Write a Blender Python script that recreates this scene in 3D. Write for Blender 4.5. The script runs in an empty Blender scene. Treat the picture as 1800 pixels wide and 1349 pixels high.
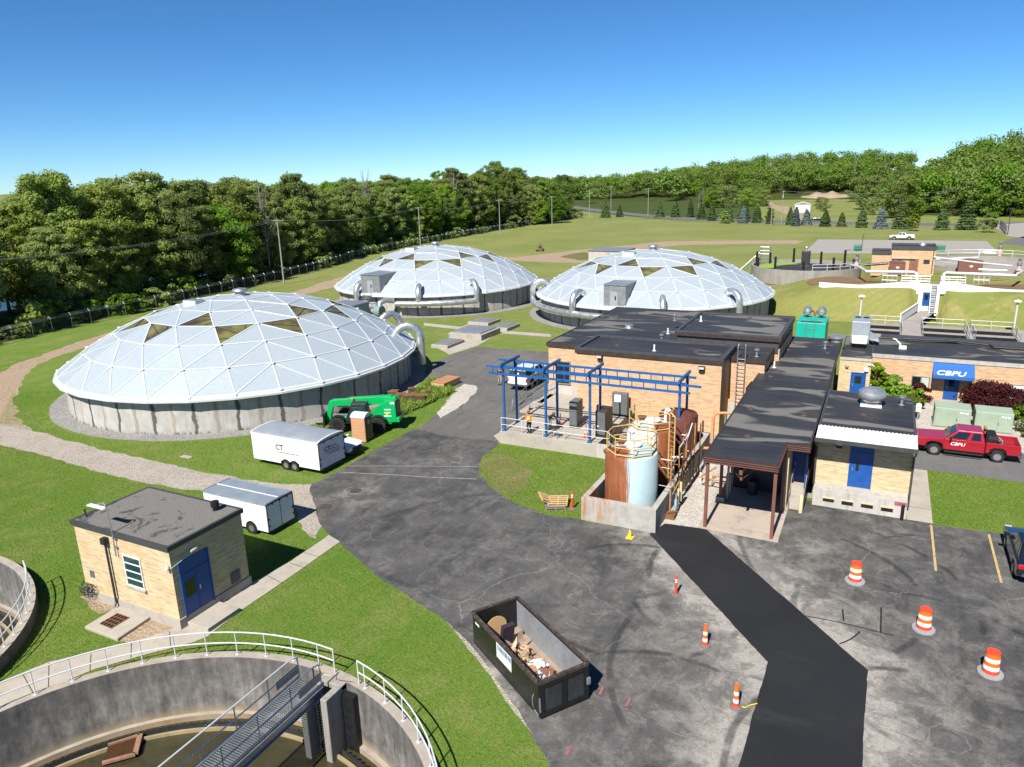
# A waste water plant seen from the air. X (u) runs along the building fronts, Y (v) away from them, Z up, metres.
import bpy, math, random
import numpy as np
from mathutils import Vector, Matrix, geometry
random.seed(7); RNG = np.random.default_rng(11)
sc = bpy.context.scene
COL = sc.collection
PI = math.pi
R = math.radians
# ---------------------------------------------------------------- camera
CAMH, FPX, PITCH, ROLL, YAW = 19.2, 1290.0, R(15.6), R(-1.6), R(-27)
CY, SY = math.cos(YAW), math.sin(YAW)
def w2u(x, y, z): return Vector((x*CY + y*SY, -x*SY + y*CY, z))
def ray(px, py):
    x, y = px-900., py-674.5
    c, s = math.cos(ROLL), math.sin(ROLL)
    X, Y = (c*x+s*y)/FPX, (-s*x+c*y)/FPX
    return w2u(X, math.cos(PITCH)-Y*math.sin(PITCH), -math.sin(PITCH)-Y*math.cos(PITCH))
def G(px, py, z=0.):
    """the point at height z that the photograph shows at that pixel"""
    d = ray(px, py); t = (z-CAMH)/d.z
    return Vector((d.x*t, d.y*t, z))
def GP(pts, z=0.): return [tuple(G(x, y, z)[:2]) for x, y in pts]
cam = bpy.data.cameras.new('camera'); camo = bpy.data.objects.new('camera', cam); COL.objects.link(camo)
fw = w2u(0, math.cos(PITCH), -math.sin(PITCH)); upv = w2u(0, math.sin(PITCH), math.cos(PITCH)); rt = w2u(1, 0, 0)
c_, s_ = math.cos(ROLL), math.sin(ROLL)
cx = rt*c_ + upv*s_; cyv = upv*c_ - rt*s_
mw = Matrix((cx, cyv, -fw)).transposed().to_4x4(); mw.translation = (0, 0, CAMH)
camo.matrix_world = mw
cam.sensor_width = 36; cam.lens = 36*FPX/1800; cam.clip_end = 20000; cam.clip_start = .5
sc.camera = camo
sc.render.resolution_x, sc.render.resolution_y = 1024, 767
# ---------------------------------------------------------------- light
SUN_EL = R(47.3)
tosun = Vector((-.012, -1, 0)).normalized()*math.cos(SUN_EL) + Vector((0, 0, math.sin(SUN_EL)))
L = bpy.data.lights.new('sun', 'SUN'); L.energy = 5.0; L.angle = R(.53); L.color = (1, .955, .88)
lo = bpy.data.objects.new('sun', L); COL.objects.link(lo); lo.rotation_euler = tosun.to_track_quat('Z', 'Y').to_euler()
wd = bpy.data.worlds.new('World'); sc.world = wd; wd.use_nodes = True
nt = wd.node_tree; nt.nodes.clear()
sky = nt.nodes.new('ShaderNodeTexSky'); sky.sky_type = 'NISHITA'; sky.sun_disc = False
sky.sun_elevation = SUN_EL; sky.sun_rotation = math.atan2(tosun.x, tosun.y)
sky.air_density = 1.0; sky.dust_density = .1; sky.ozone_density = 6.5; sky.altitude = 3500
bg = nt.nodes.new('ShaderNodeBackground'); bg.inputs[1].default_value = .06
ow = nt.nodes.new('ShaderNodeOutputWorld'); hs = nt.nodes.new('ShaderNodeHueSaturation'); hs.inputs['Saturation'].default_value = 1.12; tn = nt.nodes.new('ShaderNodeMix'); tn.data_type = 'RGBA'; tn.blend_type = 'MULTIPLY'; tn.inputs[0].default_value = 1; tn.inputs[7].default_value = (.86, 1.04, 1.07, 1); nt.links.new(sky.outputs[0], hs.inputs['Color']); nt.links.new(hs.outputs[0], tn.inputs[6]); nt.links.new(tn.outputs[2], bg.inputs[0]); nt.links.new(bg.outputs[0], ow.inputs[0])
sc.view_settings.view_transform = 'Standard'; sc.view_settings.look = 'None'; sc.view_settings.gamma = 1; sc.view_settings.exposure = 1.0
sc.cycles.max_bounces = 6; sc.cycles.diffuse_bounces = 3; sc.cycles.glossy_bounces = 3; sc.cycles.transparent_max_bounces = 12
sc.cycles.transmission_bounces = 3; sc.cycles.use_denoising = True
# ---------------------------------------------------------------- node helpers
ALB = .72   # all paints and surfaces a little darker, the camera exposed for it
class NT:
    def __init__(s, name):
        m = bpy.data.materials.new(name); m.use_nodes = True; s.m = m; s.t = m.node_tree; s.t.nodes.clear()
        s.out = s.t.nodes.new('ShaderNodeOutputMaterial'); s._tc = None
    def n(s, typ, **kw):
        nd = s.t.nodes.new(typ)
        for k, v in kw.items(): setattr(nd, k, v)
        return nd
    def lk(s, a, b): s.t.links.new(a, b)
    def put(s, sock, v):
        if hasattr(v, 'is_output') or isinstance(v, bpy.types.NodeSocket): s.lk(v, sock)
        elif isinstance(v, (tuple, list)) and len(v) == 3 and sock.type == 'RGBA': sock.default_value = (*v, 1)
        else: sock.default_value = v
    def co(s, kind='Object'):
        if s._tc is None: s._tc = s.n('ShaderNodeTexCoord')
        return s._tc.outputs[kind]
    def pos(s): return s.n('ShaderNodeNewGeometry').outputs['Position']
    def mapv(s, v, sc=(1, 1, 1), loc=(0, 0, 0), rot=(0, 0, 0)):
        m = s.n('ShaderNodeMapping'); s.lk(v, m.inputs[0]); m.inputs[1].default_value = loc; m.inputs[2].default_value = rot; m.inputs[3].default_value = sc
        return m.outputs[0]
    def noise(s, v, scale, detail=4, rough=.6, dist=0.):
        m = s.n('ShaderNodeTexNoise'); s.lk(v, m.inputs['Vector']); m.inputs['Scale'].default_value = scale
        m.inputs['Detail'].default_value = detail; m.inputs['Roughness'].default_value = rough; m.inputs['Distortion'].default_value = dist
        return m.outputs[0]
    def voro(s, v, scale, feature='F1', out=0, rnd=1.):
        m = s.n('ShaderNodeTexVoronoi'); m.feature = feature; s.lk(v, m.inputs['Vector']); m.inputs['Scale'].default_value = scale; m.inputs['Randomness'].default_value = rnd
        return m.outputs[out]
    def math(s, op, a, b=0., c=0., clamp=False):
        m = s.n('ShaderNodeMath', operation=op); m.use_clamp = clamp
        s.put(m.inputs[0], a); s.put(m.inputs[1], b); s.put(m.inputs[2], c)
        return m.outputs[0]
    def rng(s, v, a, b, c=0., d=1.):
        m = s.n('ShaderNodeMapRange'); m.interpolation_type = 'SMOOTHSTEP'; s.put(m.inputs[0], v)
        for i, x in enumerate((a, b, c, d)): m.inputs[1+i].default_value = x
        return m.outputs[0]
    def mix(s, f, a, b, mode='MIX'):
        m = s.n('ShaderNodeMix', data_type='RGBA', blend_type=mode); m.clamp_factor = True
        s.put(m.inputs[0], f); s.put(m.inputs[6], a); s.put(m.inputs[7], b)
        return m.outputs[2]
    def ramp(s, f, stops):
        m = s.n('ShaderNodeValToRGB'); s.lk(f, m.inputs[0]); el = m.color_ramp.elements
        while len(el) < len(stops): el.new(.5)
        for e, (p, c) in zip(el, stops): e.position = p; e.color = (*c, 1)
        return m.outputs[0]
    def xyz(s, v):
        m = s.n('ShaderNodeSeparateXYZ'); s.lk(v, m.inputs[0]); return m.outputs
    def cmb(s, x, y, z):
        m = s.n('ShaderNodeCombineXYZ'); s.put(m.inputs[0], x); s.put(m.inputs[1], y); s.put(m.inputs[2], z); return m.outputs[0]
    def attr(s, name):
        m = s.n('ShaderNodeAttribute'); m.attribute_name = name; return m.outputs['Fac']
    def bump(s, h, strength=.3, dist=.05):
        m = s.n('ShaderNodeBump'); s.lk(h, m.inputs['Height']); m.inputs['Strength'].default_value = strength; m.inputs['Distance'].default_value = dist
        return m.outputs[0]
    def bsdf(s, col, rough=.7, metal=0., spec=.4, nrm=None, coat=0., trans=0., emit=None):
        p = s.n('ShaderNodeBsdfPrincipled'); s.put(p.inputs['Base Color'], s.mix(1., col, (ALB, ALB, ALB), 'MULTIPLY')); s.put(p.inputs['Roughness'], rough); s.put(p.inputs['Metallic'], metal)
        p.inputs['Specular IOR Level'].default_value = spec; p.inputs['Coat Weight'].default_value = coat; p.inputs['Coat Roughness'].default_value = .06
        p.inputs['Transmission Weight'].default_value = trans
        if nrm is not None: s.lk(nrm, p.inputs['Normal'])
        return p.outputs[0]
    def fin(s, sh): s.lk(sh, s.out.inputs[0]); return s.m
def mul(c, k): return tuple(min(1, x*k) for x in c)
def mat(name, col, rough=.6, metal=0., var=.14, scale=3., bump=0., spec=.4, coat=0., dirt=None, dirta=.5, stretch=None):
    t = NT(name); v = t.co()
    if stretch: v = t.mapv(v, stretch)
    n1 = t.noise(v, scale, 6, .65); n2 = t.noise(v, scale*7.3, 3, .6)
    c = t.ramp(t.math('ADD', t.math('MULTIPLY', n1, .7), t.math('MULTIPLY', n2, .3)), [(.3, mul(col, 1-var)), (.7, mul(col, 1+var))])
    if dirt: c = t.mix(t.math('MULTIPLY', t.rng(t.noise(v, scale*1.7, 5, .7), .5, .72), dirta), c, dirt)
    nb = t.bump(n2, bump, .02) if bump else None
    r = t.rng(n1, .3, .7, max(.02, rough-.08), min(1, rough+.1))
    return t.fin(t.bsdf(c, r, metal, spec, nb, coat))
# ---------------------------------------------------------------- mesh helpers
class MB:
    """collects faces for ONE mesh object"""
    def __init__(s, M=None): s.v = []; s.f = []; s.mi = []; s.cur = 0; s.M = M
    def add(s, vs, fs):
        b = len(s.v)
        if s.M is not None: vs = [s.M @ Vector(p) for p in vs]
        s.v += [tuple(p) for p in vs]; s.f += [[b+i for i in f] for f in fs]; s.mi += [s.cur]*len(fs); return s
    def box(s, x0, x1, y0, y1, z0, z1):
        return s.add([(x0, y0, z0), (x1, y0, z0), (x1, y1, z0), (x0, y1, z0), (x0, y0, z1), (x1, y0, z1), (x1, y1, z1), (x0, y1, z1)],
                     [(0, 3, 2, 1), (4, 5, 6, 7), (0, 1, 5, 4), (1, 2, 6, 5), (2, 3, 7, 6), (3, 0, 4, 7)])
    def cbox(s, c, d, rz=0.):
        x, y, z = d[0]/2, d[1]/2, d[2]/2; q = Matrix.Rotation(rz, 3, 'Z'); c = Vector(c)
        pts = [c + q @ Vector(p) for p in ((-x, -y, -z), (x, -y, -z), (x, y, -z), (-x, y, -z), (-x, -y, z), (x, -y, z), (x, y, z), (-x, y, z))]
        return s.add(pts, [(0, 3, 2, 1), (4, 5, 6, 7), (0, 1, 5, 4), (1, 2, 6, 5), (2, 3, 7, 6), (3, 0, 4, 7)])
    def prism(s, poly, z0, z1):
        n = len(poly); a = sum(poly[i][0]*poly[(i+1) % n][1]-poly[(i+1) % n][0]*poly[i][1] for i in range(n))
        if a < 0: poly = poly[::-1]
        return s.add([(x, y, z0) for x, y in poly]+[(x, y, z1) for x, y in poly],
                     [tuple(range(n))[::-1], tuple(range(n, 2*n))]+[(i, (i+1) % n, n+(i+1) % n, n+i) for i in range(n)])
    def side(s, poly, y0, y1, t0=None):
        """profile in x,z pushed across y; t0 = profile used on the y1 end"""
        n = len(poly); q = t0 or poly
        return s.add([(x, y0, z) for x, z in poly]+[(x, y1, z) for x, z in q],
                     [tuple(range(n)), tuple(range(n, 2*n))[::-1]]+[(i, n+i, n+(i+1) % n, (i+1) % n) for i in range(n)])
    def tube(s, pts, r, n=8, closed=False, cap=True):
        pts = [Vector(p) for p in pts]; m = len(pts); rings = []; rr = r if isinstance(r, (list, tuple)) else [r]*m
        up = None
        for i, p in enumerate(pts):
            if closed: t = pts[(i+1) % m]-pts[i-1]
            else: t = pts[min(i+1, m-1)]-pts[max(i-1, 0)]
            t.normalize()
            if up is None:
                up = Vector((0, 0, 1)) if abs(t.z) < .9 else Vector((1, 0, 0))
            a = t.cross(up); a.normalize(); b = a.cross(t); b.normalize(); up = b
            rings.append([p + a*math.cos(2*PI*k/n)*rr[i] + b*math.sin(2*PI*k/n)*rr[i] for k in range(n)])
        vs = [q for g in rings for q in g]; fs = []
        for i in range(m if closed else m-1):
            j = (i+1) % m
            for k in range(n): fs.append((i*n+k, j*n+k, j*n+(k+1) % n, i*n+(k+1) % n))
        if cap and not closed: fs += [tuple(range(n)), tuple(range((m-1)*n, m*n))[::-1]]
        return s.add(vs, fs)
    def bar(s, p, q, w, h=None):
        p, q = Vector(p), Vector(q); t = (q-p).normalized(); h = h or w
        up = Vector((0, 0, 1)) if abs(t.z) < .95 else Vector((0, 1, 0))
        a = t.cross(up).normalized()*w/2; b = a.normalized().cross(t).normalized()*h/2
        vs = [p-a-b, p+a-b, p+a+b, p-a+b, q-a-b, q+a-b, q+a+b, q-a+b]
        return s.add(vs, [(0, 1, 2, 3), (7, 6, 5, 4), (0, 4, 5, 1), (1, 5, 6, 2), (2, 6, 7, 3), (3, 7, 4, 0)])
    def lathe(s, c, prof, n=24, a0=0., a1=2*PI, axis='z', cap=True):
        full = abs(a1-a0-2*PI) < 1e-6; k = n if full else n+1; vs = []
        for r, z in prof:
            for i in range(k):
                a = a0+(a1-a0)*i/n
                if axis == 'z': vs.append((c[0]+r*math.cos(a), c[1]+r*math.sin(a), c[2]+z))
                elif axis == 'y': vs.append((c[0]+r*math.cos(a), c[1]+z, c[2]+r*math.sin(a)))
                else: vs.append((c[0]+z, c[1]+r*math.cos(a), c[2]+r*math.sin(a)))
        fs = []
        for j in range(len(prof)-1):
            for i in range(n):
                i2 = (i+1) % k; f = (j*k+i, j*k+i2, (j+1)*k+i2, (j+1)*k+i)
                fs.append(f if axis != 'y' else f[::-1])
        if full and cap:
            if prof[0][0] > 1e-4: fs.append(tuple(range(k))[::-1])
            if prof[-1][0] > 1e-4: fs.append(tuple((len(prof)-1)*k+i for i in range(k)))
        return s.add(vs, fs)
    def rail(s, pts, r=.025, n=6, closed=False): return s.tube(pts, r, n, closed)
    def build(s, name, mats, parent=None, smooth=False, bevel=0., seg=2, kind=None):
        me = bpy.data.meshes.new(name); me.from_pydata(s.v, [], s.f)
        for m in (mats if isinstance(mats, (list, tuple)) else [mats]): me.materials.append(m)
        me.polygons.foreach_set('material_index', s.mi)
        me.validate(); me.update()
        o = bpy.data.objects.new(name, me); COL.objects.link(o)
        if parent: o.parent = parent
        if smooth:
            me.polygons.foreach_set('use_smooth', [True]*len(me.polygons))
            me.set_sharp_from_angle(angle=R(38))
        if bevel:
            b = o.modifiers.new('bevel', 'BEVEL'); b.width = bevel; b.segments = seg; b.limit_method = 'ANGLE'; b.angle_limit = R(40)
        if kind: o['kind'] = kind
        return o
def tag(o, label=None, cat=None, group=None, kind=None):
    if label: o['label'] = label
    if cat: o['category'] = cat
    if group: o['group'] = group
    if kind: o['kind'] = kind
    return o
def thing(name, label, cat, loc=(0, 0, 0), rz=0., group=None):
    o = bpy.data.objects.new(name, None); o.empty_display_size = .3; COL.objects.link(o)
    o.location = loc; o.rotation_euler = (0, 0, rz); return tag(o, label, cat, group)
def dup(root, loc, rz=0., label=None, group=None, scale=None):
    r = root.copy(); COL.objects.link(r); r.location = loc; r.rotation_euler = (0, 0, rz)
    if scale: r.scale = scale
    if label: r['label'] = label
    if group: r['group'] = group
    for ch in list(root.children):
        c = ch.copy(); COL.objects.link(c); c.parent = r
        for g in list(ch.children):
            d = g.copy(); COL.objects.link(d); d.parent = c
    return r
def text(body, size, name, m, parent, M, depth=.004, shear=0., bold=0., align='CENTER', wide=1.):
    """lettering turned into a mesh part; M places it (text lies in local XY facing +Z)"""
    cu = bpy.data.curves.new(name, 'FONT'); cu.body = body; cu.size = size; cu.extrude = depth; cu.shear = shear; cu.offset = bold
    cu.align_x = align; cu.align_y = 'CENTER'
    to = bpy.data.objects.new(name, cu); COL.objects.link(to)
    dg = bpy.context.evaluated_depsgraph_get(); dg.update()
    me = bpy.data.meshes.new_from_object(to.evaluated_get(dg)); bpy.data.objects.remove(to)
    me.transform(M @ Matrix.Diagonal((wide, 1, 1, 1))); me.materials.clear(); me.materials.append(m)
    o = bpy.data.objects.new(name, me); COL.objects.link(o); o.parent = parent
    return o
FACE_FRONT = Matrix.Rotation(PI/2, 4, 'X')          # text on a wall that faces -Y
FACE_RIGHT = Matrix.Rotation(PI/2, 4, 'Z') @ FACE_FRONT  # on a wall that faces +X
def T(x, y, z): return Matrix.Translation((x, y, z))
def sheet(name, poly, z, m, step=0., jit=0., holes=(), kind='structure', attr=None, label=None, zf=None, edge=.45):
    """a flat ground sheet; edges broken up into short wavering pieces; optional inner grid (step) with an attribute"""
    rnd = random.Random(len(poly)*31+int(abs(poly[0][0])*10))
    def fine(p):
        if not jit: return list(p)
        out = []
        for i in range(len(p)):
            a, b = Vector(p[i]), Vector(p[(i+1) % len(p)]); k = min(300, max(1, int((b-a).length/edge)))
            nn = Vector((-(b-a).y, (b-a).x)); nn = nn.normalized() if nn.length else nn
            w = 0
            for j in range(k):
                w = w*.6+rnd.uniform(-1, 1)*jit
                out.append(tuple(a+(b-a)*j/k+nn*(w if j else 0)))
        return out
    loops = [fine(poly)]+[list(h) for h in holes]
    co, ed, fc = [], [], []
    for lp in loops:
        b = len(co); n = len(lp); co += [Vector(p) for p in lp]; ed += [(b+i, b+(i+1) % n) for i in range(n)]; fc.append(list(range(b, b+n)))
    if step:
        xs = [p[0] for p in poly]; ys = [p[1] for p in poly]
        gx = np.arange(min(xs), max(xs), step); gy = np.arange(min(ys), max(ys), step)
        P = np.array(poly); X, Y = np.meshgrid(gx, gy); X = X.ravel()+RNG.uniform(-.2, .2, X.size)*step; Y = Y.ravel()+RNG.uniform(-.2, .2, Y.size)*step
        ins = np.zeros(X.size, bool); n = len(P)
        for i in range(n):
            x0, y0 = P[i]; x1, y1 = P[(i+1) % n]
            if y0 == y1: continue
            cnd = ((y0 > Y) != (y1 > Y)) & (X < (x1-x0)*(Y-y0)/(y1-y0)+x0); ins ^= cnd
        co += [Vector((x, y)) for x, y in zip(X[ins], Y[ins])]
    r = geometry.delaunay_2d_cdt(co, ed, fc, 2 if holes else 1, 1e-4)
    vs = [(p.x, p.y, z if zf is None else zf(p.x, p.y)) for p in r[0]]; me = bpy.data.meshes.new(name)
    fs = []
    for f in r[2]:
        a, b, c = (r[0][i] for i in f[:3])
        fs.append(f if (b-a).cross(c-a) > 0 else f[::-1])
    me.from_pydata(vs, [], fs); me.materials.append(m)
    if attr:
        A = me.attributes.new('wear', 'FLOAT', 'POINT'); A.data.foreach_set('value', [attr(p[0], p[1]) for p in vs])
    me.update(); o = bpy.data.objects.new(name, me); COL.objects.link(o)
    if zf is not None: me.polygons.foreach_set('use_smooth', [True]*len(me.polygons))
    if kind: o['kind'] = kind
    if label: o['label'] = label
    return o
def smoothline(pts, k=6):
    """Catmull-Rom through the points (open)"""
    P = [Vector(p) for p in pts]; out = []
    for i in range(len(P)-1):
        a, b, c, d = P[max(i-1, 0)], P[i], P[i+1], P[min(i+2, len(P)-1)]
        for j in range(k):
            t = j/k; out.append(.5*((2*b)+(c-a)*t+(2*a-5*b+4*c-d)*t*t+(3*b-a-3*c+d)*t**3))
    out.append(P[-1]); return out
# ---------------------------------------------------------------- materials
def grass_mat(name, g1, g2, g3, clumps=1., stripes=None):
    t = NT(name); p = t.pos()
    big = t.noise(p, .045, 5, .6); med = t.noise(p, .35, 5, .65, .4); fine = t.noise(t.mapv(p, (1, 1.6, 1)), 5.5, 5, .75); ff = t.noise(p, 23, 2, .6)
    c = t.ramp(big, [(.38, g1), (.62, g2)])
    c = t.mix(t.math('MULTIPLY', t.rng(med, .5, .68), .75), c, g3)
    k = t.math('ADD', t.math('MULTIPLY', fine, .6*clumps), t.math('MULTIPLY', ff, .5*clumps))
    c = t.mix(1., c, t.ramp(k, [(.3, (.42, .45, .36)), (.52, (1, 1, 1)), (.78, (1.5, 1.42, 1.3))]), 'MULTIPLY')
    if stripes:
        w = t.n('ShaderNodeTexWave'); w.wave_type = 'BANDS'; w.bands_direction = 'X'; t.lk(t.mapv(p, (1, 1, 1), (0, 0, 0), (0, 0, stripes[1])), w.inputs[0])
        w.inputs['Scale'].default_value = stripes[0]; w.inputs['Distortion'].default_value = 1.2; w.inputs['Detail'].default_value = 1
        c = t.mix(t.math('MULTIPLY', w.outputs[1], .35), c, g2)
    weed = t.rng(t.voro(p, 2.2), .06, .02); c = t.mix(t.math('MULTIPLY', weed, t.rng(big, .5, .6)), c, (.42, .43, .3))
    return t.fin(t.bsdf(c, .85, 0, .12, t.bump(k, .9, .12)))
def blend_ground():
    t = NT('grounds_grass'); p = t.pos(); x, y, z = t.xyz(p)
    far = t.rng(t.math('ADD', y, t.math('MULTIPLY', t.noise(p, .03, 3), 40.)), 55, 150)
    big = t.noise(p, .05, 5, .65); med = t.noise(p, .33, 6, .7, .5); fine = t.noise(t.mapv(p, (1, 1.6, 1)), 5.5, 5, .75); ff = t.noise(p, 24, 2, .6)
    near = t.ramp(big, [(.38, (.105, .2, .026)), (.6, (.15, .225, .042))]); near = t.mix(t.math('MULTIPLY', t.rng(med, .46, .66), .7), near, (.23, .245, .08))
    fr = t.ramp(big, [(.36, (.175, .215, .055)), (.64, (.25, .265, .092))]); fr = t.mix(t.math('MULTIPLY', t.rng(med, .48, .66), .6), fr, (.29, .278, .118))
    w = t.n('ShaderNodeTexWave'); t.lk(t.mapv(p, rot=(0, 0, .35)), w.inputs[0]); w.inputs['Scale'].default_value = .16; w.inputs['Distortion'].default_value = 1.; w.inputs['Detail'].default_value = 1
    fr = t.mix(t.math('MULTIPLY', w.outputs[1], .28), fr, (.155, .18, .045))
    c = t.mix(far, near, fr)
    k = t.math('ADD', t.math('MULTIPLY', fine, .55), t.math('MULTIPLY', ff, .5))
    c = t.mix(t.rng(far, 1, 0, .35, 1.), c, t.mix(1., c, t.ramp(k, [(.28, (.25, .3, .2)), (.5, (.95, .97, .95)), (.78, (1.8, 1.65, 1.5))]), 'MULTIPLY'))
    weed = t.math('MULTIPLY', t.rng(t.voro(p, 2.4), .06, .025), t.rng(med, .4, .55)); c = t.mix(t.math('MULTIPLY', weed, .5), c, (.4, .42, .3))
    return t.fin(t.bsdf(c, .85, 0, .1, t.bump(k, .9, .1)))
MGROUND = blend_ground()
MGRASS = grass_mat('lawn_grass', (.085, .15, .018), (.135, .17, .032), (.20, .19, .062), 1., (.21, .5))
MFIELD = grass_mat('mown_field', (.19, .21, .06), (.27, .26, .09), (.3, .28, .12), .7)
MBERM = grass_mat('rough_grass', (.13, .18, .035), (.22, .225, .075), (.29, .25, .11), 1.3, (.3, .9))
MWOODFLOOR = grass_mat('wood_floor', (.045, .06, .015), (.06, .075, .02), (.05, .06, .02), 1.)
def asphalt_mat(name, dark, light, dust, arcs=(), crack=.3, cracklight=True, usewear=True, wavew=1.):
    t = NT(name); p = t.pos(); x, y, z = t.xyz(p)
    wp = t.n('ShaderNodeVectorMath', operation='ADD'); t.lk(p, wp.inputs[0])
    nz = t.n('ShaderNodeTexNoise'); t.lk(p, nz.inputs[0]); nz.inputs['Scale'].default_value = .5; nz.inputs['Detail'].default_value = 6
    sb = t.n('ShaderNodeVectorMath', operation='SCALE'); t.lk(nz.outputs[1], sb.inputs[0]); sb.inputs['Scale'].default_value = 1.6; t.lk(sb.outputs[0], wp.inputs[1]); wpo = wp.outputs[0]
    big = t.noise(p, .12, 6, .65, .5); st = t.noise(t.mapv(p, (.9, .16, 1), rot=(0, 0, .9)), 1.1, 6, .7, .8); med = t.noise(wpo, .8, 6, .7); gr = t.noise(p, 40, 2, .5)
    c = t.ramp(t.math('ADD', t.math('MULTIPLY', big, .55), t.math('MULTIPLY', st, .45)), [(.36, dark), (.66, light)])
    if usewear:
        w = t.attr('wear')
        k = t.math('MULTIPLY', t.math('ADD', t.rng(med, .4, .66), t.math('MULTIPLY', w, .55)), w, clamp=True)
        c = t.mix(k, c, dust)
    sw = t.n('ShaderNodeTexNoise'); t.lk(wpo, sw.inputs[0]); sw.inputs['Scale'].default_value = .42; sw.inputs['Detail'].default_value = 7; sw.inputs['Roughness'].default_value = .62; sw.inputs['Distortion'].default_value = 2.6
    rid = t.rng(t.math('ABSOLUTE', t.math('SUBTRACT', sw.outputs[0], .5)), .035, .0); c = t.mix(t.math('MULTIPLY', rid, t.math('MULTIPLY', t.rng(med, .42, .62), .16*wavew)), c, dust)
    rid2 = t.rng(t.math('ABSOLUTE', t.math('SUBTRACT', sw.outputs[0], .585)), .03, .0); c = t.mix(t.math('MULTIPLY', rid2, .22*wavew), c, mul(dark, .7))
    for cx, cy, r, wd_, tone, a in arcs:
        d = t.math('SQRT', t.math('ADD', t.math('POWER', t.math('SUBTRACT', x, cx), 2), t.math('POWER', t.math('SUBTRACT', y, cy), 2)))
        dd = t.math('ABSOLUTE', t.math('SUBTRACT', t.math('ADD', d, t.math('MULTIPLY', big, .5)), r))
        m = t.math('MULTIPLY', t.rng(dd, wd_, wd_*.35), t.math('MULTIPLY', t.rng(t.noise(t.mapv(p, loc=(cx, cy, r)), .3, 3), .5, .6), a))
        c = t.mix(m, c, tone)
    cr = t.voro(wpo, .16, 'DISTANCE_TO_EDGE'); cr2 = t.voro(wpo, .55, 'DISTANCE_TO_EDGE')
    cm = t.math('MULTIPLY', t.rng(cr, .006, .0012), t.rng(big, .42, .6)); cm2 = t.math('MULTIPLY', t.rng(cr2, .014, .003), t.rng(t.noise(p, .22, 2), .56, .66))
    ck = t.math('MULTIPLY', t.math('ADD', cm, cm2, clamp=True), crack)
    c = t.mix(ck, c, mul(dust, 1.1) if cracklight else mul(dark, .35))
    sp = t.math('MULTIPLY', t.rng(t.voro(p, 1.3), .07, .02), t.rng(med, .5, .62)); c = t.mix(t.math('MULTIPLY', sp, .7), c, (.34, .32, .29))
    c = t.mix(.5, c, t.ramp(gr, [(.3, (.6, .6, .6)), (.7, (1.4, 1.4, 1.4))]), 'MULTIPLY')
    g2 = t.noise(p, 7.5, 5, .8); c = t.mix(.5, c, t.ramp(g2, [(.3, (.62, .62, .63)), (.5, (.98, .98, .98)), (.72, (1.55, 1.52, 1.48))]), 'MULTIPLY')
    return t.fin(t.bsdf(c, t.rng(med, .3, .7, .75, .95), 0, .25, t.bump(gr, .25, .01)))
DK = (.022, .022, .024); LT = (.3, .28, .25)
ARCS = [(-3, 34, 6.5, .2, DK, .6), (-2.6, 34.2, 8.2, .2, DK, .6), (-9, 30, 5.2, .18, DK, .55), (-6, 22, 4.5, .2, DK, .6), (-12, 33, 9.5, .22, DK, .4),
        (4, 22, 7.5, .2, DK, .65), (3, 30, 5.5, .2, DK, .5), (-1.5, 31, 3.1, .22, LT, .35), (8, 33, 10.5, .22, DK, .5),
        (-14, 28, 12, .25, DK, .4), (-18, 40, 14, .25, DK, .35), (0, 27, 9, .2, DK, .55), (6, 40, 12, .2, DK, .5)]
MASPH = asphalt_mat('worn_asphalt', (.036, .036, .039), (.12, .117, .112), (.345, .322, .29), ARCS, .32)
MASPHOLD = asphalt_mat('old_asphalt', (.105, .1, .095), (.18, .17, .158), (.26, .235, .2), (), .8, False, False)
MROADA = asphalt_mat('grey_asphalt', (.13, .13, .13), (.17, .168, .163), (.25, .24, .22), (), .2, False, False)
t = NT('fresh_asphalt'); p = t.pos(); gr = t.noise(p, 30, 3, .6)
c = t.ramp(t.noise(p, .25, 4), [(.35, (.0135, .0142, .0165)), (.65, (.019, .0195, .022))])
c = t.mix(t.math('MULTIPLY', t.rng(t.voro(p, 1.7), .045, .015), .25), c, (.2, .2, .19))
c = t.mix(t.math('MULTIPLY', t.rng(t.noise(t.mapv(p, (.35, 2.2, 1), rot=(0, 0, .35)), .35, 4, .6), .56, .75), .3), c, (.055, .055, .055))
MFRESH = t.fin(t.bsdf(t.mix(.5, c, t.ramp(gr, [(.3, (.5, .5, .5)), (.7, (1.5, 1.5, 1.5))]), 'MULTIPLY'), .8, 0, .3, t.bump(gr, .3, .01)))
def gravel_mat(name, c1, c2, c3, sc_=9.):
    t = NT(name); p = t.pos()
    v = t.n('ShaderNodeTexVoronoi'); t.lk(p, v.inputs[0]); v.inputs['Scale'].default_value = sc_
    cc = t.xyz(v.outputs['Color'])[0]
    c = t.ramp(t.math('ADD', t.math('MULTIPLY', cc, .5), t.math('MULTIPLY', t.noise(p, .5, 5, .65), .5)), [(.25, c1), (.5, c2), (.78, c3)])
    b = t.math('ADD', v.outputs['Distance'], t.noise(p, .3, 3))
    return t.fin(t.bsdf(c, .9, 0, .15, t.bump(v.outputs['Distance'], .8, .06)))
MGRAVEL = gravel_mat('path_gravel', (.3, .26, .215), (.4, .355, .3), (.5, .45, .39), 13)
MDIRT = gravel_mat('dirt_path', (.31, .225, .15), (.37, .28, .195), (.43, .335, .245), 9)
MGRAVELW = gravel_mat('pale_gravel', (.4, .365, .32), (.52, .48, .43), (.66, .62, .56), 13)
MGRAVELG = gravel_mat('grey_gravel', (.2, .19, .18), (.29, .28, .27), (.4, .385, .37), 11)
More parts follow.
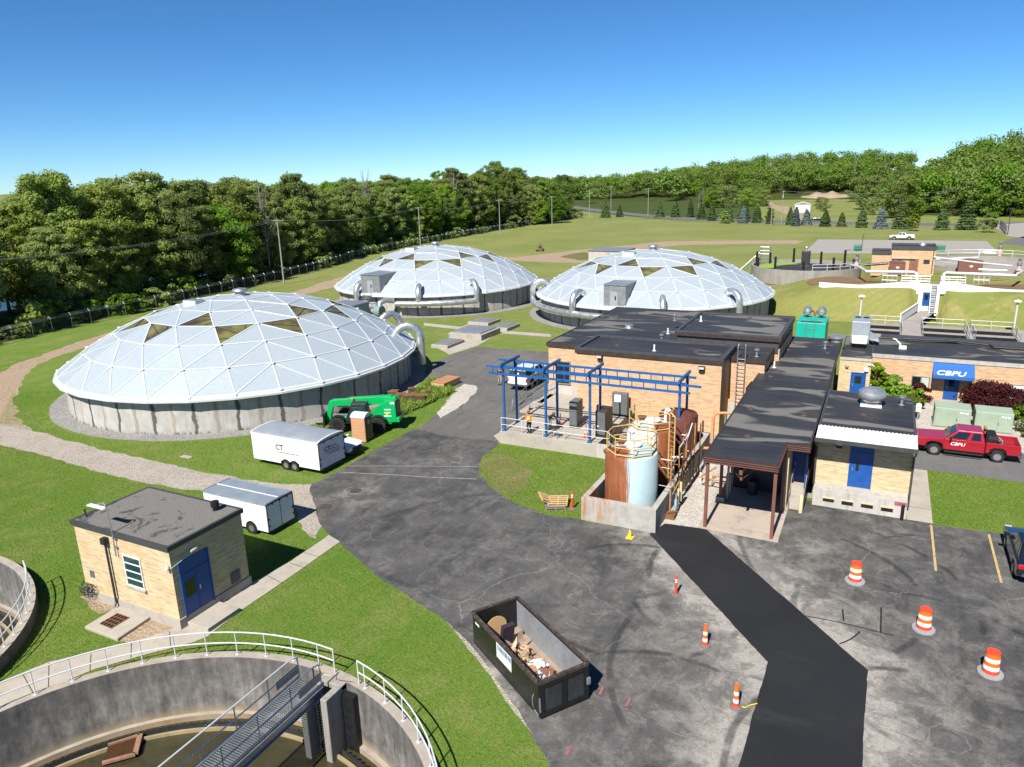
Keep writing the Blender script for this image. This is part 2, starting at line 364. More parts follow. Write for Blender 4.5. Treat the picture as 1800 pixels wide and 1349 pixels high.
def conc_mat(name, col, var=.15, stain=(.12, .1, .08), amt=.4, joints=None, streaks=False):
    t = NT(name); v = t.co(); n1 = t.noise(v, .6, 6, .7); n2 = t.noise(v, 9, 4, .6)
    c = t.ramp(t.math('ADD', t.math('MULTIPLY', n1, .65), t.math('MULTIPLY', n2, .35)), [(.32, mul(col, 1-var)), (.68, mul(col, 1+var))])
    vs = t.mapv(v, (2.5, 2.5, .18)) if streaks else v
    c = t.mix(t.math('MULTIPLY', t.rng(t.noise(vs, 1.1, 6, .7), .48, .72), amt), c, stain)
    return t.fin(t.bsdf(c, .85, 0, .2, t.bump(n2, .3, .01)))
MCONC = conc_mat('pale_concrete', (.43, .39, .33), .14, (.22, .2, .17), .5)
MCONCG = conc_mat('grey_concrete', (.33, .31, .28), .18, (.13, .12, .11), .55, streaks=True)
MPADC = conc_mat('weathered_concrete', (.35, .32, .29), .12, (.2, .19, .17), .5)
MCONCW = conc_mat('whitish_concrete', (.5, .47, .43), .15, (.22, .2, .18), .6, streaks=True)
# tank wall: dark run-off under each joint of the dome rim, a brown one in each panel's middle
t = NT('stained_tank_concrete'); v = t.co(); x, y, z = t.xyz(v)
ang = t.math('MULTIPLY', t.math('ARCTAN2', y, x), 30/(2*PI)); wob = t.math('MULTIPLY', t.math('SUBTRACT', t.noise(v, .9, 3), .5), .22)
fr = t.math('FRACT', t.math('ADD', t.math('ADD', ang, wob), 100.5)); dj = t.math('ABSOLUTE', t.math('SUBTRACT', fr, .5)); dm = t.math('SUBTRACT', .5, dj)
sv = t.mapv(v, (2, 2, .14)); sn = t.noise(sv, 1.3, 6, .7); n1 = t.noise(v, .9, 6, .7)
c = t.ramp(t.math('ADD', t.math('MULTIPLY', n1, .5), t.math('MULTIPLY', sn, .5)), [(.34, (.34, .33, .305)), (.66, (.58, .56, .525))])
c = t.mix(t.math('MULTIPLY', t.rng(t.math('ADD', dm, t.math('MULTIPLY', sn, .12)), .13, .07), .6), c, (.27, .2, .13))
c = t.mix(t.math('MULTIPLY', t.rng(t.math('ADD', dj, t.math('MULTIPLY', sn, .05)), .085, .05), .85), c, (.06, .056, .05))
c = t.mix(t.math('MULTIPLY', t.rng(z, .35, .0), t.rng(sn, .45, .6)), c, (.1, .095, .07))
MTANKW = t.fin(t.bsdf(c, .85, 0, .2, t.bump(sn, .25, .02)))
# clarifier wall: dark weathering at the top, ochre algae at the water
t = NT('clarifier_concrete'); v = t.co(); x, y, z = t.xyz(v); a = t.math('MULTIPLY', t.math('ARCTAN2', y, x), 10.)
sn = t.noise(t.cmb(a, t.math('MULTIPLY', z, .16), 0.), 2.2, 7, .7); n1 = t.noise(v, 1.6, 7, .75); n3 = t.noise(v, .45, 3)
c = t.ramp(t.math('ADD', t.math('MULTIPLY', sn, .55), t.math('MULTIPLY', n1, .45)), [(.34, (.06, .058, .055)), (.5, (.19, .18, .165)), (.66, (.36, .34, .31))])
c = t.mix(t.math('MULTIPLY', t.rng(t.math('ADD', z, t.math('MULTIPLY', n3, .9)), -.9, .2), .35), c, (.05, .05, .05))
c = t.mix(t.math('MULTIPLY', t.rng(t.math('ADD', z, t.math('MULTIPLY', n1, .55)), -1.6, -2.15), .7), c, t.ramp(n3, [(.4, (.36, .25, .12)), (.6, (.46, .37, .26))]))
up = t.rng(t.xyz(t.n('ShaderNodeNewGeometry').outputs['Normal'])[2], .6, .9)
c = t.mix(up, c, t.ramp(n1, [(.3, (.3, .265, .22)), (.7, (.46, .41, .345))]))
MCLAR = t.fin(t.bsdf(c, .85, 0, .2, t.bump(n1, .3, .02)))
def brick_mat(name, c1, c2, mortar, orange=None):
    t = NT(name); p = t.pos(); x, y, z = t.xyz(p); v = t.cmb(t.math('ADD', x, y), z, 0.)
    b = t.n('ShaderNodeTexBrick'); t.lk(v, b.inputs[0]); b.inputs['Color1'].default_value = (*c1, 1); b.inputs['Color2'].default_value = (*c2, 1); b.inputs['Mortar'].default_value = (*mortar, 1)
    b.inputs['Scale'].default_value = 1; b.inputs['Mortar Size'].default_value = .006; b.inputs['Brick Width'].default_value = .3; b.inputs['Row Height'].default_value = .08; b.inputs['Bias'].default_value = .1
    n = t.noise(t.cmb(t.math('MULTIPLY', t.math('ADD', x, y), .8), t.math('MULTIPLY', z, 5.5), 0.), 1.3, 5, .75); n2 = t.noise(v, .5, 4)
    c = t.mix(.75, b.outputs[0], t.ramp(n, [(.28, (.46, .42, .38)), (.5, (1, 1, 1)), (.72, (1.36, 1.3, 1.2))]), 'MULTIPLY')
    if orange: c = t.mix(t.math('MULTIPLY', t.rng(n2, .52, .7), .5), c, orange)
    return t.fin(t.bsdf(c, .85, 0, .15, t.bump(b.outputs[1], -.25, .01)))
MBRICK = brick_mat('buff_orange_brick', (.56, .345, .195), (.66, .44, .26), (.56, .45, .33), (.56, .3, .15))
MBRICKY = brick_mat('buff_yellow_brick', (.56, .42, .235), (.68, .53, .33), (.52, .45, .34), (.6, .36, .16))
# roofs
t = NT('black_roof_membrane'); p = t.pos(); big = t.noise(p, .22, 3, .5, 1.2); st = t.noise(t.mapv(p, (.28, 3.5, 1)), .9, 5, .7); md = t.noise(t.mapv(p, (.45, 1.1, 1)), .42, 3, .45, .6)
c = t.ramp(t.math('ADD', t.math('MULTIPLY', big, .5), t.math('MULTIPLY', st, .5)), [(.36, (.024, .024, .027)), (.66, (.05, .05, .052))])
c = t.mix(t.math('MULTIPLY', t.rng(md, .53, .6), .6), c, (.24, .23, .205))
ss = t.xyz(p); seam = t.rng(t.math('ABSOLUTE', t.math('SUBTRACT', t.math('FRACT', t.math('MULTIPLY', ss[1], .28)), .5)), .018, .006)
c = t.mix(t.math('MULTIPLY', seam, .5), c, (.085, .085, .085))
MROOF = t.fin(t.bsdf(c, t.rng(md, .3, .7, .5, .8), 0, .35, t.bump(st, .12, .02)))
t = NT('mineral_roof'); p = t.co(); n1 = t.noise(p, .55, 6, .75, .8); g1 = t.noise(p, 22, 2, .7)
c = t.ramp(g1, [(.32, (.1, .095, .088)), (.68, (.27, .255, .235))]); c = t.mix(t.math('MULTIPLY', t.rng(n1, .55, .59), .85), c, (.06, .058, .056))
MROOFG = t.fin(t.bsdf(c, .9, 0, .15, t.bump(g1, .5, .02)))
MFASC = mat('brown_fascia', (.052, .034, .03), .5, 0, .15, 2)
MFASCG = mat('dark_grey_flashing', (.075, .075, .077), .5, .2, .2, 2)
MCOPE = mat('pale_coping', (.48, .45, .41), .6, 0, .2, 1.5, dirt=(.2, .18, .16))
# metals, paints
t = NT('dome_aluminium'); v = t.co(); n1 = t.noise(v, .35, 4); n2 = t.noise(t.mapv(v, (1, 1, 4)), 2.5, 5, .7)
rn = t.n('ShaderNodeNewGeometry').outputs['Random Per Island']
c = t.ramp(t.math('ADD', t.math('MULTIPLY', n1, .5), t.math('MULTIPLY', n2, .5)), [(.3, (.43, .50, .55)), (.7, (.49, .555, .60))])
c = t.mix(.5, c, t.ramp(rn, [(0., (.84, .85, .86)), (1., (1.06, 1.06, 1.06))]), 'MULTIPLY')
MDOME = t.fin(t.bsdf(c, t.rng(n2, .3, .7, .36, .48), .2, .5))
MBATT = mat('white_batten', (.62, .66, .68), .4, .1, .06, 2)
MALU = mat('bright_ductwork', (.72, .73, .74), .34, .8, .12, 1.5)
MGALV = mat('galvanised_steel', (.5, .53, .56), .42, .75, .15, 2.5)
MGALVD = mat('dull_galvanised', (.33, .34, .35), .5, .5, .2, 2, dirt=(.25, .2, .15), dirta=.3)
MRAILW = mat('pale_rail_paint', (.72, .74, .76), .35, .2, .08, 4)
MWHITE = mat('white_paint', (.8, .8, .79), .45, 0, .05, 2, dirt=(.55, .5, .44), dirta=.25)
MWHITEG = mat('white_gloss_panel', (.8, .81, .82), .28, 0, .03, 1)
MSILVER = mat('trailer_roof_skin', (.45, .52, .56), .35, .55, .1, 1.2)
MBLUE = mat('blue_door_paint', (.012, .085, .33), .4, 0, .15, 2)
MBLUEF = mat('blue_steel_paint', (.016, .115, .34), .4, 0, .2, 3, dirt=(.01, .04, .12), dirta=.4)
MAWN = mat('blue_awning_cloth', (.02, .125, .43), .7, 0, .12, 2, dirt=(.09, .09, .12), dirta=.25)
MRUSTRED = mat('red_oxide_steel', (.2, .075, .055), .6, 0, .2, 2)
MRUST = mat('rusty_steel', (.22, .1, .045), .8, .1, .4, 3, .3, dirt=(.09, .04, .02), dirta=.7)
MRUSTP = mat('orange_rust_pipe', (.5, .26, .1), .7, .1, .3, 4, dirt=(.2, .08, .03), dirta=.7)
MYEL = mat('faded_yellow_paint', (.64, .43, .15), .5, 0, .2, 5, dirt=(.3, .14, .05), dirta=.5)
MYELC = mat('cream_yellow_paint', (.66, .58, .33), .5, 0, .1, 4)
MYELCONE = mat('yellow_plastic', (.78, .63, .01), .45, 0, .06, 4)
MBLACK = mat('black_plastic', (.012, .012, .013), .5, 0, .3, 4)
MBLACKM = mat('black_steel', (.014, .016, .015), .32, .1, .35, 2.5, dirt=(.05, .04, .03), dirta=.25)
MDARKG = mat('dark_grey_steel', (.05, .052, .055), .45, .3, .25, 3)
MGREY = mat('grey_cabinet', (.16, .165, .17), .45, .2, .15, 2)
MGREYL = mat('light_grey_cabinet', (.42, .46, .5), .4, .3, .08, 2)
MRUBBER = mat('tyre_rubber', (.018, .017, .016), .85, 0, .3, 6, .3, dirt=(.07, .06, .05), dirta=.4)
MRIM = mat('wheel_rim', (.6, .6, .6), .3, .8, .1, 4)
MGLASS = mat('dark_glass', (.012, .016, .018), .06, 0, .2, 1, spec=.8)
MGLASSG = mat('green_tint_glass', (.018, .06, .06), .07, 0, .3, 2, spec=.8)
MRED = mat('red_car_paint', (.42, .012, .03), .22, .15, .06, 1, coat=.8)
MCARW = mat('white_car_paint', (.82, .82, .82), .2, 0, .03, 1, coat=.8)
MNAVY = mat('navy_car_paint', (.011, .018, .035), .18, .3, .1, 1, coat=1.)
MCHROME = mat('bright_chrome', (.75, .75, .76), .12, 1, .05, 2)
MTAIL = mat('red_lamp_lens', (.45, .01, .015), .15, 0, .1, 3, spec=.7)
MAMBER = mat('amber_lens', (.75, .22, .02), .2, 0, .1, 3)
MLENS = mat('clear_lamp_lens', (.7, .72, .74), .12, .2, .1, 3)
MGREENM = mat('bright_green_paint', (.0, .4, .1), .35, 0, .1, 1.5, coat=.3)
MTEAL = mat('teal_paint', (.012, .42, .32), .4, 0, .08, 1)
MSAGE = mat('sage_green_paint', (.33, .41, .31), .5, 0, .08, 1, dirt=(.25, .27, .2), dirta=.3)
MTAN = mat('tan_plastic', (.56, .32, .17), .55, 0, .06, 2)
MTAND = mat('brown_plastic', (.11, .06, .04), .5, 0, .1, 2)
MWOOD = mat('plywood', (.55, .36, .17), .75, 0, .18, 2, stretch=(1, 6, 6))
MWOODT = mat('orange_plywood', (.42, .21, .1), .7, 0, .2, 1.5)
MPALLET = mat('pallet_wood', (.55, .37, .17), .8, 0, .25, 4, stretch=(6, 1, 6))
MPALLETG = mat('grey_pallet_wood', (.22, .19, .15), .85, 0, .3, 4)
MORANGE = mat('orange_plastic', (.8, .16, .015), .45, 0, .06, 3)
MREDOR = mat('red_orange_plastic', (.72, .075, .03), .45, 0, .06, 3)
MREFL = mat('white_reflective_band', (.82, .82, .82), .35, 0, .03, 4)
MBROWNM = mat('brown_metal_box', (.2, .085, .06), .55, 0, .15, 1.5)
MLOUV = mat('brown_door_paint', (.27, .11, .075), .5, 0, .12, 2)
MWATERC = None
t = NT('murky_water'); p = t.pos(); nb = t.noise(p, 2.5, 4, .6)
c = t.ramp(t.noise(p, .5, 6, .75, .6), [(.35, (.034, .031, .015)), (.65, (.062, .056, .028))]); c = t.mix(t.math('MULTIPLY', t.rng(t.voro(p, 3.2), .06, .02), .4), c, (.3, .29, .2))
MWATERC = t.fin(t.bsdf(c, .12, 0, .5, t.bump(nb, .06, .05)))
t = NT('river_water'); p = t.pos()
c = t.ramp(t.noise(p, .03, 5, .7), [(.35, (.012, .035, .045)), (.65, (.02, .05, .062))])
MRIVER = t.fin(t.bsdf(c, .12, 0, .5, t.bump(t.noise(p, .9, 5, .6), .25, .2)))
# skylight panels: tinted sheet with the dim inside of the tank behind
t = NT('tinted_skylight'); v = t.co(); c = t.ramp(t.noise(v, .5, 4, .6), [(.35, (.07, .055, .028)), (.5, (.13, .115, .045)), (.65, (.2, .19, .055))])
MSKYL = t.fin(t.bsdf(c, .12, 0, .5))
# chemical tank shells: pale blue paint with rust running down the left
def rust_tank(name, paint, rustside):
    t = NT(name); v = t.co(); x, y, z = t.xyz(v); a = t.math('ARCTAN2', y, x)
    sn = t.noise(t.cmb(t.math('MULTIPLY', a, 5.), t.math('MULTIPLY', z, .12), 0.), 2.2, 6, .75); n1 = t.noise(v, .8, 5, .7)
    side = t.rng(t.math('ADD', t.math('COSINE', t.math('SUBTRACT', a, rustside)), t.math('MULTIPLY', t.math('SUBTRACT', sn, .5), .8)), .56, .7)
    c = t.ramp(n1, [(.35, mul(paint, .93)), (.65, mul(paint, 1.06))])
    streak = t.math('MULTIPLY', t.rng(sn, .57, .66), t.rng(t.math('COSINE', t.math('SUBTRACT', a, rustside)), -.05, .55))
    c = t.mix(t.math('MULTIPLY', streak, .55), c, (.6, .5, .28))
    c = t.mix(t.math('MULTIPLY', t.rng(sn, .62, .68), t.math('MULTIPLY', t.rng(t.math('COSINE', t.math('SUBTRACT', a, rustside)), .1, .6), .9)), c, (.33, .13, .05))
    c = t.mix(side, c, t.ramp(t.math('ADD', t.math('MULTIPLY', sn, .7), t.math('MULTIPLY', n1, .3)), [(.35, (.17, .05, .022)), (.55, (.3, .1, .04)), (.72, (.48, .27, .08))]))
    return t.fin(t.bsdf(c, .6, 0, .3, t.bump(sn, .15, .01)))
MCHEM = rust_tank('rusting_blue_tank', (.47, .62, .66), R(-131))
MCHEMB = rust_tank('rusting_pale_tank', (.56, .69, .72), R(-12))
MCHEMR = mat('dark_red_tank', (.13, .04, .03), .6, .1, .3, 1.5, dirt=(.3, .13, .05), dirta=.4)
t = NT('rust_streaked_concrete'); v = t.co(); x, y, z = t.xyz(v); sn = t.noise(t.cmb(t.math('MULTIPLY', t.math('ADD', x, y), 1.), t.math('MULTIPLY', z, .1), 0.), 1.9, 6, .7); n1 = t.noise(v, 1.2, 6, .7)
c = t.ramp(n1, [(.34, (.34, .32, .29)), (.66, (.5, .475, .435))]); lft = t.rng(x, .3, -1.2)
c = t.mix(t.math('MULTIPLY', t.rng(sn, .5, .62), t.math('MULTIPLY', lft, .95)), c, (.45, .19, .06)); c = t.mix(t.math('MULTIPLY', t.rng(sn, .46, .3), .45), c, (.17, .16, .15))
MBUND = t.fin(t.bsdf(c, .85, 0, .2, t.bump(n1, .3, .01)))
# foliage
def leaf_mat(name, c1, c2, c3):
    t = NT(name); oi = t.n('ShaderNodeObjectInfo').outputs['Random']; g = t.n('ShaderNodeNewGeometry'); isl = g.outputs['Random Per Island']
    c = t.ramp(t.math('ADD', t.math('MULTIPLY', isl, .55), t.math('MULTIPLY', t.noise(g.outputs['Position'], .25, 3), .45)), [(.25, c1), (.5, c2), (.75, c3)])
    hs = t.n('ShaderNodeHueSaturation'); t.lk(c, hs.inputs['Color']); hs.inputs['Hue'].default_value = .5
    t.lk(t.rng(oi, 0, 1, .496, .518), hs.inputs['Hue']); t.lk(t.rng(t.math('FRACT', t.math('MULTIPLY', oi, 7.31)), 0, 1, .72, 1.22), hs.inputs['Value'])
    d = t.n('ShaderNodeBsdfDiffuse'); t.lk(hs.outputs[0], d.inputs[0]); tr = t.n('ShaderNodeBsdfTranslucent'); t.lk(t.mix(1., hs.outputs[0], (1.1, 1.15, .5), 'MULTIPLY'), tr.inputs[0])
    m = t.n('ShaderNodeMixShader'); m.inputs[0].default_value = .5; t.lk(d.outputs[0], m.inputs[1]); t.lk(tr.outputs[0], m.inputs[2])
    return t.fin(m.outputs[0])
MLEAF = leaf_mat('leaf_mid', (.15, .205, .045), (.215, .27, .07), (.28, .32, .105))
MLEAFB = leaf_mat('leaf_bright', (.115, .2, .022), (.17, .27, .035), (.23, .32, .06))
MLEAFD = leaf_mat('leaf_dark', (.1, .16, .035), (.145, .21, .052), (.195, .255, .075))
MLEAFG = leaf_mat('leaf_grey', (.165, .21, .068), (.22, .262, .092), (.275, .305, .125))
MNEED = leaf_mat('needle_green', (.07, .115, .042), (.1, .15, .055), (.14, .19, .075))
MNEEDB = leaf_mat('needle_blue', (.1, .14, .135), (.14, .19, .185), (.19, .24, .24))
MMAPLE = leaf_mat('maple_red', (.04, .012, .014), (.07, .02, .022), (.11, .032, .036))
MYELLEAF = leaf_mat('leaf_yellow', (.11, .17, .01), (.17, .24, .015), (.24, .3, .03))
MBARK = mat('bark', (.13, .105, .08), .9, 0, .3, 3, .4, stretch=(1, 1, .3))
MBARKG = mat('grey_bark', (.24, .22, .19), .9, 0, .25, 3)
MPOLE = mat('weathered_pole', (.32, .3, .27), .85, 0, .2, 2, stretch=(4, 4, .4))
MWIRE = mat('wire', (.36, .35, .34), .5, .5, .1, 1)
t = NT('chain_link'); v = t.co(); tr = t.n('ShaderNodeBsdfTransparent'); m = t.n('ShaderNodeMixShader')
m.inputs[0].default_value = .14; t.lk(tr.outputs[0], m.inputs[1]); t.lk(t.bsdf((.14, .15, .15), .5, .5), m.inputs[2]); MCHAIN = t.fin(m.outputs[0])
# ---------------------------------------------------------------- setting: ground, roads, water
C1, C2, RO, RI = (-18.7, 9.0), (-40.3, 8.6), 10.4, 10.0
def circ(c, r, n=64, a0=0.): return [(c[0]+r*math.cos(a0+2*PI*i/n), c[1]+r*math.sin(a0+2*PI*i/n)) for i in range(n)]
FENCE = [(-60, -98), (20, -100), (53, -102), (62, -104.3), (75, -106), (90, -108.4), (112, -111.5), (128, -115), (141, -119), (155, -124.5), (185, -129), (225, -132), (265, -134), (300, -134.5), (345, -131)]
def fence_u(v):
    for (a, b), (c, d) in zip(FENCE, FENCE[1:]):
        if v <= c: return b+(d-b)*(v-a)/(c-a)
    return FENCE[-1][1]
def bank_u(v): return fence_u(v)-(24 if v < 90 else 27)
bank = [(bank_u(v)+3*math.sin(v*.07), v) for v in range(-60, 420, 12)]
poly = [(9000, -200), (9000, 9000), (-9000, 9000), (-9000, 1500), (-420, 560)] + bank[::-1] + [(-120, -200)]
sheet('ground', poly, 0, MGROUND, holes=[circ(C1, RI+.2), circ(C2, RI+.2)])
# river bank slope and water
mb = MB()
for (a, b), (c, d) in zip(bank, bank[1:]): mb.add([(a, b, 0), (c, d, 0), (c-5, d, -3.4), (a-5, b, -3.4)], [(0, 1, 2, 3)])
mb.build('river_bank', MWOODFLOOR, kind='structure')
sheet('river', [(-100, -300), (-100, 700), (-420, 900), (-900, 900), (-900, -300)], -3, MRIVER)
far = [(bank_u(v)-75-.16*max(0, v-60)+6*math.sin(v*.03), v) for v in range(-100, 900, 30)]
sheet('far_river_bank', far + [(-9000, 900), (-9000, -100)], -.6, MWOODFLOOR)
# floor of the riverside wood
wf = [(fence_u(v)-1.2, v) for v in range(-40, 340, 10)] + [(bank_u(v)+3*math.sin(v*.07)+.02, v) for v in range(330, -50, -10)]
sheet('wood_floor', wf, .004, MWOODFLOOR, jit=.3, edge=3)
# wear on the yard: dusty along the edges of the fresh strip
STRIP = GP([(1141, 939.5), (1169, 921), (1240, 930), (1526, 1179.6), (1508, 1440), (1280, 1440), (1297.5, 1349), (1349.6, 1164.7)])
def pdist(x, y, P):
    best = 1e9; n = len(P)
    for i in range(n):
        ax, ay = P[i]; bx, by = P[(i+1) % n]; dx, dy = bx-ax, by-ay
        t_ = max(0, min(1, ((x-ax)*dx+(y-ay)*dy)/(dx*dx+dy*dy))); best = min(best, math.hypot(x-ax-t_*dx, y-ay-t_*dy))
    return best
SPOTS = [(tuple(G(625, 870)[:2]), 2.4, .75), (tuple(G(760, 815)[:2]), 1.6, .5), (tuple(G(850, 1190)[:2]), 1.3, .9), (tuple(G(880, 1235)[:2]), 1.2, .8), (tuple(G(1420, 960)[:2]), 2.2, .55),
         (tuple(G(1330, 1000)[:2]), 2., .55), (tuple(G(1000, 1010)[:2]), 2.2, .4), (tuple(G(1600, 1260)[:2]), 3., .5), (tuple(G(1100, 1240)[:2]), 2.5, .3), (tuple(G(1500, 1080)[:2]), 3.4, .42), (tuple(G(1190, 1080)[:2]), 3., .4), (tuple(G(840, 830)[:2]), .8, .6)]
def wear(x, y):
    w = .95*math.exp(-(pdist(x, y, STRIP)/1.7)**1.2)+.22
    for (a, b), r, k in SPOTS: w = max(w, k*math.exp(-((x-a)**2+(y-b)**2)/r**2))
    if x < -9 and y > 26: w *= .62
    return min(1, w)
YARD = GP([(730.8, 753.4), (693.5, 773.4), (640, 802.8), (608, 821.4), (570.8, 841.4), (549.4, 850.8), (544, 861.5), (549.4, 880), (554.7, 898.8), (560, 917.5), (573.4, 936), (597.4, 954.8), (610.8, 968), (629.5, 984),
    (660, 1012), (700, 1037), (745, 1066), (780, 1090), (805, 1114), (830, 1140), (860, 1181), (890, 1223), (908, 1248), (930, 1283), (948, 1315), (966, 1349), (1000, 1430), (1930, 1430), (1930, 966), (1800, 945), (1634, 921), (1592, 914),
    (1440, 884), (1376, 870), (1250, 925), (1150, 938), (1020, 914), (1009.5, 911), (960.6, 906.4), (905, 885), (859.6, 855.8), (841.6, 826.5), (846.5, 803.7), (875.9, 784), (871, 767.8), (874, 776), (773.5, 765.4)])
sheet('asphalt_yard', YARD, .012, MASPH, step=.45, jit=.05, attr=wear)
sheet('old_asphalt', GP([(733, 757), (755, 738.7), (781, 713), (808, 684), (800, 676), (763, 675), (750, 668), (752, 655), (763, 637), (800, 622), (840, 610), (963, 619), (1010, 640), (1010, 740), (876, 777), (773.5, 766)]), .008, MASPHOLD, jit=.05)
sheet('fresh_asphalt_strip', STRIP, .02, MFRESH, jit=.02, edge=.3)
sheet('worn_gravel_patch', GP([(768, 726), (784, 706), (800, 684), (818, 675), (838, 679), (836, 692), (812, 712), (792, 725), (774, 736)]), .014, MGRAVELW, jit=.12)
sheet('dusty_shoulder', GP([(783, 1092), (806, 1113), (833, 1141), (862, 1181), (892, 1223), (912, 1250), (935, 1290), (912, 1262), (880, 1219), (850, 1175), (815, 1130)]), .016, MGRAVEL, jit=.05)
# paths
sheet('dirt_path', GP([(-90, 712), (-60, 690), (0, 655), (33, 638), (83, 620), (150, 598), (200, 583), (300, 561), (420, 536), (500, 519), (583, 492), (640, 476), (720, 460), (770, 449), (780, 458), (720, 474), (640, 491), (590, 504), (540, 517), (420, 550), (300, 578), (200, 597), (150, 612), (110, 623), (67, 640), (43, 663), (33, 687), (22, 707), (32, 735), (42, 750), (0, 756), (-90, 756)]), .006, MDIRT, jit=.3, edge=.8)
sheet('gravel_path', GP([(-90, 744), (0, 747), (40, 747), (67, 760), (127, 777), (187, 792), (267, 810), (333, 825), (417, 840), (483, 850), (547, 852), (551, 880), (566, 925), (556, 948), (530, 930), (517, 893), (450, 878), (360, 865), (267, 852), (200, 837), (133, 818), (67, 798), (0, 783), (-90, 768)]), .009, MGRAVEL, jit=.16, edge=.5)
sheet('far_dirt_road', GP([(760, 452), (905, 452.5), (960, 446.5), (1017, 439.5), (1060, 435), (1104, 431.5), (1170, 424.7), (1298, 423.2), (1400, 422.8), (1414, 424), (1398, 429), (1298, 429.5), (1200, 431), (1130, 437), (1090, 446), (1060, 464), (1021, 462.5), (973, 462), (907, 458.5), (760, 464)]), .006, MDIRT, jit=.25, edge=1.5)
sheet('grass_island', GP([(985, 452), (1000, 447.5), (1028, 443.5), (1040, 446), (1040, 457), (1020, 458.5)]), .011, MFIELD, jit=.2, edge=1)
PATH = GP([(-60, 1222), (0, 1200), (86, 1165), (176, 1145), (231, 1130), (298, 1110), (325, 1096), (384, 1056), (439, 1027), (510, 988.6), (578, 941.6), (598, 953), (535, 998), (420, 1077), (365, 1120), (341, 1130), (251, 1153), (168, 1177), (98, 1206), (0, 1247), (-60, 1275)])
sheet('concrete_path', PATH, .03, MCONC, jit=.02, edge=.5)
mj = MB(); MJOINT = mat('path_joint_dirt', (.09, .08, .06), .9)
for a, b in (((40, 1185), (60, 1222)), ((86, 1166), (85, 1212)), ((160, 1150), (158, 1180)), ((231, 1130), (230, 1157)), ((298, 1110), (300, 1140)), ((535, 972), (562, 979)), ((470, 1012), (497, 1026)), ((510, 990), (535, 998))):
    p, q = G(*a, .034), G(*b, .034); mj.bar(p, q, .035, .004)
mj.build('path_joints', MJOINT, kind='structure')
sheet('bare_soil', GP([(140, 1050), (165, 1040), (205, 1066), (270, 1085), (320, 1100), (300, 1112), (231, 1131), (210, 1128), (262, 1087), (200, 1075), (175, 1080)]), .005, MDIRT, jit=.08, edge=.3)
sheet('gravel_ring', circ((-56.6, 52.5), 17.75, 60), .007, MGRAVELG, jit=.05, edge=.6)
sheet('gravel_ring', circ((-66.6, 104.4), 17.9, 60), .007, MGRAVELG, jit=.05, edge=.8)
sheet('gravel_ring', circ((-29.75, 104.1), 17.9, 60), .007, MGRAVELG, jit=.05, edge=.8)
# island of grass by the platform is the ground itself; bare patch on it
sheet('dry_grass_patch', GP([(848, 806), (872, 798), (905, 808), (935, 830), (930, 850), (905, 872), (872, 858), (850, 832)]), .006, grass_mat('dry_grass', (.2, .19, .075), (.3, .235, .13), (.34, .27, .16), .9), jit=.3, edge=.5)
sheet('pale_gravel', [(-9.95, 36.45), (-9.3, 37.65), (-7.5, 38.15), (-7.8, 44.6), (-7.35, 53.75), (-9.95, 53.75)], .016, MGRAVELW, jit=.03)
sheet('pale_gravel', [(2.7, 57.6), (2.7, 68), (4, 69.3), (16, 69.3), (22, 63), (22, 57.6)], .006, MGRAVELW, jit=.1)
sheet('driveway', [(2.2, 52.2), (2.2, 57.7), (60, 57.9), (60, 52.4)], .009, MROADA, jit=.03)
sheet('side_path', [(2.55, 43.7), (3.85, 43.7), (3.85, 52.1), (2.55, 52.1)], .02, MCONC)
sheet('side_path', [(2.6, 45.6), (3.8, 45.6), (3.8, 45.64), (2.6, 45.64)], .024, MJOINT)
# yellow stall lines, chalk lines, spray marks on the asphalt
def mark(name, pts, w, m, z=.024):
    mb = MB()
    for a, b in zip(pts, pts[1:]):
        a, b = Vector(a[:2]), Vector(b[:2]); n = Vector((-(b-a).y, (b-a).x)).normalized()*w/2
        mb.add([(*(a+n), z), (*(b+n), z), (*(b-n), z), (*(a-n), z)], [(3, 2, 1, 0)])
    return mb.build(name, m, kind='structure')
MLINE = mat('faded_yellow_line', (.55, .4, .17), .7, 0, .3, 6, dirt=(.2, .17, .12), dirta=.8)
for u in (3.76, 6.48): mark('yellow_stall_line', [(u, 43.45), (u, 38.05)], .115, MLINE)
MCHALK = mat('chalk_line', (.42, .42, .4), .8, 0, .4, 6, dirt=(.1, .1, .1), dirta=.9)
mark('chalk_line', [tuple(G(x, y)[:2]) for x, y in ((612, 820), (720, 820), (838, 821))], .05, MCHALK)
mark('chalk_line', [tuple(G(x, y)[:2]) for x, y in ((598, 831), (700, 836), (760, 840), (838, 843))], .06, MCHALK)
MPINK = mat('pink_spray_mark', (.38, .11, .13), .8, 0, .3, 8, dirt=(.12, .1, .1), dirta=.8)
for a, b in (((1054, 1222), (1060, 1208)), ((1100, 1243), (1108, 1228)), ((996, 1327), (1004, 1312))): mark('pink_spray_mark', [tuple(G(*a)[:2]), tuple(G(*b)[:2])], .09, MPINK)
mc = MB()
for (x, y), r in (((625, 863), .38), ((573, 891), .42)):
    g = G(x, y, .015); mc.lathe(g, [(.0, .004), (r*.9, .004), (r, .001)], 20)
mc.build('manhole_lid', mat('manhole_iron', (.1, .075, .055), .7, .3, .3, 5), kind='structure')
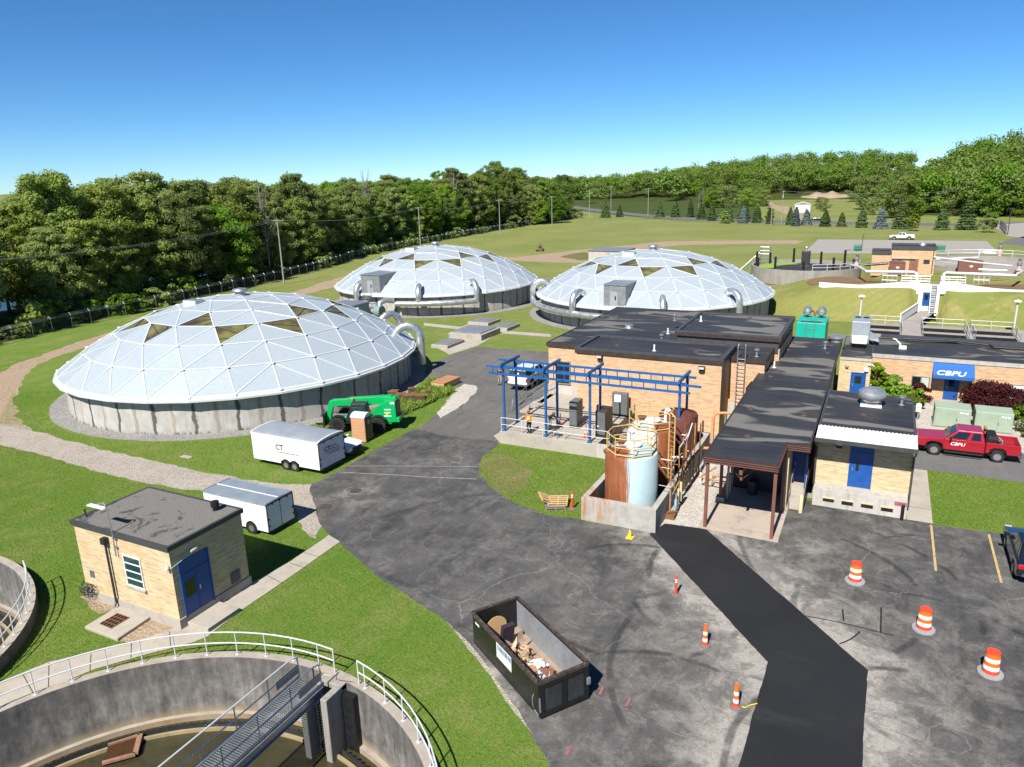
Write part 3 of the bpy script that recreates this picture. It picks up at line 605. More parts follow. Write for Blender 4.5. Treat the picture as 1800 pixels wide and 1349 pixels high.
# far pads and roads
sheet('concrete_pad', [(-17.5, 191), (-17.6, 231), (23.6, 231), (22.9, 196)], .01, MPADC, jit=.05, edge=2)
sheet('concrete_pad', circ((28, 158), 22, 48), .012, MPADC)
ROADF = GP([(940, 352), (985, 358.5), (1042, 366.7), (1119, 375.6), (1200, 382), (1300, 385.5), (1400, 387.5), (1560, 391.5), (1700, 393), (2000, 384), (2000, 388), (1700, 398), (1560, 396.5), (1400, 392.5), (1300, 390.5), (1200, 387.5), (1129, 381), (1042, 371.5), (985, 363.5), (940, 357)])
sheet('public_road', ROADF, .01, MROADA)
sheet('entrance_drive', GP([(1735, 397), (1800, 392), (1900, 390), (1900, 425), (1800, 419), (1770, 415), (1762, 407)]), .014, MPADC, jit=.1, edge=2)
sheet('entrance_drive', GP([(1752, 428), (1775, 421), (1800, 416), (1900, 410), (1900, 440), (1800, 433)]), .014, MROADA, jit=.1, edge=2)
sheet('far_sand_track', GP([(1335, 350), (1340, 348), (1352, 352), (1362, 361), (1385, 363), (1410, 370), (1418, 388), (1398, 386), (1376, 374), (1352, 366), (1338, 356)]), .01, MDIRT, jit=.5, edge=3)
sheet('far_meadow', GP([(985, 366), (1043, 374), (1120, 382), (1200, 388), (1330, 391), (1330, 352), (1200, 352), (1075, 340), (1000, 342), (985, 350)]), .004, grass_mat('bright_meadow', (.11, .18, .03), (.17, .2, .06), (.2, .2, .08), .5), jit=.5, edge=5)
# planted mounds on the right (berm) and the wooded hill behind the road
def ss(a, b, x): x = max(0, min(1, (x-a)/(b-a))); return x*x*(3-2*x)
def berm_z(u, v):
    back = 1-ss(150, 186, v)
    left = 1-.86*ss(119, 127, v)*(1-ss(-4, .5, u))
    notch = 1-(ss(3.6, 4.3, u)*(1-ss(6.9, 7.6, u)))*(1-ss(109.6, 110.4, v))
    return 4.0*ss(-21, -4, u+.25*(v-110))*ss(102.5, 110.6, v+.6*math.sin(u*.5))*back*left*notch - .15
def hill_z(u, v): return 15*max(ss(545, 660, v)*ss(-260, -60, u), ss(335, 440, v)*ss(2, 45, u)) - .2
sheet('berm', [(-26, 100), (-26, 190), (60, 190), (60, 100)], 0, MBERM, step=.8, zf=berm_z)
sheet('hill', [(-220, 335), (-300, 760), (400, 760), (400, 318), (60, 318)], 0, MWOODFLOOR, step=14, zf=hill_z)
MMULCH = mat('red_brown_mulch', (.2, .115, .055), .9, 0, .25, 1.2, .4, dirt=(.16, .15, .06), dirta=.5)
def mulch(c, a, b): sheet('bare_earth_bed', [(c[0]+a*math.cos(q)*(1+.12*math.sin(3*q+c[0])), c[1]+b*math.sin(q)) for q in [2*PI*i/28 for i in range(28)]], 0, MMULCH, step=.9, jit=.12, zf=lambda u, v: berm_z(u, v)+.05)
mulch((-5.2, 115.8), 5.2, 3.4); mulch((15.5, 114.5), 4.2, 2.3)
# low mounds of earth far off
def mound(px, py, w, d, h, m):
    c = G(px, py); sheet('earth_mound', [(c.x+w*math.cos(q), c.y+d*math.sin(q)) for q in [2*PI*i/32 for i in range(32)]], 0, m, step=2.2, zf=lambda u, v: h*max(0, 1-((u-c.x)/w)**2-((v-c.y)/d)**2)*(.75+.5*math.sin(u*.3)**2)-.05)
mound(1452, 349, 20, 14, 4.2, MDIRT)

sheet('narrow_gap_floor', [(-2.95, 44.6), (-2.5, 44.6), (-2.5, 67.9), (-2.95, 67.9)], .02, MCONCG)

MTAR = mat('tar_seam', (.018, .018, .02), .75, 0, .3, 6)
for pts in (((1413, 1083), (1481, 1096), (1550, 1113), (1572, 1118)), ((1481, 1072), (1483, 1092)), ((1549, 1068), (1548, 1112)), ((1475, 1133), (1496, 1124), (1512, 1111))): mark('tar_seam', smoothline([tuple(G(x, y)[:2])+(0,) for x, y in pts], 3), .07, MTAR, .0165)
# ---------------------------------------------------------------- trees
def quad_mesh(name, V, m):
    n = len(V)//4; me = bpy.data.meshes.new(name); me.vertices.add(4*n); me.vertices.foreach_set('co', np.asarray(V, np.float32).ravel())
    me.loops.add(4*n); me.loops.foreach_set('vertex_index', np.arange(4*n, dtype=np.int32)); me.polygons.add(n)
    me.polygons.foreach_set('loop_start', np.arange(0, 4*n, 4, dtype=np.int32)); me.materials.append(m); me.update(calc_edges=True); return me
def leaf_quads(P, N, size, rg, aspect=1.3):
    """one bent-free leaf spray (quad) per point, facing N"""
    n = len(P); N = N/np.linalg.norm(N, axis=1, keepdims=True); a = rg.normal(size=(n, 3)); U = np.cross(N, a); U /= np.linalg.norm(U, axis=1, keepdims=True)
    W = np.cross(N, U); s = size*rg.uniform(.6, 1.35, (n, 1)); U = U*s*aspect*.5; W = W*s*.5
    return np.stack([P-U, P-W*.9, P+U, P+W*.9], 1).reshape(-1, 3)
def crown_pts(cl, cr, per, rg):
    n = len(cl); d = rg.normal(size=(n, per, 3)); d /= np.linalg.norm(d, axis=2, keepdims=True); d[:, :, 2] = d[:, :, 2]*.8+.12
    rr = cr[:, None, None]*rg.uniform(0, 1, (n, per, 1))**.55*1.12; P = cl[:, None, :]+d*rr*np.array([1, 1, .72]); N = d+rg.normal(size=d.shape)*.5+np.array([0, 0, .3])
    return P.reshape(-1, 3), N.reshape(-1, 3)
def clumps(h, w, base, k, rg, kind):
    """centres and radii of the leaf clumps of one crown"""
    z = rg.uniform(0, 1, k); z = z**(.85 if kind != 'cone' else 1.3)
    if kind == 'cone': env = (1-z)*.95+.06
    elif kind == 'tall': env = np.sin(PI*np.clip(z*.86+.1, 0, 1))**.55
    else: env = np.sin(PI*np.clip(z*.8+.14, 0, 1))**.6
    a = rg.uniform(0, 2*PI, k); r = env*w/2*np.sqrt(rg.uniform(.12, 1, k))
    lob = 1+.22*np.sin(a*3+h)+.12*np.sin(a*5+w)
    C = np.stack([r*lob*np.cos(a), r*lob*np.sin(a), base+z*(h-base)*.94], 1); cr = w*(.115+.085*rg.uniform(0, 1, k))*(1.1-.35*z)*(.8 if k > 100 else 1)
    return C, cr
def limb_mesh(mb, h, C, rg, r0, top=.8, nl=14):
    bend = rg.uniform(-.05, .05, 2)*h; pts = [Vector((bend[0]*t*t, bend[1]*t*t, h*top*t)) for t in np.linspace(0, 1, 7)]
    mb.tube(pts, [r0*(1.35 if i == 0 else 1-.8*i/6) for i in range(7)], 7)
    for i in rg.choice(len(C), min(nl, len(C)), replace=False):
        c = Vector(C[i]); zt = max(.12*h, min(c.z*.72, h*top*.92)); t_ = zt/(h*top); p = Vector((bend[0]*t_*t_, bend[1]*t_*t_, zt))
        m_ = (p+c)/2+Vector((0, 0, -.04*(c-p).length)); rr = r0*(1-.75*t_)*.42; mb.tube([p, m_, c], [rr, rr*.65, rr*.2], 5)
def tree_proto(name, label, cat, group, m, h, w, base, k, per, leaf, seed, kind='round', bark=None, r0=.3, aspect=1.3, top=.8, nl=14):
    rg = np.random.default_rng(seed); root = thing(name, label, cat, (0, 0, -500), 0, group)
    C, cr = clumps(h, w, base, k, rg, kind); mb = MB(); limb_mesh(mb, h, C, rg, r0, top, nl); mb.build('trunk', bark or MBARK, root)
    if per:
        P, N = crown_pts(C, cr, per, rg); o = bpy.data.objects.new('crown', quad_mesh('crown', leaf_quads(P, N, leaf, rg, aspect), m)); COL.objects.link(o); o.parent = root
    return root
GB = 'trees of the riverside wood'
PROTO = []
for i, (m, h, w, base, k, kind, lab) in enumerate((
    (MLEAF, 20, 11.5, 1.6, 78, 'tall', 'tall mid green leafy tree in the wood behind the wire fence'), (MLEAFG, 21, 10.5, 3.4, 74, 'tall', 'tall thin grey green tree in the wood behind the wire fence'),
    (MLEAFB, 17, 12, 1.2, 74, 'round', 'broad bright green tree in the wood behind the wire fence'), (MLEAFD, 20, 12.5, 2, 78, 'round', 'dark green dense tree in the wood behind the wire fence'),
    (MLEAF, 18, 10, 1.5, 68, 'round', 'tall mid green leafy tree in the wood behind the wire fence'), (MLEAFG, 19, 12, 3.2, 66, 'round', 'broad grey green airy tree in the wood behind the wire fence'),
    (MLEAFB, 20, 11, 1.8, 76, 'tall', 'tall bright green tree in the wood behind the wire fence'), (MLEAFD, 17, 11, 1.2, 70, 'tall', 'dark green dense tree in the wood behind the wire fence'))):
    PROTO.append(tree_proto('deciduous_tree', lab, 'tree', GB, m, h, w, base, int(k*1.9), 135, .3, 40+i, kind, MBARKG if i % 3 == 1 else MBARK, .28))
BARE = tree_proto('bare_tree', 'leafless grey tree standing among the green trees', 'tree', GB, None, 19, 7, 6, 46, 0, .4, 91, 'tall', MBARKG, .26, 1.3, .92, 46)
used = set()
def plant(proto, loc, rz, sx, sz, label=None, group=None):
    if proto.name not in used:
        used.add(proto.name); proto.location = loc; proto.rotation_euler = (0, 0, rz); proto.scale = (sx, sx, sz)
        if label: proto['label'] = label
        if group: proto['group'] = group
        return proto
    return dup(proto, loc, rz, label, group, (sx, sx, sz))
rnd = random.Random(5)
def crowd(gen, n, mind):
    out = []; tries = 0
    while len(out) < n and tries < n*60:
        tries += 1; p = gen()
        if p and all((p[0]-q[0])**2+(p[1]-q[1])**2 > mind*mind for q in out): out.append(p)
    return out
def belt():
    v = rnd.uniform(38, 318); d = rnd.uniform(6.5, 27)
    if v > 290: d = rnd.uniform(2, 25)
    if 56 < v < 67 and d > 4.5: return None
    return (fence_u(v)-d, v)
for (u, v) in crowd(belt, 180, 4.7):
    edge = fence_u(v)-u; near = v < 150
    pr = rnd.choice(PROTO if not near else [PROTO[0], PROTO[1], PROTO[4], PROTO[5], PROTO[2], PROTO[1], PROTO[5]])
    s = rnd.uniform(.84, 1.08)*(1.02 if v < 120 else 1.0)
    if edge < 8: s *= .8
    plant(pr, (u, v, -.1), rnd.uniform(0, 6.28), s, s*rnd.uniform(.92, 1.1)*(1.0 if v > 240 else 1.04))
for u, v, s in ((-113.5, 118, 1.0), (-131, 176, 1.15), (-121, 88, .95), (-134, 230, 1.1)): plant(BARE, (u-4, v, 0), v, s, s*1.12)
# low growth along the fence
SHRUB = [tree_proto('shrub', 'low green bush growing along the chain link fence', 'shrub', 'bushes along the fence', m, 3.2, 4.2, .2, 26, 46, .34, 60+i, 'round', MBARK, .07) for i, m in enumerate((MLEAF, MLEAFG, MLEAFB, MLEAFD))]
for (u, v) in crowd(lambda: (lambda v: (fence_u(v)-rnd.uniform(1.6, 7), v))(rnd.uniform(44, 340)), 96, 3.0):
    s = rnd.uniform(.6, 1.35); plant(rnd.choice(SHRUB), (u, v, -.1), rnd.uniform(0, 6), s, s*rnd.uniform(.7, 1.15))
# the big clump where the fence meets the road
for k_, (px, py, s, i) in enumerate(((850, 398, 1.15, 3), (885, 392, 1.25, 3), (905, 388, 1.3, 7), (930, 392, .9, 2), (955, 390, .95, 6), (975, 388, 1.0, 7), (990, 384, .82, 3), (870, 372, 1.5, 3), (910, 368, 1.55, 7), (945, 395, .72, 2), (975, 393, .7, 6), (820, 385, 1.2, 4), (780, 396, 1.2, 6), (990, 372, 1.05, 3))):
    g = G(px, py); plant(PROTO[i], (g.x, g.y, -.1), k_*1.7, s, s*1.02, 'big rounded green tree at the end of the wood by the bend of the road', 'trees at the road bend')
g = G(902, 400); plant(SHRUB[1], (g.x, g.y, 0), .4, 1.9, 1.5, 'pale grey green round bush standing alone at the wood edge', 'lone pale bush')
# wood edge beyond the road on the right: trees one can tell apart
GR = 'trees at the front of the wood across the road'
RW = [tree_proto('deciduous_tree', lab, 'tree', GR, m, h, w, base, int(k*1.2), 80, .5, 120+i, kind, MBARK, .3) for i, (m, h, w, base, k, kind, lab) in enumerate((
    (MLEAFB, 14, 13, .8, 54, 'round', 'broad bright green tree at the front of the wood across the road'), (MLEAFD, 17, 14, 1.2, 56, 'round', 'dark rounded tree at the front of the wood across the road'),
    (MLEAF, 15, 12, 1, 50, 'tall', 'mid green tree at the front of the wood across the road'), (MLEAFG, 16, 13, 1.5, 46, 'round', 'grey green open tree at the front of the wood across the road')))]
def rfront():
    px = rnd.uniform(1500, 1850); py = rnd.uniform(345, 388)
    lim = 372 if px < 1560 else (386 if px < 1690 else 384)
    if py > lim or (1640 < px < 1720 and py > 380): return None
    if px < 1590 and py < 352: return None
    g = G(px, py); return (g.x, g.y)
for (u, v) in crowd(rfront, 60, 8.5):
    s = rnd.uniform(.78, 1.12); plant(rnd.choice(RW), (u, v, hill_z(u, v)), rnd.uniform(0, 6), s, s*rnd.uniform(.85, 1.15))
def rmid():
    px = rnd.uniform(1135, 1345); py = rnd.uniform(338, 366)
    g = G(px, py); return (g.x, g.y) if py < 350+(px-1135)*.04 or px > 1230 else None
for (u, v) in crowd(rmid, 42, 7.5):
    s = rnd.uniform(.7, .95); plant(rnd.choice(RW), (u, v, hill_z(u, v)), rnd.uniform(0, 6), s, s*.85, 'dark bushy tree in the thicket behind the row of conifers', 'thicket behind the conifers')
for px, py, s in ((1062, 352, .62), (1530, 378, .5), (1010, 352, .55), (1448, 372, .42), (1440, 368, .4)):
    g = G(px, py); plant(RW[3], (g.x, g.y, 0), px, s, s, 'small round tree standing alone in the meadow', 'lone meadow trees')
for px, py, s in ((1235, 362, 1.0), (1228, 366, .8)):
    g = G(px, py); plant(BARE, (g.x, g.y, 0), px, s*.9, s*.62, 'bare greyish shrub tree in the thicket behind the conifers', 'bare thicket trees')
# far-off woods that read as one mass
def wood(name, spots, hgt, wid, per, leaf, seed, m):
    rg = np.random.default_rng(seed); S = np.array(spots); n = len(S); H = hgt*rg.uniform(.78, 1.15, n); W = wid*rg.uniform(.8, 1.25, n)
    k = 7; a = rg.uniform(0, 2*PI, (n, k)); zz = rg.uniform(.25, .88, (n, k)); r = W[:, None]*.34*np.sqrt(rg.uniform(0, 1, (n, k)))*(1.15-zz*.45)
    C = np.stack([S[:, 0:1]+r*np.cos(a), S[:, 1:2]+r*np.sin(a), S[:, 2:3]+H[:, None]*zz], 2).reshape(-1, 3); cr = (np.repeat(W, k)*rg.uniform(.2, .33, n*k))
    P, N = crown_pts(C, cr, per//k, rg); N[:, 2] += .35
    o = bpy.data.objects.new(name, quad_mesh(name, leaf_quads(P, N, leaf, rg), m)); COL.objects.link(o); o['kind'] = 'stuff'; return o
sp = []
while len(sp) < 520:
    v = rnd.uniform(-60, 800); u = bank_u(v)-80-.16*max(0, v-60)-abs(rnd.gauss(0, 40))
    sp.append((u, v, -.6))
wood('far_river_wood', sp[:300], 20, 11, 380, .7, 1, MLEAFD); wood('far_river_wood', sp[300:], 20, 11, 380, .7, 2, MLEAF)
sp = []
for _ in range(620):
    u = rnd.uniform(-340, 12); v = 578+rnd.random()**1.6*150+max(0, -(u+150))*.25; sp.append((u, v, hill_z(u, v)))
for _ in range(560):
    u = rnd.uniform(6, 215); v = 338+rnd.random()**1.4*190; sp.append((u, v+(20 if u < 25 else 0), hill_z(u, v)))
rnd.shuffle(sp); k3 = len(sp)//3
for i, m in enumerate((MLEAFD, MLEAF, MLEAFB)): wood('hill_wood', sp[i*k3:(i+1)*k3], 19, 13.5, 420, .85, 11+i, m)
sp = [(rnd.uniform(-700, -140), rnd.uniform(420, 900), 0) for _ in range(300)]
sp = [p for p in sp if p[1] > 505 or p[0] < -200]
wood('distant_wood', sp, 19, 14, 180, 1.8, 21, MLEAFD)
# ---- the planted row of conifers along the road
def spruce(label, m, h, w, seed, base=.35, layers=13):
    rg = np.random.default_rng(seed); root = thing('conifer', label, 'conifer', (0, 0, 0)); mb = MB(); mb.tube([(0, 0, 0), (0, 0, h*.95)], [.13, .03], 7); mb.build('trunk', MBARK, root)
    P, N = [], []
    for L_ in range(layers):
        t_ = L_/(layers-1); z = base+(h-base)*t_; rad = w/2*(1-t_)**.52*(1+.12*rg.normal())+.08; nb = int(9+12*(1-t_))
        for b in range(nb):
            a = 2*PI*(b+rg.uniform(-.4, .4))/nb; q = rg.uniform(.35, 1, 9)**.7
            for s_ in q: P.append((rad*s_*math.cos(a+rg.normal()*.09), rad*s_*math.sin(a+rg.normal()*.09), z-.2*rad*s_+rg.normal()*.08)); N.append((math.cos(a)*.6+rg.normal()*.3, math.sin(a)*.6+rg.normal()*.3, .75))
    o = bpy.data.objects.new('crown', quad_mesh('crown', leaf_quads(np.array(P), np.array(N), .5, rg, 1.8), m)); COL.objects.link(o); o.parent = root; return root
CON = [((1064, 383), 7.4, 'n', 'dark spruce farthest left in the row, left of a smaller one'), ((1089, 382), 5.2, 'n', 'small dark spruce second from the left end of the row'),
  ((1160, 382), 6.4, 'n', 'wide dark spruce third from the left, before the gap'), ((1187, 382), 7.0, 'n', 'dark spruce with a clear stem fourth from the left'),
  ((1213.5, 382), 7.6, 'n', 'slender dark spruce fifth from the left end'), ((1233, 386), 6.3, 'n', 'small bluish spruce sixth from the left'), ((1251, 388.5), 6.4, 'n', 'airy spruce with open branches seventh from the left'),
  ((1278, 391), 8.6, 'n', 'tall dark spruce behind a round green tree'), ((1307, 390.5), 8.0, 'n', 'tall dark green spruce behind a blue spruce'), ((1306, 393), 6.2, 'b', 'blue spruce in front of a taller dark one'),
  ((1330.5, 392), 6.3, 'n', 'broad dark green spruce right of the blue green pair'), ((1352, 394), 5.6, 'n', 'narrow dark spruce beside the pale post'), ((1388, 396), 6.0, 'n', 'narrow dark spruce left of the white shed'),
  ((1398, 398), 6.4, 'b', 'grey blue spruce just left of the white shed'), ((1417, 396), 5.2, 'b', 'small blue green spruce right of the white shed'), ((1450, 398.5), 5.3, 'n', 'dark round topped spruce by the parked dark car'),
  ((1479, 398.5), 4.4, 'n', 'small dark spruce with a grey bush behind it'), ((1514, 400.5), 6.0, 'n', 'dark pointed spruce left of the bright blue one'), ((1548, 402.5), 6.6, 'b', 'bright blue spruce, the bluest tree of the row'),
  ((1584, 402.5), 9.2, 'n', 'very tall green spruce right of the bright blue one'), ((1655, 404.5), 6.8, 'n', 'dull green open spruce left of the tallest one at the right'), ((1698, 404), 9.6, 'n', 'tallest broad spruce near the gate')]
for i, ((x, y), h, kd, lab) in enumerate(CON):
    g = G(x, y); r_ = spruce(lab, MNEEDB if kd == 'b' else MNEED, h, h*(.66 if i not in (4, 11, 12, 13) else .44), 300+i); r_.location = (g.x, g.y, 0); r_['group'] = 'conifers planted along the road'
for (x, y), h, w, lab in (((1275, 393.5), 4.8, 4.0, 'round green ball shaped tree in front of a tall spruce'), ((1604, 406.5), 5.6, 4.2, 'round light green tree between two tall spruces'), ((1738, 409.5), 5.6, 5.2, 'round dark leafed tree beside the entrance gate'), ((1352, 393), 6.2, 3.2, 'thin yellowish young tree behind the pale post')):
    g = G(x, y); r_ = tree_proto('round_tree', lab, 'tree', None, MYELLEAF if 'yellowish' in lab or 'light' in lab else MLEAF, h, w, 1.1, 26, 50, .36, int(x), 'round', MBARK, .09); r_.location = (g.x, g.y, 0)
# short grass blades over the lawns nearest the camera
def inpoly(X, Y, P):
    ins = np.zeros(X.size, bool); n = len(P)
    for i in range(n):
        x0, y0 = P[i]; x1, y1 = P[(i+1) % n]
        if y0 != y1: ins ^= ((y0 > Y) != (y1 > Y)) & (X < (x1-x0)*(Y-y0)/(y1-y0)+x0)
    return ins
def blades(name, area, n, h, m, seed, keepout, tuft=0.):
    rg = np.random.default_rng(seed); P = np.array(area); X = rg.uniform(P[:, 0].min(), P[:, 0].max(), n); Y = rg.uniform(P[:, 1].min(), P[:, 1].max(), n); k = inpoly(X, Y, area)
    for q in keepout: k &= ~inpoly(X, Y, q)
    X, Y = X[k], Y[k]; n = X.size; a = rg.uniform(0, 2*PI, n); w = rg.uniform(.008, .02, n)*(h/.07); hh = h*rg.uniform(.4, 1.3, n); lx, ly = rg.normal(size=n)*h*.5, rg.normal(size=n)*h*.5
    V = np.zeros((n, 4, 3)); dx, dy = np.cos(a)*w, np.sin(a)*w
    V[:, 0] = np.stack([X-dx, Y-dy, np.zeros(n)], 1); V[:, 1] = np.stack([X+dx, Y+dy, np.zeros(n)], 1); V[:, 2] = np.stack([X+dx*.3+lx, Y+dy*.3+ly, hh], 1); V[:, 3] = np.stack([X-dx*.3+lx, Y-dy*.3+ly, hh], 1)
    o = bpy.data.objects.new(name, quad_mesh(name, V.reshape(-1, 3), m)); COL.objects.link(o); o['kind'] = 'stuff'; return o
def blade_mat():
    t = NT('grass_blades'); g = t.n('ShaderNodeNewGeometry'); c = t.ramp(t.math('ADD', t.math('MULTIPLY', g.outputs['Random Per Island'], .5), t.math('MULTIPLY', t.noise(g.outputs['Position'], .35, 5, .7), .5)), [(.3, (.12, .22, .028)), (.5, (.175, .27, .042)), (.68, (.26, .3, .085))])
    d = t.n('ShaderNodeBsdfDiffuse'); t.lk(c, d.inputs[0]); tr = t.n('ShaderNodeBsdfTranslucent'); t.lk(c, tr.inputs[0]); m = t.n('ShaderNodeMixShader'); m.inputs[0].default_value = .4; t.lk(d.outputs[0], m.inputs[1]); t.lk(tr.outputs[0], m.inputs[2]); return t.fin(m.outputs[0])
MBLADE = blade_mat()
KEEP = [YARD, PATH, circ(C1, RO), circ(C2, RO), [(-33.4, 18.8), (-26.6, 18.8), (-26.6, 23.2), (-33.4, 23.2)], [(-31, 17.1), (-28.5, 17.1), (-28.6, 19.2), (-31, 19.2)], GP([(140, 1050), (165, 1040), (205, 1066), (270, 1085), (320, 1100), (300, 1112), (231, 1131), (210, 1128), (262, 1087), (200, 1075)])]
blades('grass', GP([(-90, 770), (0, 783), (67, 798), (133, 818), (200, 837), (267, 852), (360, 866), (450, 880), (530, 932), (600, 960), (700, 1040), (800, 1115), (970, 1349), (990, 1450), (-90, 1450)]), 430000, .055, MBLADE, 3, KEEP)
GPATH = GP([(0, 747), (67, 760), (187, 792), (333, 825), (483, 850), (547, 852), (566, 925), (530, 930), (517, 893), (360, 865), (200, 837), (67, 798), (0, 783)])
blades('grass', [(-76, 40), (-62, 30), (-44, 31), (-25, 31), (-24, 60), (-38, 64), (-45, 40), (-62, 38), (-70, 44)], 180000, .075, MBLADE, 4, KEEP+[GPATH, circ((-56.5, 52.4), 17.9), GP([(733, 757), (755, 738.7), (781, 713), (808, 684), (763, 675), (756, 658), (763, 637), (963, 619), (1010, 740), (876, 777)])])
blades('grass', [(-25.5, 36), (-14.4, 36), (-14.4, 45.9), (-25.5, 45.9)], 40000, .07, MBLADE, 5, KEEP)
blades('grass', [(3.9, 43.8), (14, 43.8), (14, 52.2), (3.9, 52.2)], 60000, .055, MBLADE, 6, [])
blades('grass', GP([(700, 735), (800, 690), (760, 668), (735, 690), (690, 712)]), 9000, .4, MBLADE, 8, [YARD])
# ---------------------------------------------------------------- the three domed tanks
DR, DZ, DH, NR = 16.6, 3.2, 5.65, 6
DS = (DR*DR+DH*DH)/(2*DH); DPH = math.asin(DR/DS)
def dnode(k, j, lift=0.):
    if k == 0: return Vector((0, 0, DZ+DH+lift))
    ph = DPH*k/NR; a = 2*PI*(j % (5*k))/(5*k); rr = (DS+lift)*math.sin(ph)
    return Vector((rr*math.cos(a), rr*math.sin(a), DZ+DH-DS+(DS+lift)*math.cos(ph)))
def dome_z(r): return DZ+DH-DS+math.sqrt(max(0, DS*DS-r*r))
def make_tank(label):
    t = thing('domed_tank', label, 'tank', (0, 0, 0), 0, 'domed tanks')
    mb = MB(); mb.lathe((0, 0, 0), [(16.15, -.3), (16.15, 2.92)], 120, cap=False); mb.build('wall', MTANKW, t, smooth=True)
    mb = MB()
    rim = [(16.2, 2.86), (16.95, 2.86), (16.95, 3.02), (16.82, 3.06), (16.78, 3.2), (16.5, 3.24)]
    mb.lathe((0, 0, 0), rim, 30, cap=False); mb.build('rim', MBATT, t)
    pan, bat, sk = MB(), MB(), []
    edges = set()
    def tri(a, b, c, clear):
        for p, q in ((a, b), (b, c), (c, a)): edges.add(tuple(sorted((p, q))))
        P = [dnode(*x) for x in (a, b, c)]
        if (P[1]-P[0]).cross(P[2]-P[0]).z < 0: P = [P[0], P[2], P[1]]
        if clear: sk.append(P)
        else: pan.add(P, [(0, 1, 2)])
    for k in range(1, NR+1):
        for s_ in range(5):
            for i in range(k):
                o0, i0 = s_*k+i, s_*(k-1)+i
                tri((k, o0 % (5*k)), (k, (o0+1) % (5*k)), (k-1, i0 % (5*(k-1)) if k > 1 else 0), k == 3 and i == 1)
                if i < k-1: tri((k-1, i0 % (5*(k-1))), (k-1, (i0+1) % (5*(k-1))), (k, (o0+1) % (5*k)), k == 4 and i in (0, 2))
    pan.build('dome_panels', MDOME, t)
    for (a, b) in edges:
        p, q = dnode(*a, .02), dnode(*b, .02); nn = (p+q)/2-Vector((0, 0, DZ+DH-DS)); nn.normalize(); d = (q-p).normalized(); w = d.cross(nn).normalized()*.065
        h = nn*.025; bat.add([p-w, p+w, q+w, q-w, p-w*.7+h, p+w*.7+h, q+w*.7+h, q-w*.7+h], [(4, 5, 6, 7), (0, 4, 7, 3), (1, 2, 6, 5)])
    for k in range(0, NR+1):
        for j in range(max(1, 5*k)):
            p = dnode(k, j, .06); bat.lathe(p, [(.0, .02), (.2, .015), (.25, -.05)], 8, cap=False)
    bat.build('battens', MBATT, t)
    for P in sk:
        c = (P[0]+P[1]+P[2])/3; Q = [c+(p-c)*.985 for p in P]; mb = MB(); mb.add([p-Vector((0, 0, .03)) for p in Q], [(0, 1, 2)])
        o = mb.build('skylight', MSKYL, t); m2 = MB()
        for a in range(3):
            p, q = Q[a], Q[(a+1) % 3]; m2.bar(p+(q-p)*.3, p+(Q[(a+2) % 3]-p)*.3, .05, .04) if a else m2.bar((Q[1]+Q[2])/2, Q[0], .05, .04)
        m2.build('glazing_bar', MDARKG, o)
    mb = MB(); mb.lathe((0, 0, DZ+DH), [(.5, -.1), (.5, .18), (.42, .22), (.42, .36), (.7, .4), (.76, .48), (.7, .6), (.4, .68), (0, .7)], 24); mb.build('vent', MGALV, t, smooth=True)
    return t
def gooseneck(t, c, px, py, rz, r=.4, low=.9, zz=2.6, top=4.75, R0=17.35, inn=2.6, name='duct', ang=None):
    g = G(px, py, zz); a = (math.atan2(g.y-c[1], g.x-c[0]) if ang is None else R(ang))-rz; e = Vector((math.cos(a), math.sin(a), 0)); pts = [e*R0+Vector((0, 0, low)), e*R0+Vector((0, 0, top-inn/2-.1))]
    for i in range(9):
        q = PI*i/8; pts.append(e*(R0-inn/2+inn/2*math.cos(q))+Vector((0, 0, top-inn/2+inn/2*math.sin(q)*1.0)))
    pts.append(e*(R0-inn)+Vector((0, 0, top-inn/2-.35))); mb = MB(); mb.tube(pts, r, 12)
    for i in (1, 4, 7, 10): mb.tube([pts[i]-(pts[i+1]-pts[i]).normalized()*.04, pts[i]+(pts[i+1]-pts[i]).normalized()*.04], r+.03, 12)
    mb.build(name, MALU, t, smooth=True); return a
def header(t, a0, a1, z=2.05, r=.42, R0=17.35):
    n = max(3, int(abs(a1-a0)*12)); mb = MB(); mb.tube([(R0*math.cos(a0+(a1-a0)*i/n), R0*math.sin(a0+(a1-a0)*i/n), z) for i in range(n+1)], r, 12)
    for i in range(1, n): # strap rings
        b = a0+(a1-a0)*i/n; p = Vector((R0*math.cos(b), R0*math.sin(b), z)); d = Vector((-math.sin(b), math.cos(b), 0))*.05; mb.tube([p-d, p+d], r+.03, 12)
    mb.build('header_duct', MALU, t, smooth=True)
def dormer(t, c, rz, u0, u1, v0, v1, z1=5.95, face='front'):
    M = Matrix.Rotation(-rz, 4, 'Z') @ T(-c[0], -c[1], 0); mb = MB(M)
    mb.box(u0, u1, v0, v1, 2.75, z1); o = mb.build('entrance_dormer', MGALVD, t)
    mb = MB(M); mb.box(u0-.08, u1+.08, v0-.1, v1, z1+.004, z1+.1); mb.build('dormer_roof', MGALV, o)
    w = (u0+u1)/2-.1
    if face == 'front':
        mb = MB(M); mb.box(w-.5, w+.5, v0-.04, v0-.004, 3.05, 5.15); mb.build('door', MGREYL, o)
        mb = MB(M); mb.box(w+.12, w+.3, v0-.06, v0-.042, 4.1, 4.6); mb.build('door_window', MGLASS, o)
def ang_to(c, px, py, z): g = G(px, py, z); return math.atan2(g.y-c[1], g.x-c[0])
K1, K2, K3 = (-56.5, 52.4), (-66.6, 104.3), (-29.75, 104.1)
tk1 = make_tank('domed concrete tank nearest the camera, biggest in the picture, with a gravel ring')
z3 = dome_z(DR*.5)
a1, a2, a3 = ang_to(K1, 465.5, 577, z3), ang_to(K2, 770.5, 462, z3), ang_to(K3, 1187, 474, z3)
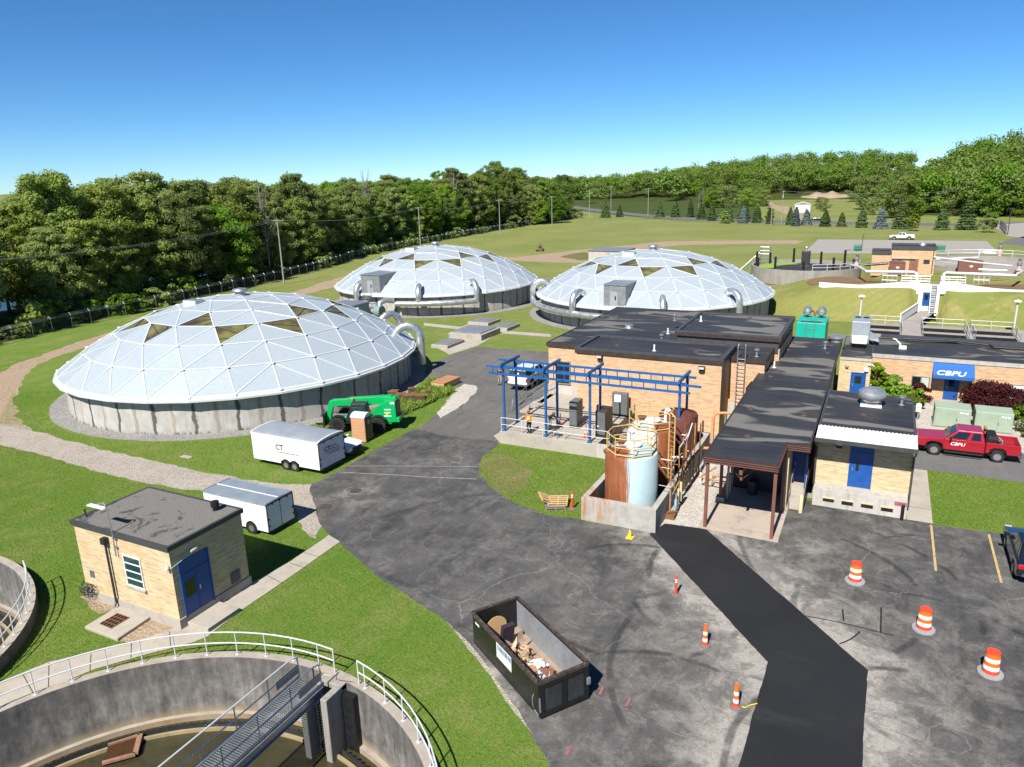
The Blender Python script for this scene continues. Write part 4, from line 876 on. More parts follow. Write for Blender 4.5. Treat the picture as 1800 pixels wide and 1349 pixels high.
tk1.location = (*K1, 0); tk1.rotation_euler.z = a1
tk2 = dup(tk1, (*K2, 0), a2, 'domed concrete tank at the far left, behind the nearest dome and by the fence')
tk3 = dup(tk1, (*K3, 0), a3, 'domed concrete tank partly hidden behind the black roofs of the brick building')
gooseneck(tk1, K1, 697, 575, a1, .38, top=4.9, ang=63); gooseneck(tk1, K1, 742, 605, a1, .42, top=5.0, ang=33)
b0 = gooseneck(tk2, K2, 592, 530, a2, .42, .9); b1 = gooseneck(tk2, K2, 608, 527, a2, .38, 1.5); b2 = gooseneck(tk2, K2, 733, 530, a2, .4, 1.9, top=4.5); b3 = gooseneck(tk2, K2, 852, 527, a2, .42, 1.9)
header(tk2, ang_to(K2, 672, 545, 2)-a2, b3)
header(tk2, b0-.12, ang_to(K2, 640, 540, 2)-a2, 1.5, .5)
c0 = gooseneck(tk3, K3, 941, 520, a3, .42, 1.9); c1 = gooseneck(tk3, K3, 1003, 545, a3, .4, 1.9); gooseneck(tk3, K3, 1171, 565, a3, .4, 1.9, top=4.5); gooseneck(tk3, K3, 1300, 545, a3, .42, 1.9)
header(tk3, c0, ang_to(K3, 1062, 560, 2)-a3)
dormer(tk1, K1, a1, -58.2, -54.7, 65.0, 70.2, 5.4, 'back'); dormer(tk2, K2, a2, -69.7, -66.3, 88.0, 96.5); dormer(tk3, K3, a3, -31.35, -28.45, 87.8, 96.5)
for t_, c_k, rz, seed in ((tk1, K1, a1, 0), (tk2, K2, a2, 1), (tk3, K3, a3, 2)):  # small raised hatch near the top, camera side
    M = Matrix.Rotation(-rz, 4, 'Z'); mb = MB(M); z = dome_z(4.3); mb.box(-3.2, -1.5, -4.2, -3.0, z-.3, z+.3); o = mb.build('roof_hatch', MBATT, t_)
    mb = MB(M); mb.box(-3.1, -1.6, -4.1, -3.1, z+.304, z+.34); mb.build('hatch_lid', MGALV, o)
# stair and blower beside the far left tank
def stair(name, label, x0, x1, ytop, ybot, z0, z1, m, rails=True, n=None):
    """straight metal stair going down towards -y"""
    t = thing(name, label, 'stairs', ((x0+x1)/2, ybot, z0)); cx_ = (x0+x1)/2; w = (x1-x0)/2; n = n or max(3, int((z1-z0)/.2)); L_ = ytop-ybot
    for s_ in (-1, 1): mb = MB(); mb.bar((s_*w, 0, 0), (s_*w, L_, z1-z0), .06, .26); mb.build('stringer', m, t)
    for i in range(n): mb = MB(); mb.box(-w+.03, w-.03, L_*(i+.3)/n, L_*(i+.3)/n+.26, (z1-z0)*(i+1)/n-.05, (z1-z0)*(i+1)/n); mb.build('tread', m, t)
    if rails:
        for s_ in (-1, 1):
            mb = MB()
            for k in (.5, 1.): mb.rail([(s_*w, 0, k), (s_*w, L_, z1-z0+k)], .025)
            for q in (0, .5, 1): mb.rail([(s_*w, L_*q, (z1-z0)*q), (s_*w, L_*q, (z1-z0)*q+1)], .025)
            mb.build('handrail', m, t)
    return t
stair('metal_stair', 'grey metal stair climbing to the dormer door of the far left dome', -68.8, -67.5, 87.4, 83.6, 0, 3.05, MGALV)
g = G(668, 562); t = thing('blower', 'grey green fan housing with a bright pipe beside the metal stair', 'fan', (g.x, g.y, 0))
mb = MB(); mb.lathe((0, 0, 1.2), [(.2, -.5), (.85, -.48), (.9, 0), (.85, .48), (.2, .5)], 20, axis='x'); mb.build('fan_housing', mat('fan_green_grey', (.2, .28, .26), .5), t, smooth=True)
mb = MB(); mb.box(-.5, .5, -.6, .6, 0, .4); mb.build('fan_base', MCONC, t)
mb = MB(); mb.tube([(-.5, 0, 1.2), (-1.3, 0, 1.2)], .34, 12); mb.tube([(.1, 0, 1.9), (.1, .1, 2.4), (.5, .9, 2.7), (1.2, 2.0, 2.5)], .4, 12); mb.build('fan_duct', MALU, t, smooth=True)
# concrete hatches and the walk between the domes
def slab(name, label, x0, x1, y0, y1, h, top=None, lid=.08):
    t = thing(name, label, 'hatch', ((x0+x1)/2, (y0+y1)/2, 0)); w, d = (x1-x0)/2, (y1-y0)/2; mb = MB(); mb.box(-w, w, -d, d, -.1, h); mb.build('curb', MCONC, t, bevel=.03)
    if top: mb = MB(); mb.box(-w*.86, w*.86, -d*.84, d*.84, h+.003, h+lid); mb.build('lid', top, t, bevel=.01)
    return t
slab('access_hatch', 'biggest raised hatch with a blue grey metal lid between the domes', -48.1, -43.4, 77.2, 82.3, .75, MGALV, .18)
slab('access_hatch', 'low concrete hatch with a flat grey lid nearest to the asphalt', -47.4, -45.1, 72.0, 76.0, .38, MGALVD)
slab('access_hatch', 'low pale concrete hatch farthest from the asphalt', -50.4, -47.2, 86.0, 89.6, .4, MGALVD)
slab('access_hatch', 'small concrete hatch right of the far pale one', -45.6, -43.0, 83.4, 87.2, .45, MGALVD)
sheet('concrete_path', GP([(745, 568), (800, 574), (860, 580), (968, 588), (968, 593), (860, 585), (800, 579), (745, 573)]), .02, MCONC)
sheet('concrete_path', GP([(765, 610), (810, 586), (870, 590), (840, 608), (790, 624)]), .018, MCONC)
sheet('concrete_path', GP([(805, 577), (835, 566), (850, 568), (822, 580)]), .022, MCONC)
# concrete access building behind the right dome
t = thing('access_building', 'low whitish concrete building with a flat grey roof behind the right dome', 'building', (-58, 168, 0))
mb = MB(); mb.box(-4.4, 4.4, -4, 4, -.1, 2.35); mb.build('wall', MCONCW, t); mb = MB(); mb.box(-4.6, 4.6, -4.2, 4.2, 2.354, 2.5); mb.build('roof', MGALVD, t)
mb = MB(); mb.box(.1, 1., -4.03, -4.004, 0, 2.05); mb.build('door', MGREYL, t)
# utility poles and wires along the fence and the road
def pole(x, y, h, label, arm=2.4, rz=0., lamp=False):
    t = thing('utility_pole', label, 'pole', (x, y, 0), rz, 'utility poles'); mb = MB(); mb.tube([(0, 0, -.2), (0, 0, h)], [.17, .12], 8); mb.build('pole_shaft', MPOLE, t, smooth=True)
    if arm: mb = MB(); mb.box(-arm/2, arm/2, -.06, .06, h-.35, h-.23); mb.build('crossarm', MPOLE, t)
    if arm:
        for s_ in (-1, -.4, .4, 1): mb = MB(); mb.lathe((s_*arm/2*.92, 0, h-.23), [(.04, 0), (.06, .06), (.03, .16)], 6); mb.build('insulator', MGREY, t)
    return t
PT = []
for (px, py), h, lab in (((499.5, 500), 12.8, 'tallest looking wooden pole, nearest on the left, by the dirt path'), ((739.5, 436), 11.9, 'wooden pole rising just behind the far left dome'), ((879, 414), 12.3, 'wooden pole at the wood edge right of the far left dome'),
        ((970.5, 398), 12.0, 'wooden pole at the corner of the wood near the big rounded trees'), ((1036, 386), 13.0, 'wooden pole beside the pair of spruces at the left of the row'), ((1074, 368), 13.4, 'wooden pole behind the far road'), ((1139, 380), 13.0, 'wooden pole where the meadow meets the thicket')):
    g = G(px, py); pole(g.x, g.y, h, lab, rz=.35); PT.append(Vector((g.x, g.y, h-.2)))
def wire(a, b, sag, off=(0, 0), r=.018):
    mb = MB(); n = 14; o = Vector((*off, 0)); mb.tube([a+o+(b-a)*i/n-Vector((0, 0, 4*sag*(i/n)*(1-i/n))) for i in range(n+1)], r, 4, cap=False)
    tag(mb.build('power_line', MWIRE), 'thin overhead wire sagging between wooden poles along the wood', 'wire', 'overhead wires by the wood')
LP = Vector((-88, 33, 12.6))
for dx in (-.9, .9):
    wire(LP, PT[0], 1.3, (dx, 0), .02)
    for a, b in zip(PT[:4], PT[1:5]): wire(a, b, 1.4, (dx, 0), .022)
    wire(PT[4], PT[5], 1.2, (dx, 0), .024)
g = G(1373.5, 392); pole(g.x, g.y, 12, 'thin pole with a transformer can left of the white shed', arm=1.2); pa = Vector((g.x, g.y, 11.8))
mb = MB(); mb.lathe((0, -.35, 9.2), [(.3, 0), (.3, 1.1), (.2, 1.2)], 10); o = mb.build('transformer_can', MGREYL, [x for x in COL.objects if x.get('label') == 'thin pole with a transformer can left of the white shed'][0])
g = G(1355, 398); pole(g.x, g.y, 8.1, 'short pale pole without a crossarm at the row of conifers', arm=0)
g = G(1746, 378); pole(g.x, g.y, 10.6, 'leaning grey pole at the right edge above the gate', arm=1.6).rotation_euler = (0, -.05, 0); pb = Vector((g.x-.5, g.y, 10.4))
for dz in (0, -2.2):
    a, b = pa+Vector((0, 0, dz)), pb+Vector((0, 0, dz)); mb = MB(); mb.tube([a+(b-a)*i/20-Vector((0, 0, 6.0*(i/20)*(1-i/20))) for i in range(21)], .05, 4, cap=False)
    tag(mb.build('power_line', MWIRE), 'long overhead wire crossing in front of the wood on the right', 'wire', 'overhead wires on the right')
    c = pb+Vector((60, -25, 0)); mb = MB(); mb.tube([b+(c+Vector((0, 0, dz))-b)*i/8 for i in range(9)], .05, 4, cap=False); tag(mb.build('power_line', MWIRE), 'overhead wire leaving the right edge from the leaning pole', 'wire', 'overhead wires at the right edge')
# chain link fence along the wood
t = thing('chain_link_fence', 'chain link fence with angled tops running along the wood', 'fence', (0, 0, 0))
fl = []
for v in np.arange(46, 346, 3.2): fl.append((fence_u(v), float(v)))
mb = MB()
for (a, b), (c, d) in zip(fl, fl[1:]): mb.add([(a, b, .02), (c, d, .02), (c, d, 1.9), (a, b, 1.9)], [(0, 1, 2, 3)])
mb.build('wire_mesh', MCHAIN, t)
mb = MB(); mb.tube([(a, b, 1.9) for a, b in fl], .03, 5)
for k in (.12, .24, .36): mb.tube([(a-k*.8, b, 1.92+k*.8) for a, b in fl], .012, 3)
mb.build('top_rail', MGALV, t)
for a, b in fl[:96]: mb = MB(); mb.tube([(a, b, -.1), (a, b, 1.92), (a-.33, b, 2.25)], .03, 6); mb.build('post', MGALV, t)
# ---------------------------------------------------------------- buildings
MDRAIN = mat('dark_drain', (.07, .045, .04), .7)
def onv(px, py, v): d = ray(px, py); t_ = v/d.y; return Vector((d.x*t_, v, CAMH+d.z*t_))
def onu(px, py, u): d = ray(px, py); t_ = u/d.x; return Vector((u, d.y*t_, CAMH+d.z*t_))
class Bld:
    def __init__(s, name, label, cat, loc): s.t = thing(name, label, cat, loc); s.M = T(*loc).inverted()
    def mb(s): return MB(s.M)
    def box(s, name, m, *b, parent=None, bevel=0.): return s.mb().box(*b).build(name, m, parent or s.t, bevel=bevel)
def flat_roof(b, poly, z, fas, top, th=.3, lip=.1, lipw=.22, name='roof'):
    """roof slab with a fascia, a raised edge and a membrane on top"""
    r = b.mb().prism(poly, z-th, z).build(name, fas, b.t)
    n = len(poly); A = sum(poly[i][0]*poly[(i+1) % n][1]-poly[(i+1) % n][0]*poly[i][1] for i in range(n)); P = poly if A > 0 else poly[::-1]
    ins = []
    for i in range(n):
        a, p, c = Vector(P[i-1]), Vector(P[i]), Vector(P[(i+1) % n]); d1 = (p-a).normalized(); d2 = (c-p).normalized()
        ins.append(p+(Vector((-d1.y, d1.x))+Vector((-d2.y, d2.x)))*lipw)
    m = b.mb(); vs = [(x, y, z+lip) for x, y in P]+[(x, y, z+lip) for x, y in ins]+[(x, y, z+.002) for x, y in P]+[(x, y, z+.002) for x, y in ins]
    fs = []
    for i in range(n):
        j = (i+1) % n; fs += [(i, j, n+j, n+i), (2*n+i, 2*n+j, j, i), (n+i, n+j, 3*n+j, 3*n+i)]
    m.add(vs, fs); m.build('roof_edge', fas if lip < .06 else MFASCG, r)
    m = b.mb(); m.add([(x, y, z+.012) for x, y in ins], [tuple(range(n))]); m.build('membrane', top, r); return r
def roof_bits(b, r, spots, z):
    for u, v, kd in spots:
        m = b.mb()
        if kd == 'pipe': m.lathe((u, v, z), [(.16, 0), (.07, .06), (.07, .5), (0, .5)], 10); m.build('vent_pipe', MWHITE, r)
        elif kd == 'drain': m.lathe((u, v, z), [(.24, 0), (.2, .05), (.1, .09), (0, .1)], 12); m.build('roof_drain', MDRAIN, r)
        elif kd == 'goose': m.lathe((u, v, z), [(.18, 0), (.1, .05), (.1, .45), (.2, .48), (.2, .6), (0, .66)], 10); m.build('vent_cap', MGALV, r)
        elif kd == 'disc': m.lathe((u, v, z), [(.45, 0), (.35, .12), (.42, .16), (.4, .22), (0, .26)], 16); m.build('vent_cap', MGALV, r)
        elif kd == 'fan': m.lathe((u, v, z), [(.55, 0), (.55, .22), (.5, .25), (.78, .45), (.86, .7), (.8, .92), (.5, 1.12), (.16, 1.18), (0, 1.18)], 24); m.build('exhaust_fan', MALU, r, smooth=True); b.mb().box(u-.62, u+.62, v-.62, v+.62, z, z+.1).build('fan_curb', MWHITE, r)
def door(b, m, x0, x1, z0, z1, plane, axis='v', sign=-1, window=None, handle=True, two=False, transom=0.):
    """door leaf set into a wall facing -v (axis v) or +u (axis u)"""
    def bx(name, mt, a0, a1, c0, c1, d0, d1, par):
        lo, hi = sorted((plane+sign*d0, plane+sign*d1))
        return b.mb().box(*((a0, a1, lo, hi, c0, c1) if axis == 'v' else (lo, hi, a0, a1, c0, c1))).build(name, mt, par)
    d = bx('door', m, x0, x1, z0, z1, -.05, .035, b.t)
    fr = b.mb()
    for a0, a1, c0, c1 in ((x0-.07, x0, z0, z1+.07), (x1, x1+.07, z0, z1+.07), (x0, x1, z1, z1+.07)):
        lo, hi = sorted((plane-sign*.05, plane+sign*.06)); fr.box(*((a0, a1, lo, hi, c0, c1) if axis == 'v' else (lo, hi, a0, a1, c0, c1)))
    if transom:
        lo, hi = sorted((plane+sign*.02, plane+sign*.055)); fr.box(*((x0, x1, lo, hi, z1-transom-.04, z1-transom+.03) if axis == 'v' else (lo, hi, x0, x1, z1-transom-.04, z1-transom+.03)))
    if two:
        c = (x0+x1)/2; lo, hi = sorted((plane+sign*.02, plane+sign*.05)); fr.box(*((c-.02, c+.02, lo, hi, z0, z1-transom) if axis == 'v' else (lo, hi, c-.02, c+.02, z0, z1-transom)))
    fr.build('door_frame', m, d)
    if window: bx('door_window', MGLASS, *window, .036, .045, d)
    if handle:
        hx = (x0+x1)/2+.08 if two else x0+.1
        bx('handle', MGALV, hx, hx+.05, z0+1.0, z0+1.2, .036, .1, d)
    return d
def window(b, u0, u1, z0, z1, v, glass, bars=0, mull=1, frame=None, sill=True, blind=None):
    fm = frame or MWHITE; w = b.mb()
    for a0, a1, c0, c1 in ((u0, u0+.06, z0, z1), (u1-.06, u1, z0, z1), (u0+.06, u1-.06, z1-.06, z1), (u0+.06, u1-.06, z0, z0+.06)): w.box(a0, a1, v-.05, v+.02, c0, c1)
    for k in range(1, bars+1): zz = z0+(z1-z0)*k/(bars+1); w.box(u0+.06, u1-.06, v-.045, v+.01, zz-.025, zz+.025)
    for k in range(1, mull): uu = u0+(u1-u0)*k/mull; w.box(uu-.025, uu+.025, v-.047, v+.01, z0+.06, z1-.06)
    f = w.build('window', fm, b.t); b.mb().box(u0+.06, u1-.06, v-.02, v-.004, z0+.06, z1-.06).build('pane', glass, f)
    if blind: b.mb().box(*blind, v-.03, v-.021, z0+.07, z1-.07).build('blind', MSAGEL, f)
    if sill: b.mb().box(u0-.08, u1+.08, v-.12, v+.01, z0-.1, z0-.004).build('sill', MCONC, f)
    return f
MSAGEL = mat('pale_blind', (.5, .56, .5), .6, 0, .08, 1.5, stretch=(1, 1, 8))
# --- small brick hut in front
b = Bld('brick_hut', 'small buff brick hut with a gravelly grey flat roof beside the round open tank', 'building', (-30, 21, 0))
b.box('wall', MBRICKY, -33.3, -26.75, 18.97, 23.1, .5, 3.9); b.box('foundation', MCONC, -33.36, -26.69, 18.91, 23.16, -.1, .5)
r = flat_roof(b, [(-33.4, 18.86), (-26.66, 18.86), (-26.66, 23.2), (-33.4, 23.2)], 4.12, MFASCG, MROOFG, .2, .03, .14)
g = G(379, 897, 4.13); b.mb().lathe(g, [(.14, 0), (.12, .18), (.2, .2), (.2, .46), (.06, .5), (0, .5)], 16).build('roof_vent', MBLACK, r)
g = G(151, 908, 4.13); b.mb().lathe(g, [(.1, 0), (.03, .08), (.03, .35), (.06, .36), (0, .4)], 8).build('vent_pipe', MBLACK, r)
t_win = window(b, -29.98, -28.78, 1.5, 3.08, 18.97, MGLASSG, 3, 1)
d = door(b, MBLUE, 19.36, 20.86, .42, 3.1, -26.75, 'u', 1, (19.48, 20.0, 1.35, 2.15), True, True, .62)
m = b.mb(); m.box(-26.75, -26.7, 22.0, 22.55, .62, 1.2)
for k in range(5): m.box(-26.7, -26.68, 22.03, 22.52, .66+k*.11, .71+k*.11)
m.build('louvre', MGREY, b.t)
p = onv(178, 930, 18.8); m = b.mb(); m.box(p.x-.14, p.x+.14, 18.7, 18.95, 3.45, 3.75); m.tube([(p.x, 18.84, 3.45), (p.x, 18.84, .4), (p.x+.02, 18.7, .22)], .055, 8); m.build('downpipe', MDARKG, b.t)
b.box('vent_plate', MGREY, -32.75, -32.45, 18.94, 18.97, 1.25, 1.6)
m = b.mb(); m.tube([(-26.74, 18.9, 3.15), (-26.7, 18.9, 3.1), (-26.68, 19.9, 3.3)], .012, 5); m.lathe((-26.86, 18.84, 3.1), [(.0, -.1), (.09, -.08), (.1, .02), (.05, .12), (0, .13)], 12); m.build('corner_light', MWHITE, b.t)
b.mb().lathe((-26.66, 20.15, 3.42), [(0, -.2), (.07, -.16), (.09, 0), (.07, .16), (0, .2)], 12, axis='y').build('door_light', MCOPE, b.t)
p0, p1, p2 = onv(204, 978, 18.85), onv(185, 889, 18.85), onv(160, 893, 18.85)
m = b.mb(); m.tube([p0, onv(197, 935, 18.85), p1, p1+Vector((-.1, 0, .12)), (p1+p2)/2+Vector((0, 0, .12))], .03, 8)
for q in (.15, .5): c = p0.lerp(onv(197, 935, 18.85), q+.2); m.box(c.x-.12, c.x+.12, 18.86, 18.97, c.z-.03, c.z+.03)
lm = m.build('lamp_mast', MGALV, b.t); c = (p1*.35+p2*.65); b.mb().add(*[[(c+Vector((x*.62, y*.2, z_*.1))) for x, y, z_ in ((-1, -.5, -.3), (1, -.5, -.3), (1, .5, -.3), (-1, .5, -.3), (-.8, -.7, .6), (.9, -.7, .8), (.9, .7, .8), (-.8, .7, .6))], [(0, 3, 2, 1), (4, 5, 6, 7), (0, 1, 5, 4), (1, 2, 6, 5), (2, 3, 7, 6), (3, 0, 4, 7)]]).build('lamp_head', MWHITE, lm, bevel=.06)
t = thing('grate_slab', 'concrete slab with a dark square iron grate beside the hut', 'grate', (-29.75, 18.1, 0))
m = MB(); m.prism([(-1.12, -.95), (1.15, -.95), (1.0, .8), (-1.2, .85)], -.1, .14); m.build('slab', MCONC, t, bevel=.02)
m = MB(); m.box(-.62, .18, -.55, .35, .142, .147); m.build('pit', MBLACK, t); m = MB()
for k in range(5): m.box(-.62+k*.2-.02, -.62+k*.2+.02, -.55, .35, .15, .18)
for k in range(5): m.box(-.62, .18, -.55+k*.225-.015, -.55+k*.225+.015, .147, .175)
m.build('grate', MRUST, t)
tag(MB().box(-26.66, -25.36, 19.25, 21.1, -.05, .24).build('door_landing', MCONC, bevel=.02), 'raised pale concrete landing in front of the hut door', 'landing')
t = thing('hose_coil', 'tangled dark hoses hanging in a coil on the hut wall', 'hose', (-32.9, 18.75, .55)); m = MB()
for k in range(9):
    cx_, cz, rr = rnd.uniform(-.35, .4), rnd.uniform(-.1, .2), rnd.uniform(.2, .38); m.tube([(cx_+rr*.75*math.cos(a_), rnd.uniform(-.12, .1), cz+rr*math.sin(a_)) for a_ in np.linspace(0, 2*PI, 18)], .016, 5, closed=True)
m.build('hose', MDARKG, t)
# --- the brick process building: long flat part, higher front part, raised part behind
b = Bld('process_building', 'big orange brick building with stepped black flat roofs behind the blue steel frame', 'building', (-16, 60, 0)); MB_ = b
b.box('wall', MBRICK, -25.3, -7.35, 56.8, 75.4, 1.75, 5.2); b.box('foundation', MCONCW, -25.34, -7.31, 56.76, 75.44, -.1, 1.75)
r = flat_roof(b, [(-25.45, 56.66), (-7.22, 56.66), (-7.22, 75.55), (-25.45, 75.55)], 5.45, MFASC, MROOF, .3, .05, .15)
roof_bits(b, r, [(*G(1106, 576, 5.46)[:2], 'disc'), (*G(1163, 600, 5.46)[:2], 'goose'), (*G(1119, 552, 5.46)[:2], 'drain'), (*G(1060, 561, 5.46)[:2], 'drain'), (*G(1255, 590, 5.46)[:2], 'drain'), (*G(1174, 587, 5.46)[:2], 'pipe'), (*G(1330, 627, 5.46)[:2], 'goose'), (*G(1090, 580, 5.46)[:2], 'drain')], 5.462)
b.box('wall', MBRICK, -21.45, -9.95, 53.72, 58.85, -.1, 5.6)
r = flat_roof(b, [(-21.57, 53.6), (-9.83, 53.6), (-9.83, 58.95), (-21.57, 58.95)], 5.85, MFASC, MROOF, .3, .16, .3)
roof_bits(b, r, [(*G(1085, 607, 5.86)[:2], 'drain'), (*G(1150, 617, 5.86)[:2], 'pipe'), (*G(1224, 619, 5.86)[:2], 'drain')], 5.862)
b.box('wall', MFASCG, -15.2, -6.95, 61.1, 70.1, 5.0, 6.0); b.box('wall', MBRICK, -15.1, -6.85, 61.2, 70.0, -.1, 5.3)
r = flat_roof(b, [(-15.35, 60.9), (-6.75, 60.9), (-6.75, 70.3), (-15.35, 70.3)], 6.28, MFASC, MROOF, .3, .12, .3)
roof_bits(b, r, [(*G(1186, 564, 6.29)[:2], 'goose'), (*G(1232, 565, 6.29)[:2], 'pipe'), (*G(1250, 555, 6.29)[:2], 'drain'), (*G(1318, 559, 6.29)[:2], 'drain'), (*G(1359, 574, 6.29)[:2], 'drain')], 6.292)
m = b.mb(); m.box(-24.37, -23.3, 56.7, 56.79, 1.98, 3.85); gd = m.build('glass_door', MGLASS, b.t); m = b.mb()
for x0, x1, z0, z1 in ((-24.45, -24.37, 1.9, 3.93), (-23.3, -23.22, 1.9, 3.93), (-24.37, -23.3, 3.85, 3.93), (-24.37, -23.3, 1.88, 1.98)): m.box(x0, x1, 56.66, 56.79, z0, z1)
m.build('door_frame', MGALV, gd)
def flood(b, px, py, v, label=None):
    p = onv(px, py, v); m = b.mb(); m.box(p.x-.24, p.x+.24, v-.34, v-.06, p.z-.02, p.z+.2); m.box(p.x-.16, p.x+.16, v-.2, v, p.z-.24, p.z-.02); f = m.build('floodlight', MFASC, b.t); b.mb().box(p.x-.2, p.x+.2, v-.36, v-.342, p.z, p.z+.17).build('lamp_lens', MLENS, f)
flood(b, 1055, 628, 53.7); flood(b, 1234, 648, 53.7)
p = onv(1166, 740, 53.7)
# wall ladder at the recess
t = thing('wall_ladder', 'grey roof ladder on the yellowish wall beside the black long roof', 'ladder', (-9.05, 56.55, 0)); m = MB()
for s_ in (-.28, .28): m.tube([(s_, 0, .3), (s_, 0, 6.4), (s_*.9, .12, 6.55), (s_*.9, .5, 6.4), (s_*.9, .5, 5.6)], .035, 8)
for k in range(17): m.tube([(-.28, 0, .6+k*.3), (.28, 0, .6+k*.3)], .02, 6)
m.build('rails_and_rungs', MGALVD, t)
m = MB(); m.tube([(.55, -.1, 0), (.55, -.1, 3.2), (.9, -.12, 3.75), (1.3, -.1, 3.8)], .07, 8); tag(m.build('conduit', MBLACK), 'black conduit bending off the wall beside the roof ladder', 'pipe').location = (-9.05, 56.5, 0)
# --- long low building with the car port at its end
b = Bld('gallery_building', 'long low building with a patched black roof ending in an open port on red posts', 'building', (-5.2, 55, 0))
b.box('wall', MBRICKY, -7.4, -2.95, 44.6, 70.9, -.1, 3.95)
b.box('wall', MBRICKY, -4.0, -3.78, 42.4, 44.6, -.1, 3.95)
r = flat_roof(b, [(-7.78, 38.1), (-3.9, 38.1), (-3.9, 41.75), (-2.66, 41.75), (-2.66, 71.2), (-7.78, 71.2)], 4.35, MFASC, MROOF, .4, .045, .1)
m = b.mb()
for z in (3.98, 4.1, 4.22): m.box(-7.8, -3.88, 38.06, 38.1, z, z+.03); m.box(-3.9, -3.86, 38.06, 41.73, z, z+.03); m.box(-3.86, -2.64, 41.71, 41.75, z, z+.03)
m.build('fascia_ribs', MRUSTRED, r)
O5 = lambda x, y: (1200+x/6, 560+y/6)
roof_bits(b, r, [(*G(*O5(685, 1240), 4.36)[:2], 'drain'), (*G(*O5(720, 955), 4.36)[:2], 'drain'), (*G(*O5(1280, 1022), 4.36)[:2], 'drain'), (*G(*O5(1420, 662), 4.36)[:2], 'drain'), (*G(*O5(930, 612), 4.36)[:2], 'drain'), (*G(*O5(965, 518), 4.36)[:2], 'pipe'), (*G(*O5(1025, 380), 4.36)[:2], 'goose'), (*G(*O5(1105, 330), 4.36)[:2], 'drain'), (*G(*O5(1500, 315), 4.36)[:2], 'goose'), (*G(*O5(1530, 365), 4.36)[:2], 'drain'), (*G(*O5(1155, 255), 4.36)[:2], 'drain'), (*G(*O5(1570, 285), 4.36)[:2], 'drain')], 4.362)
for u, v in ((-7.58, 38.3), (-4.02, 38.3), (-7.5, 42.1), (-3.97, 42.0)): b.box('post', MRUSTRED, u-.085, u+.085, v-.085, v+.085, .0, 3.95)
b.box('post_base', MCONC, -7.75, -7.25, 41.9, 42.4, -.02, .32)
b.box('shaded_overhead_door', MDARKG, -7.2, -4.3, 44.52, 44.6, .0, 3.4); b.box('beam', MBLUE, -7.4, -4.0, 43.6, 43.75, 3.3, 3.85)  # door coloured dark to carry the shade of the port's interior
m = b.mb(); m.box(-5.9, -5.72, 38.3, 39.9, 3.45, 3.75); m.box(-5.87, -5.75, 38.5, 38.6, 3.05, 3.45); m.bar((-6.6, 38.6, 3.9), (-5.85, 38.6, 3.1), .018); m.bar((-5.0, 38.6, 3.9), (-5.77, 38.6, 3.1), .018); m.build('hoist_beam', MRUSTRED, b.t)
m = b.mb(); m.box(-7.3, -7.0, 42.6, 42.9, .4, 1.6); m.tube([(-7.15, 42.4, 0), (-7.15, 42.4, 2.9), (-7.2, 42.4, 3.8)], .07, 8); m.build('pipe', MGALVD, b.t)
door(b, MBLUE, -3.75, -3.05, 1.05, 3.3, 44.6, 'v', -1)
b.box('open_door', MBLUE, -2.98, -2.9, 43.6, 44.5, 1.05, 3.2)
for s_ in (-3.66, -2.86):
    m = b.mb(); m.tube([(s_, 42.55, .0), (s_, 42.55, .95), (s_, 43.9, 1.95), (s_, 44.5, 1.95), (s_, 44.5, 1.0)], .03, 8); m.build('handrail', MGALV, b.t)
m = b.mb()
for k in range(5): m.box(-3.62, -2.9, 42.6+k*.3, 44.6, k*.2, k*.2+.2)
m.build('steps', MCONC, b.t)
sheet('carport_floor', [(-7.95, 38.0), (-3.65, 37.95), (-3.65, 44.6), (-7.95, 44.6)], .03, conc_mat('carport_concrete', (.46, .385, .32), .12, (.2, .16, .13), .5))
m = MB(); m.lathe((-2.95, 42.3, 0), [(.11, 0), (.11, 1.05), (.07, 1.12), (0, 1.13)], 14); tag(m.build('bollard', MYELC, smooth=True), 'pale cream bollard beside the steps at the loading dock', 'bollard')
for i in range(1, 2):
    p = G(1285+i*9, 822, .6); m = MB(); m.lathe((0, 0, 0), [(.28, 0), (.3, .3), (.28, .85), (.2, .88), (0, .88)], 14); o = tag(m.build('drum', MBLUE if i == 0 else MDARKG, smooth=True), ['dark blue drum in the shade under the open port roof', 'dark grey drum in the shade under the open port roof'][i], 'drum'); o.location = (-6.7+i*.8, 43.9, .03)
# --- loading dock building
b = Bld('dock_building', 'small flat roofed brick building with a loading dock and a white metal awning', 'building', (0, 48, 0))
b.box('wall', MBRICKY, -2.5, 2.55, 44.85, 53.4, 1.05, 4.15); b.box('foundation', MCONCW, -2.5, 2.55, 44.9, 53.4, -.1, 1.05)
r = flat_roof(b, [(-2.58, 45.2), (2.64, 45.2), (2.64, 53.5), (-2.58, 53.5)], 4.42, MFASCG, MROOF, .28, .06, .14)
g = G(1531, 712, 4.43); roof_bits(b, r, [(g.x, g.y, 'fan'), (*G(1584.5, 712, 4.43)[:2], 'goose'), (*G(1518, 729, 4.43)[:2], 'drain')], 4.432)
m = b.mb(); xs = np.arange(-2.55, 2.68, .1)
for i, x in enumerate(xs[:-1]):
    h0, h1 = (.035 if i % 2 else 0), (.035 if i % 2 else 0)
    m.add([(x, 43.45, 4.3+h0), (xs[i+1], 43.45, 4.3+h1), (xs[i+1], 45.32, 4.5+h1), (x, 45.32, 4.5+h0)], [(0, 1, 2, 3)])
    if i: m.add([(x, 43.45, 4.3), (x, 43.45, 4.335), (x, 45.32, 4.535), (x, 45.32, 4.5)], [(0, 1, 2, 3)])
aw = m.build('awning', MWHITEG, b.t); m = b.mb(); m.box(-2.6, 2.68, 43.33, 43.45, 4.12, 4.33); m.build('gutter', MFASCG, aw)
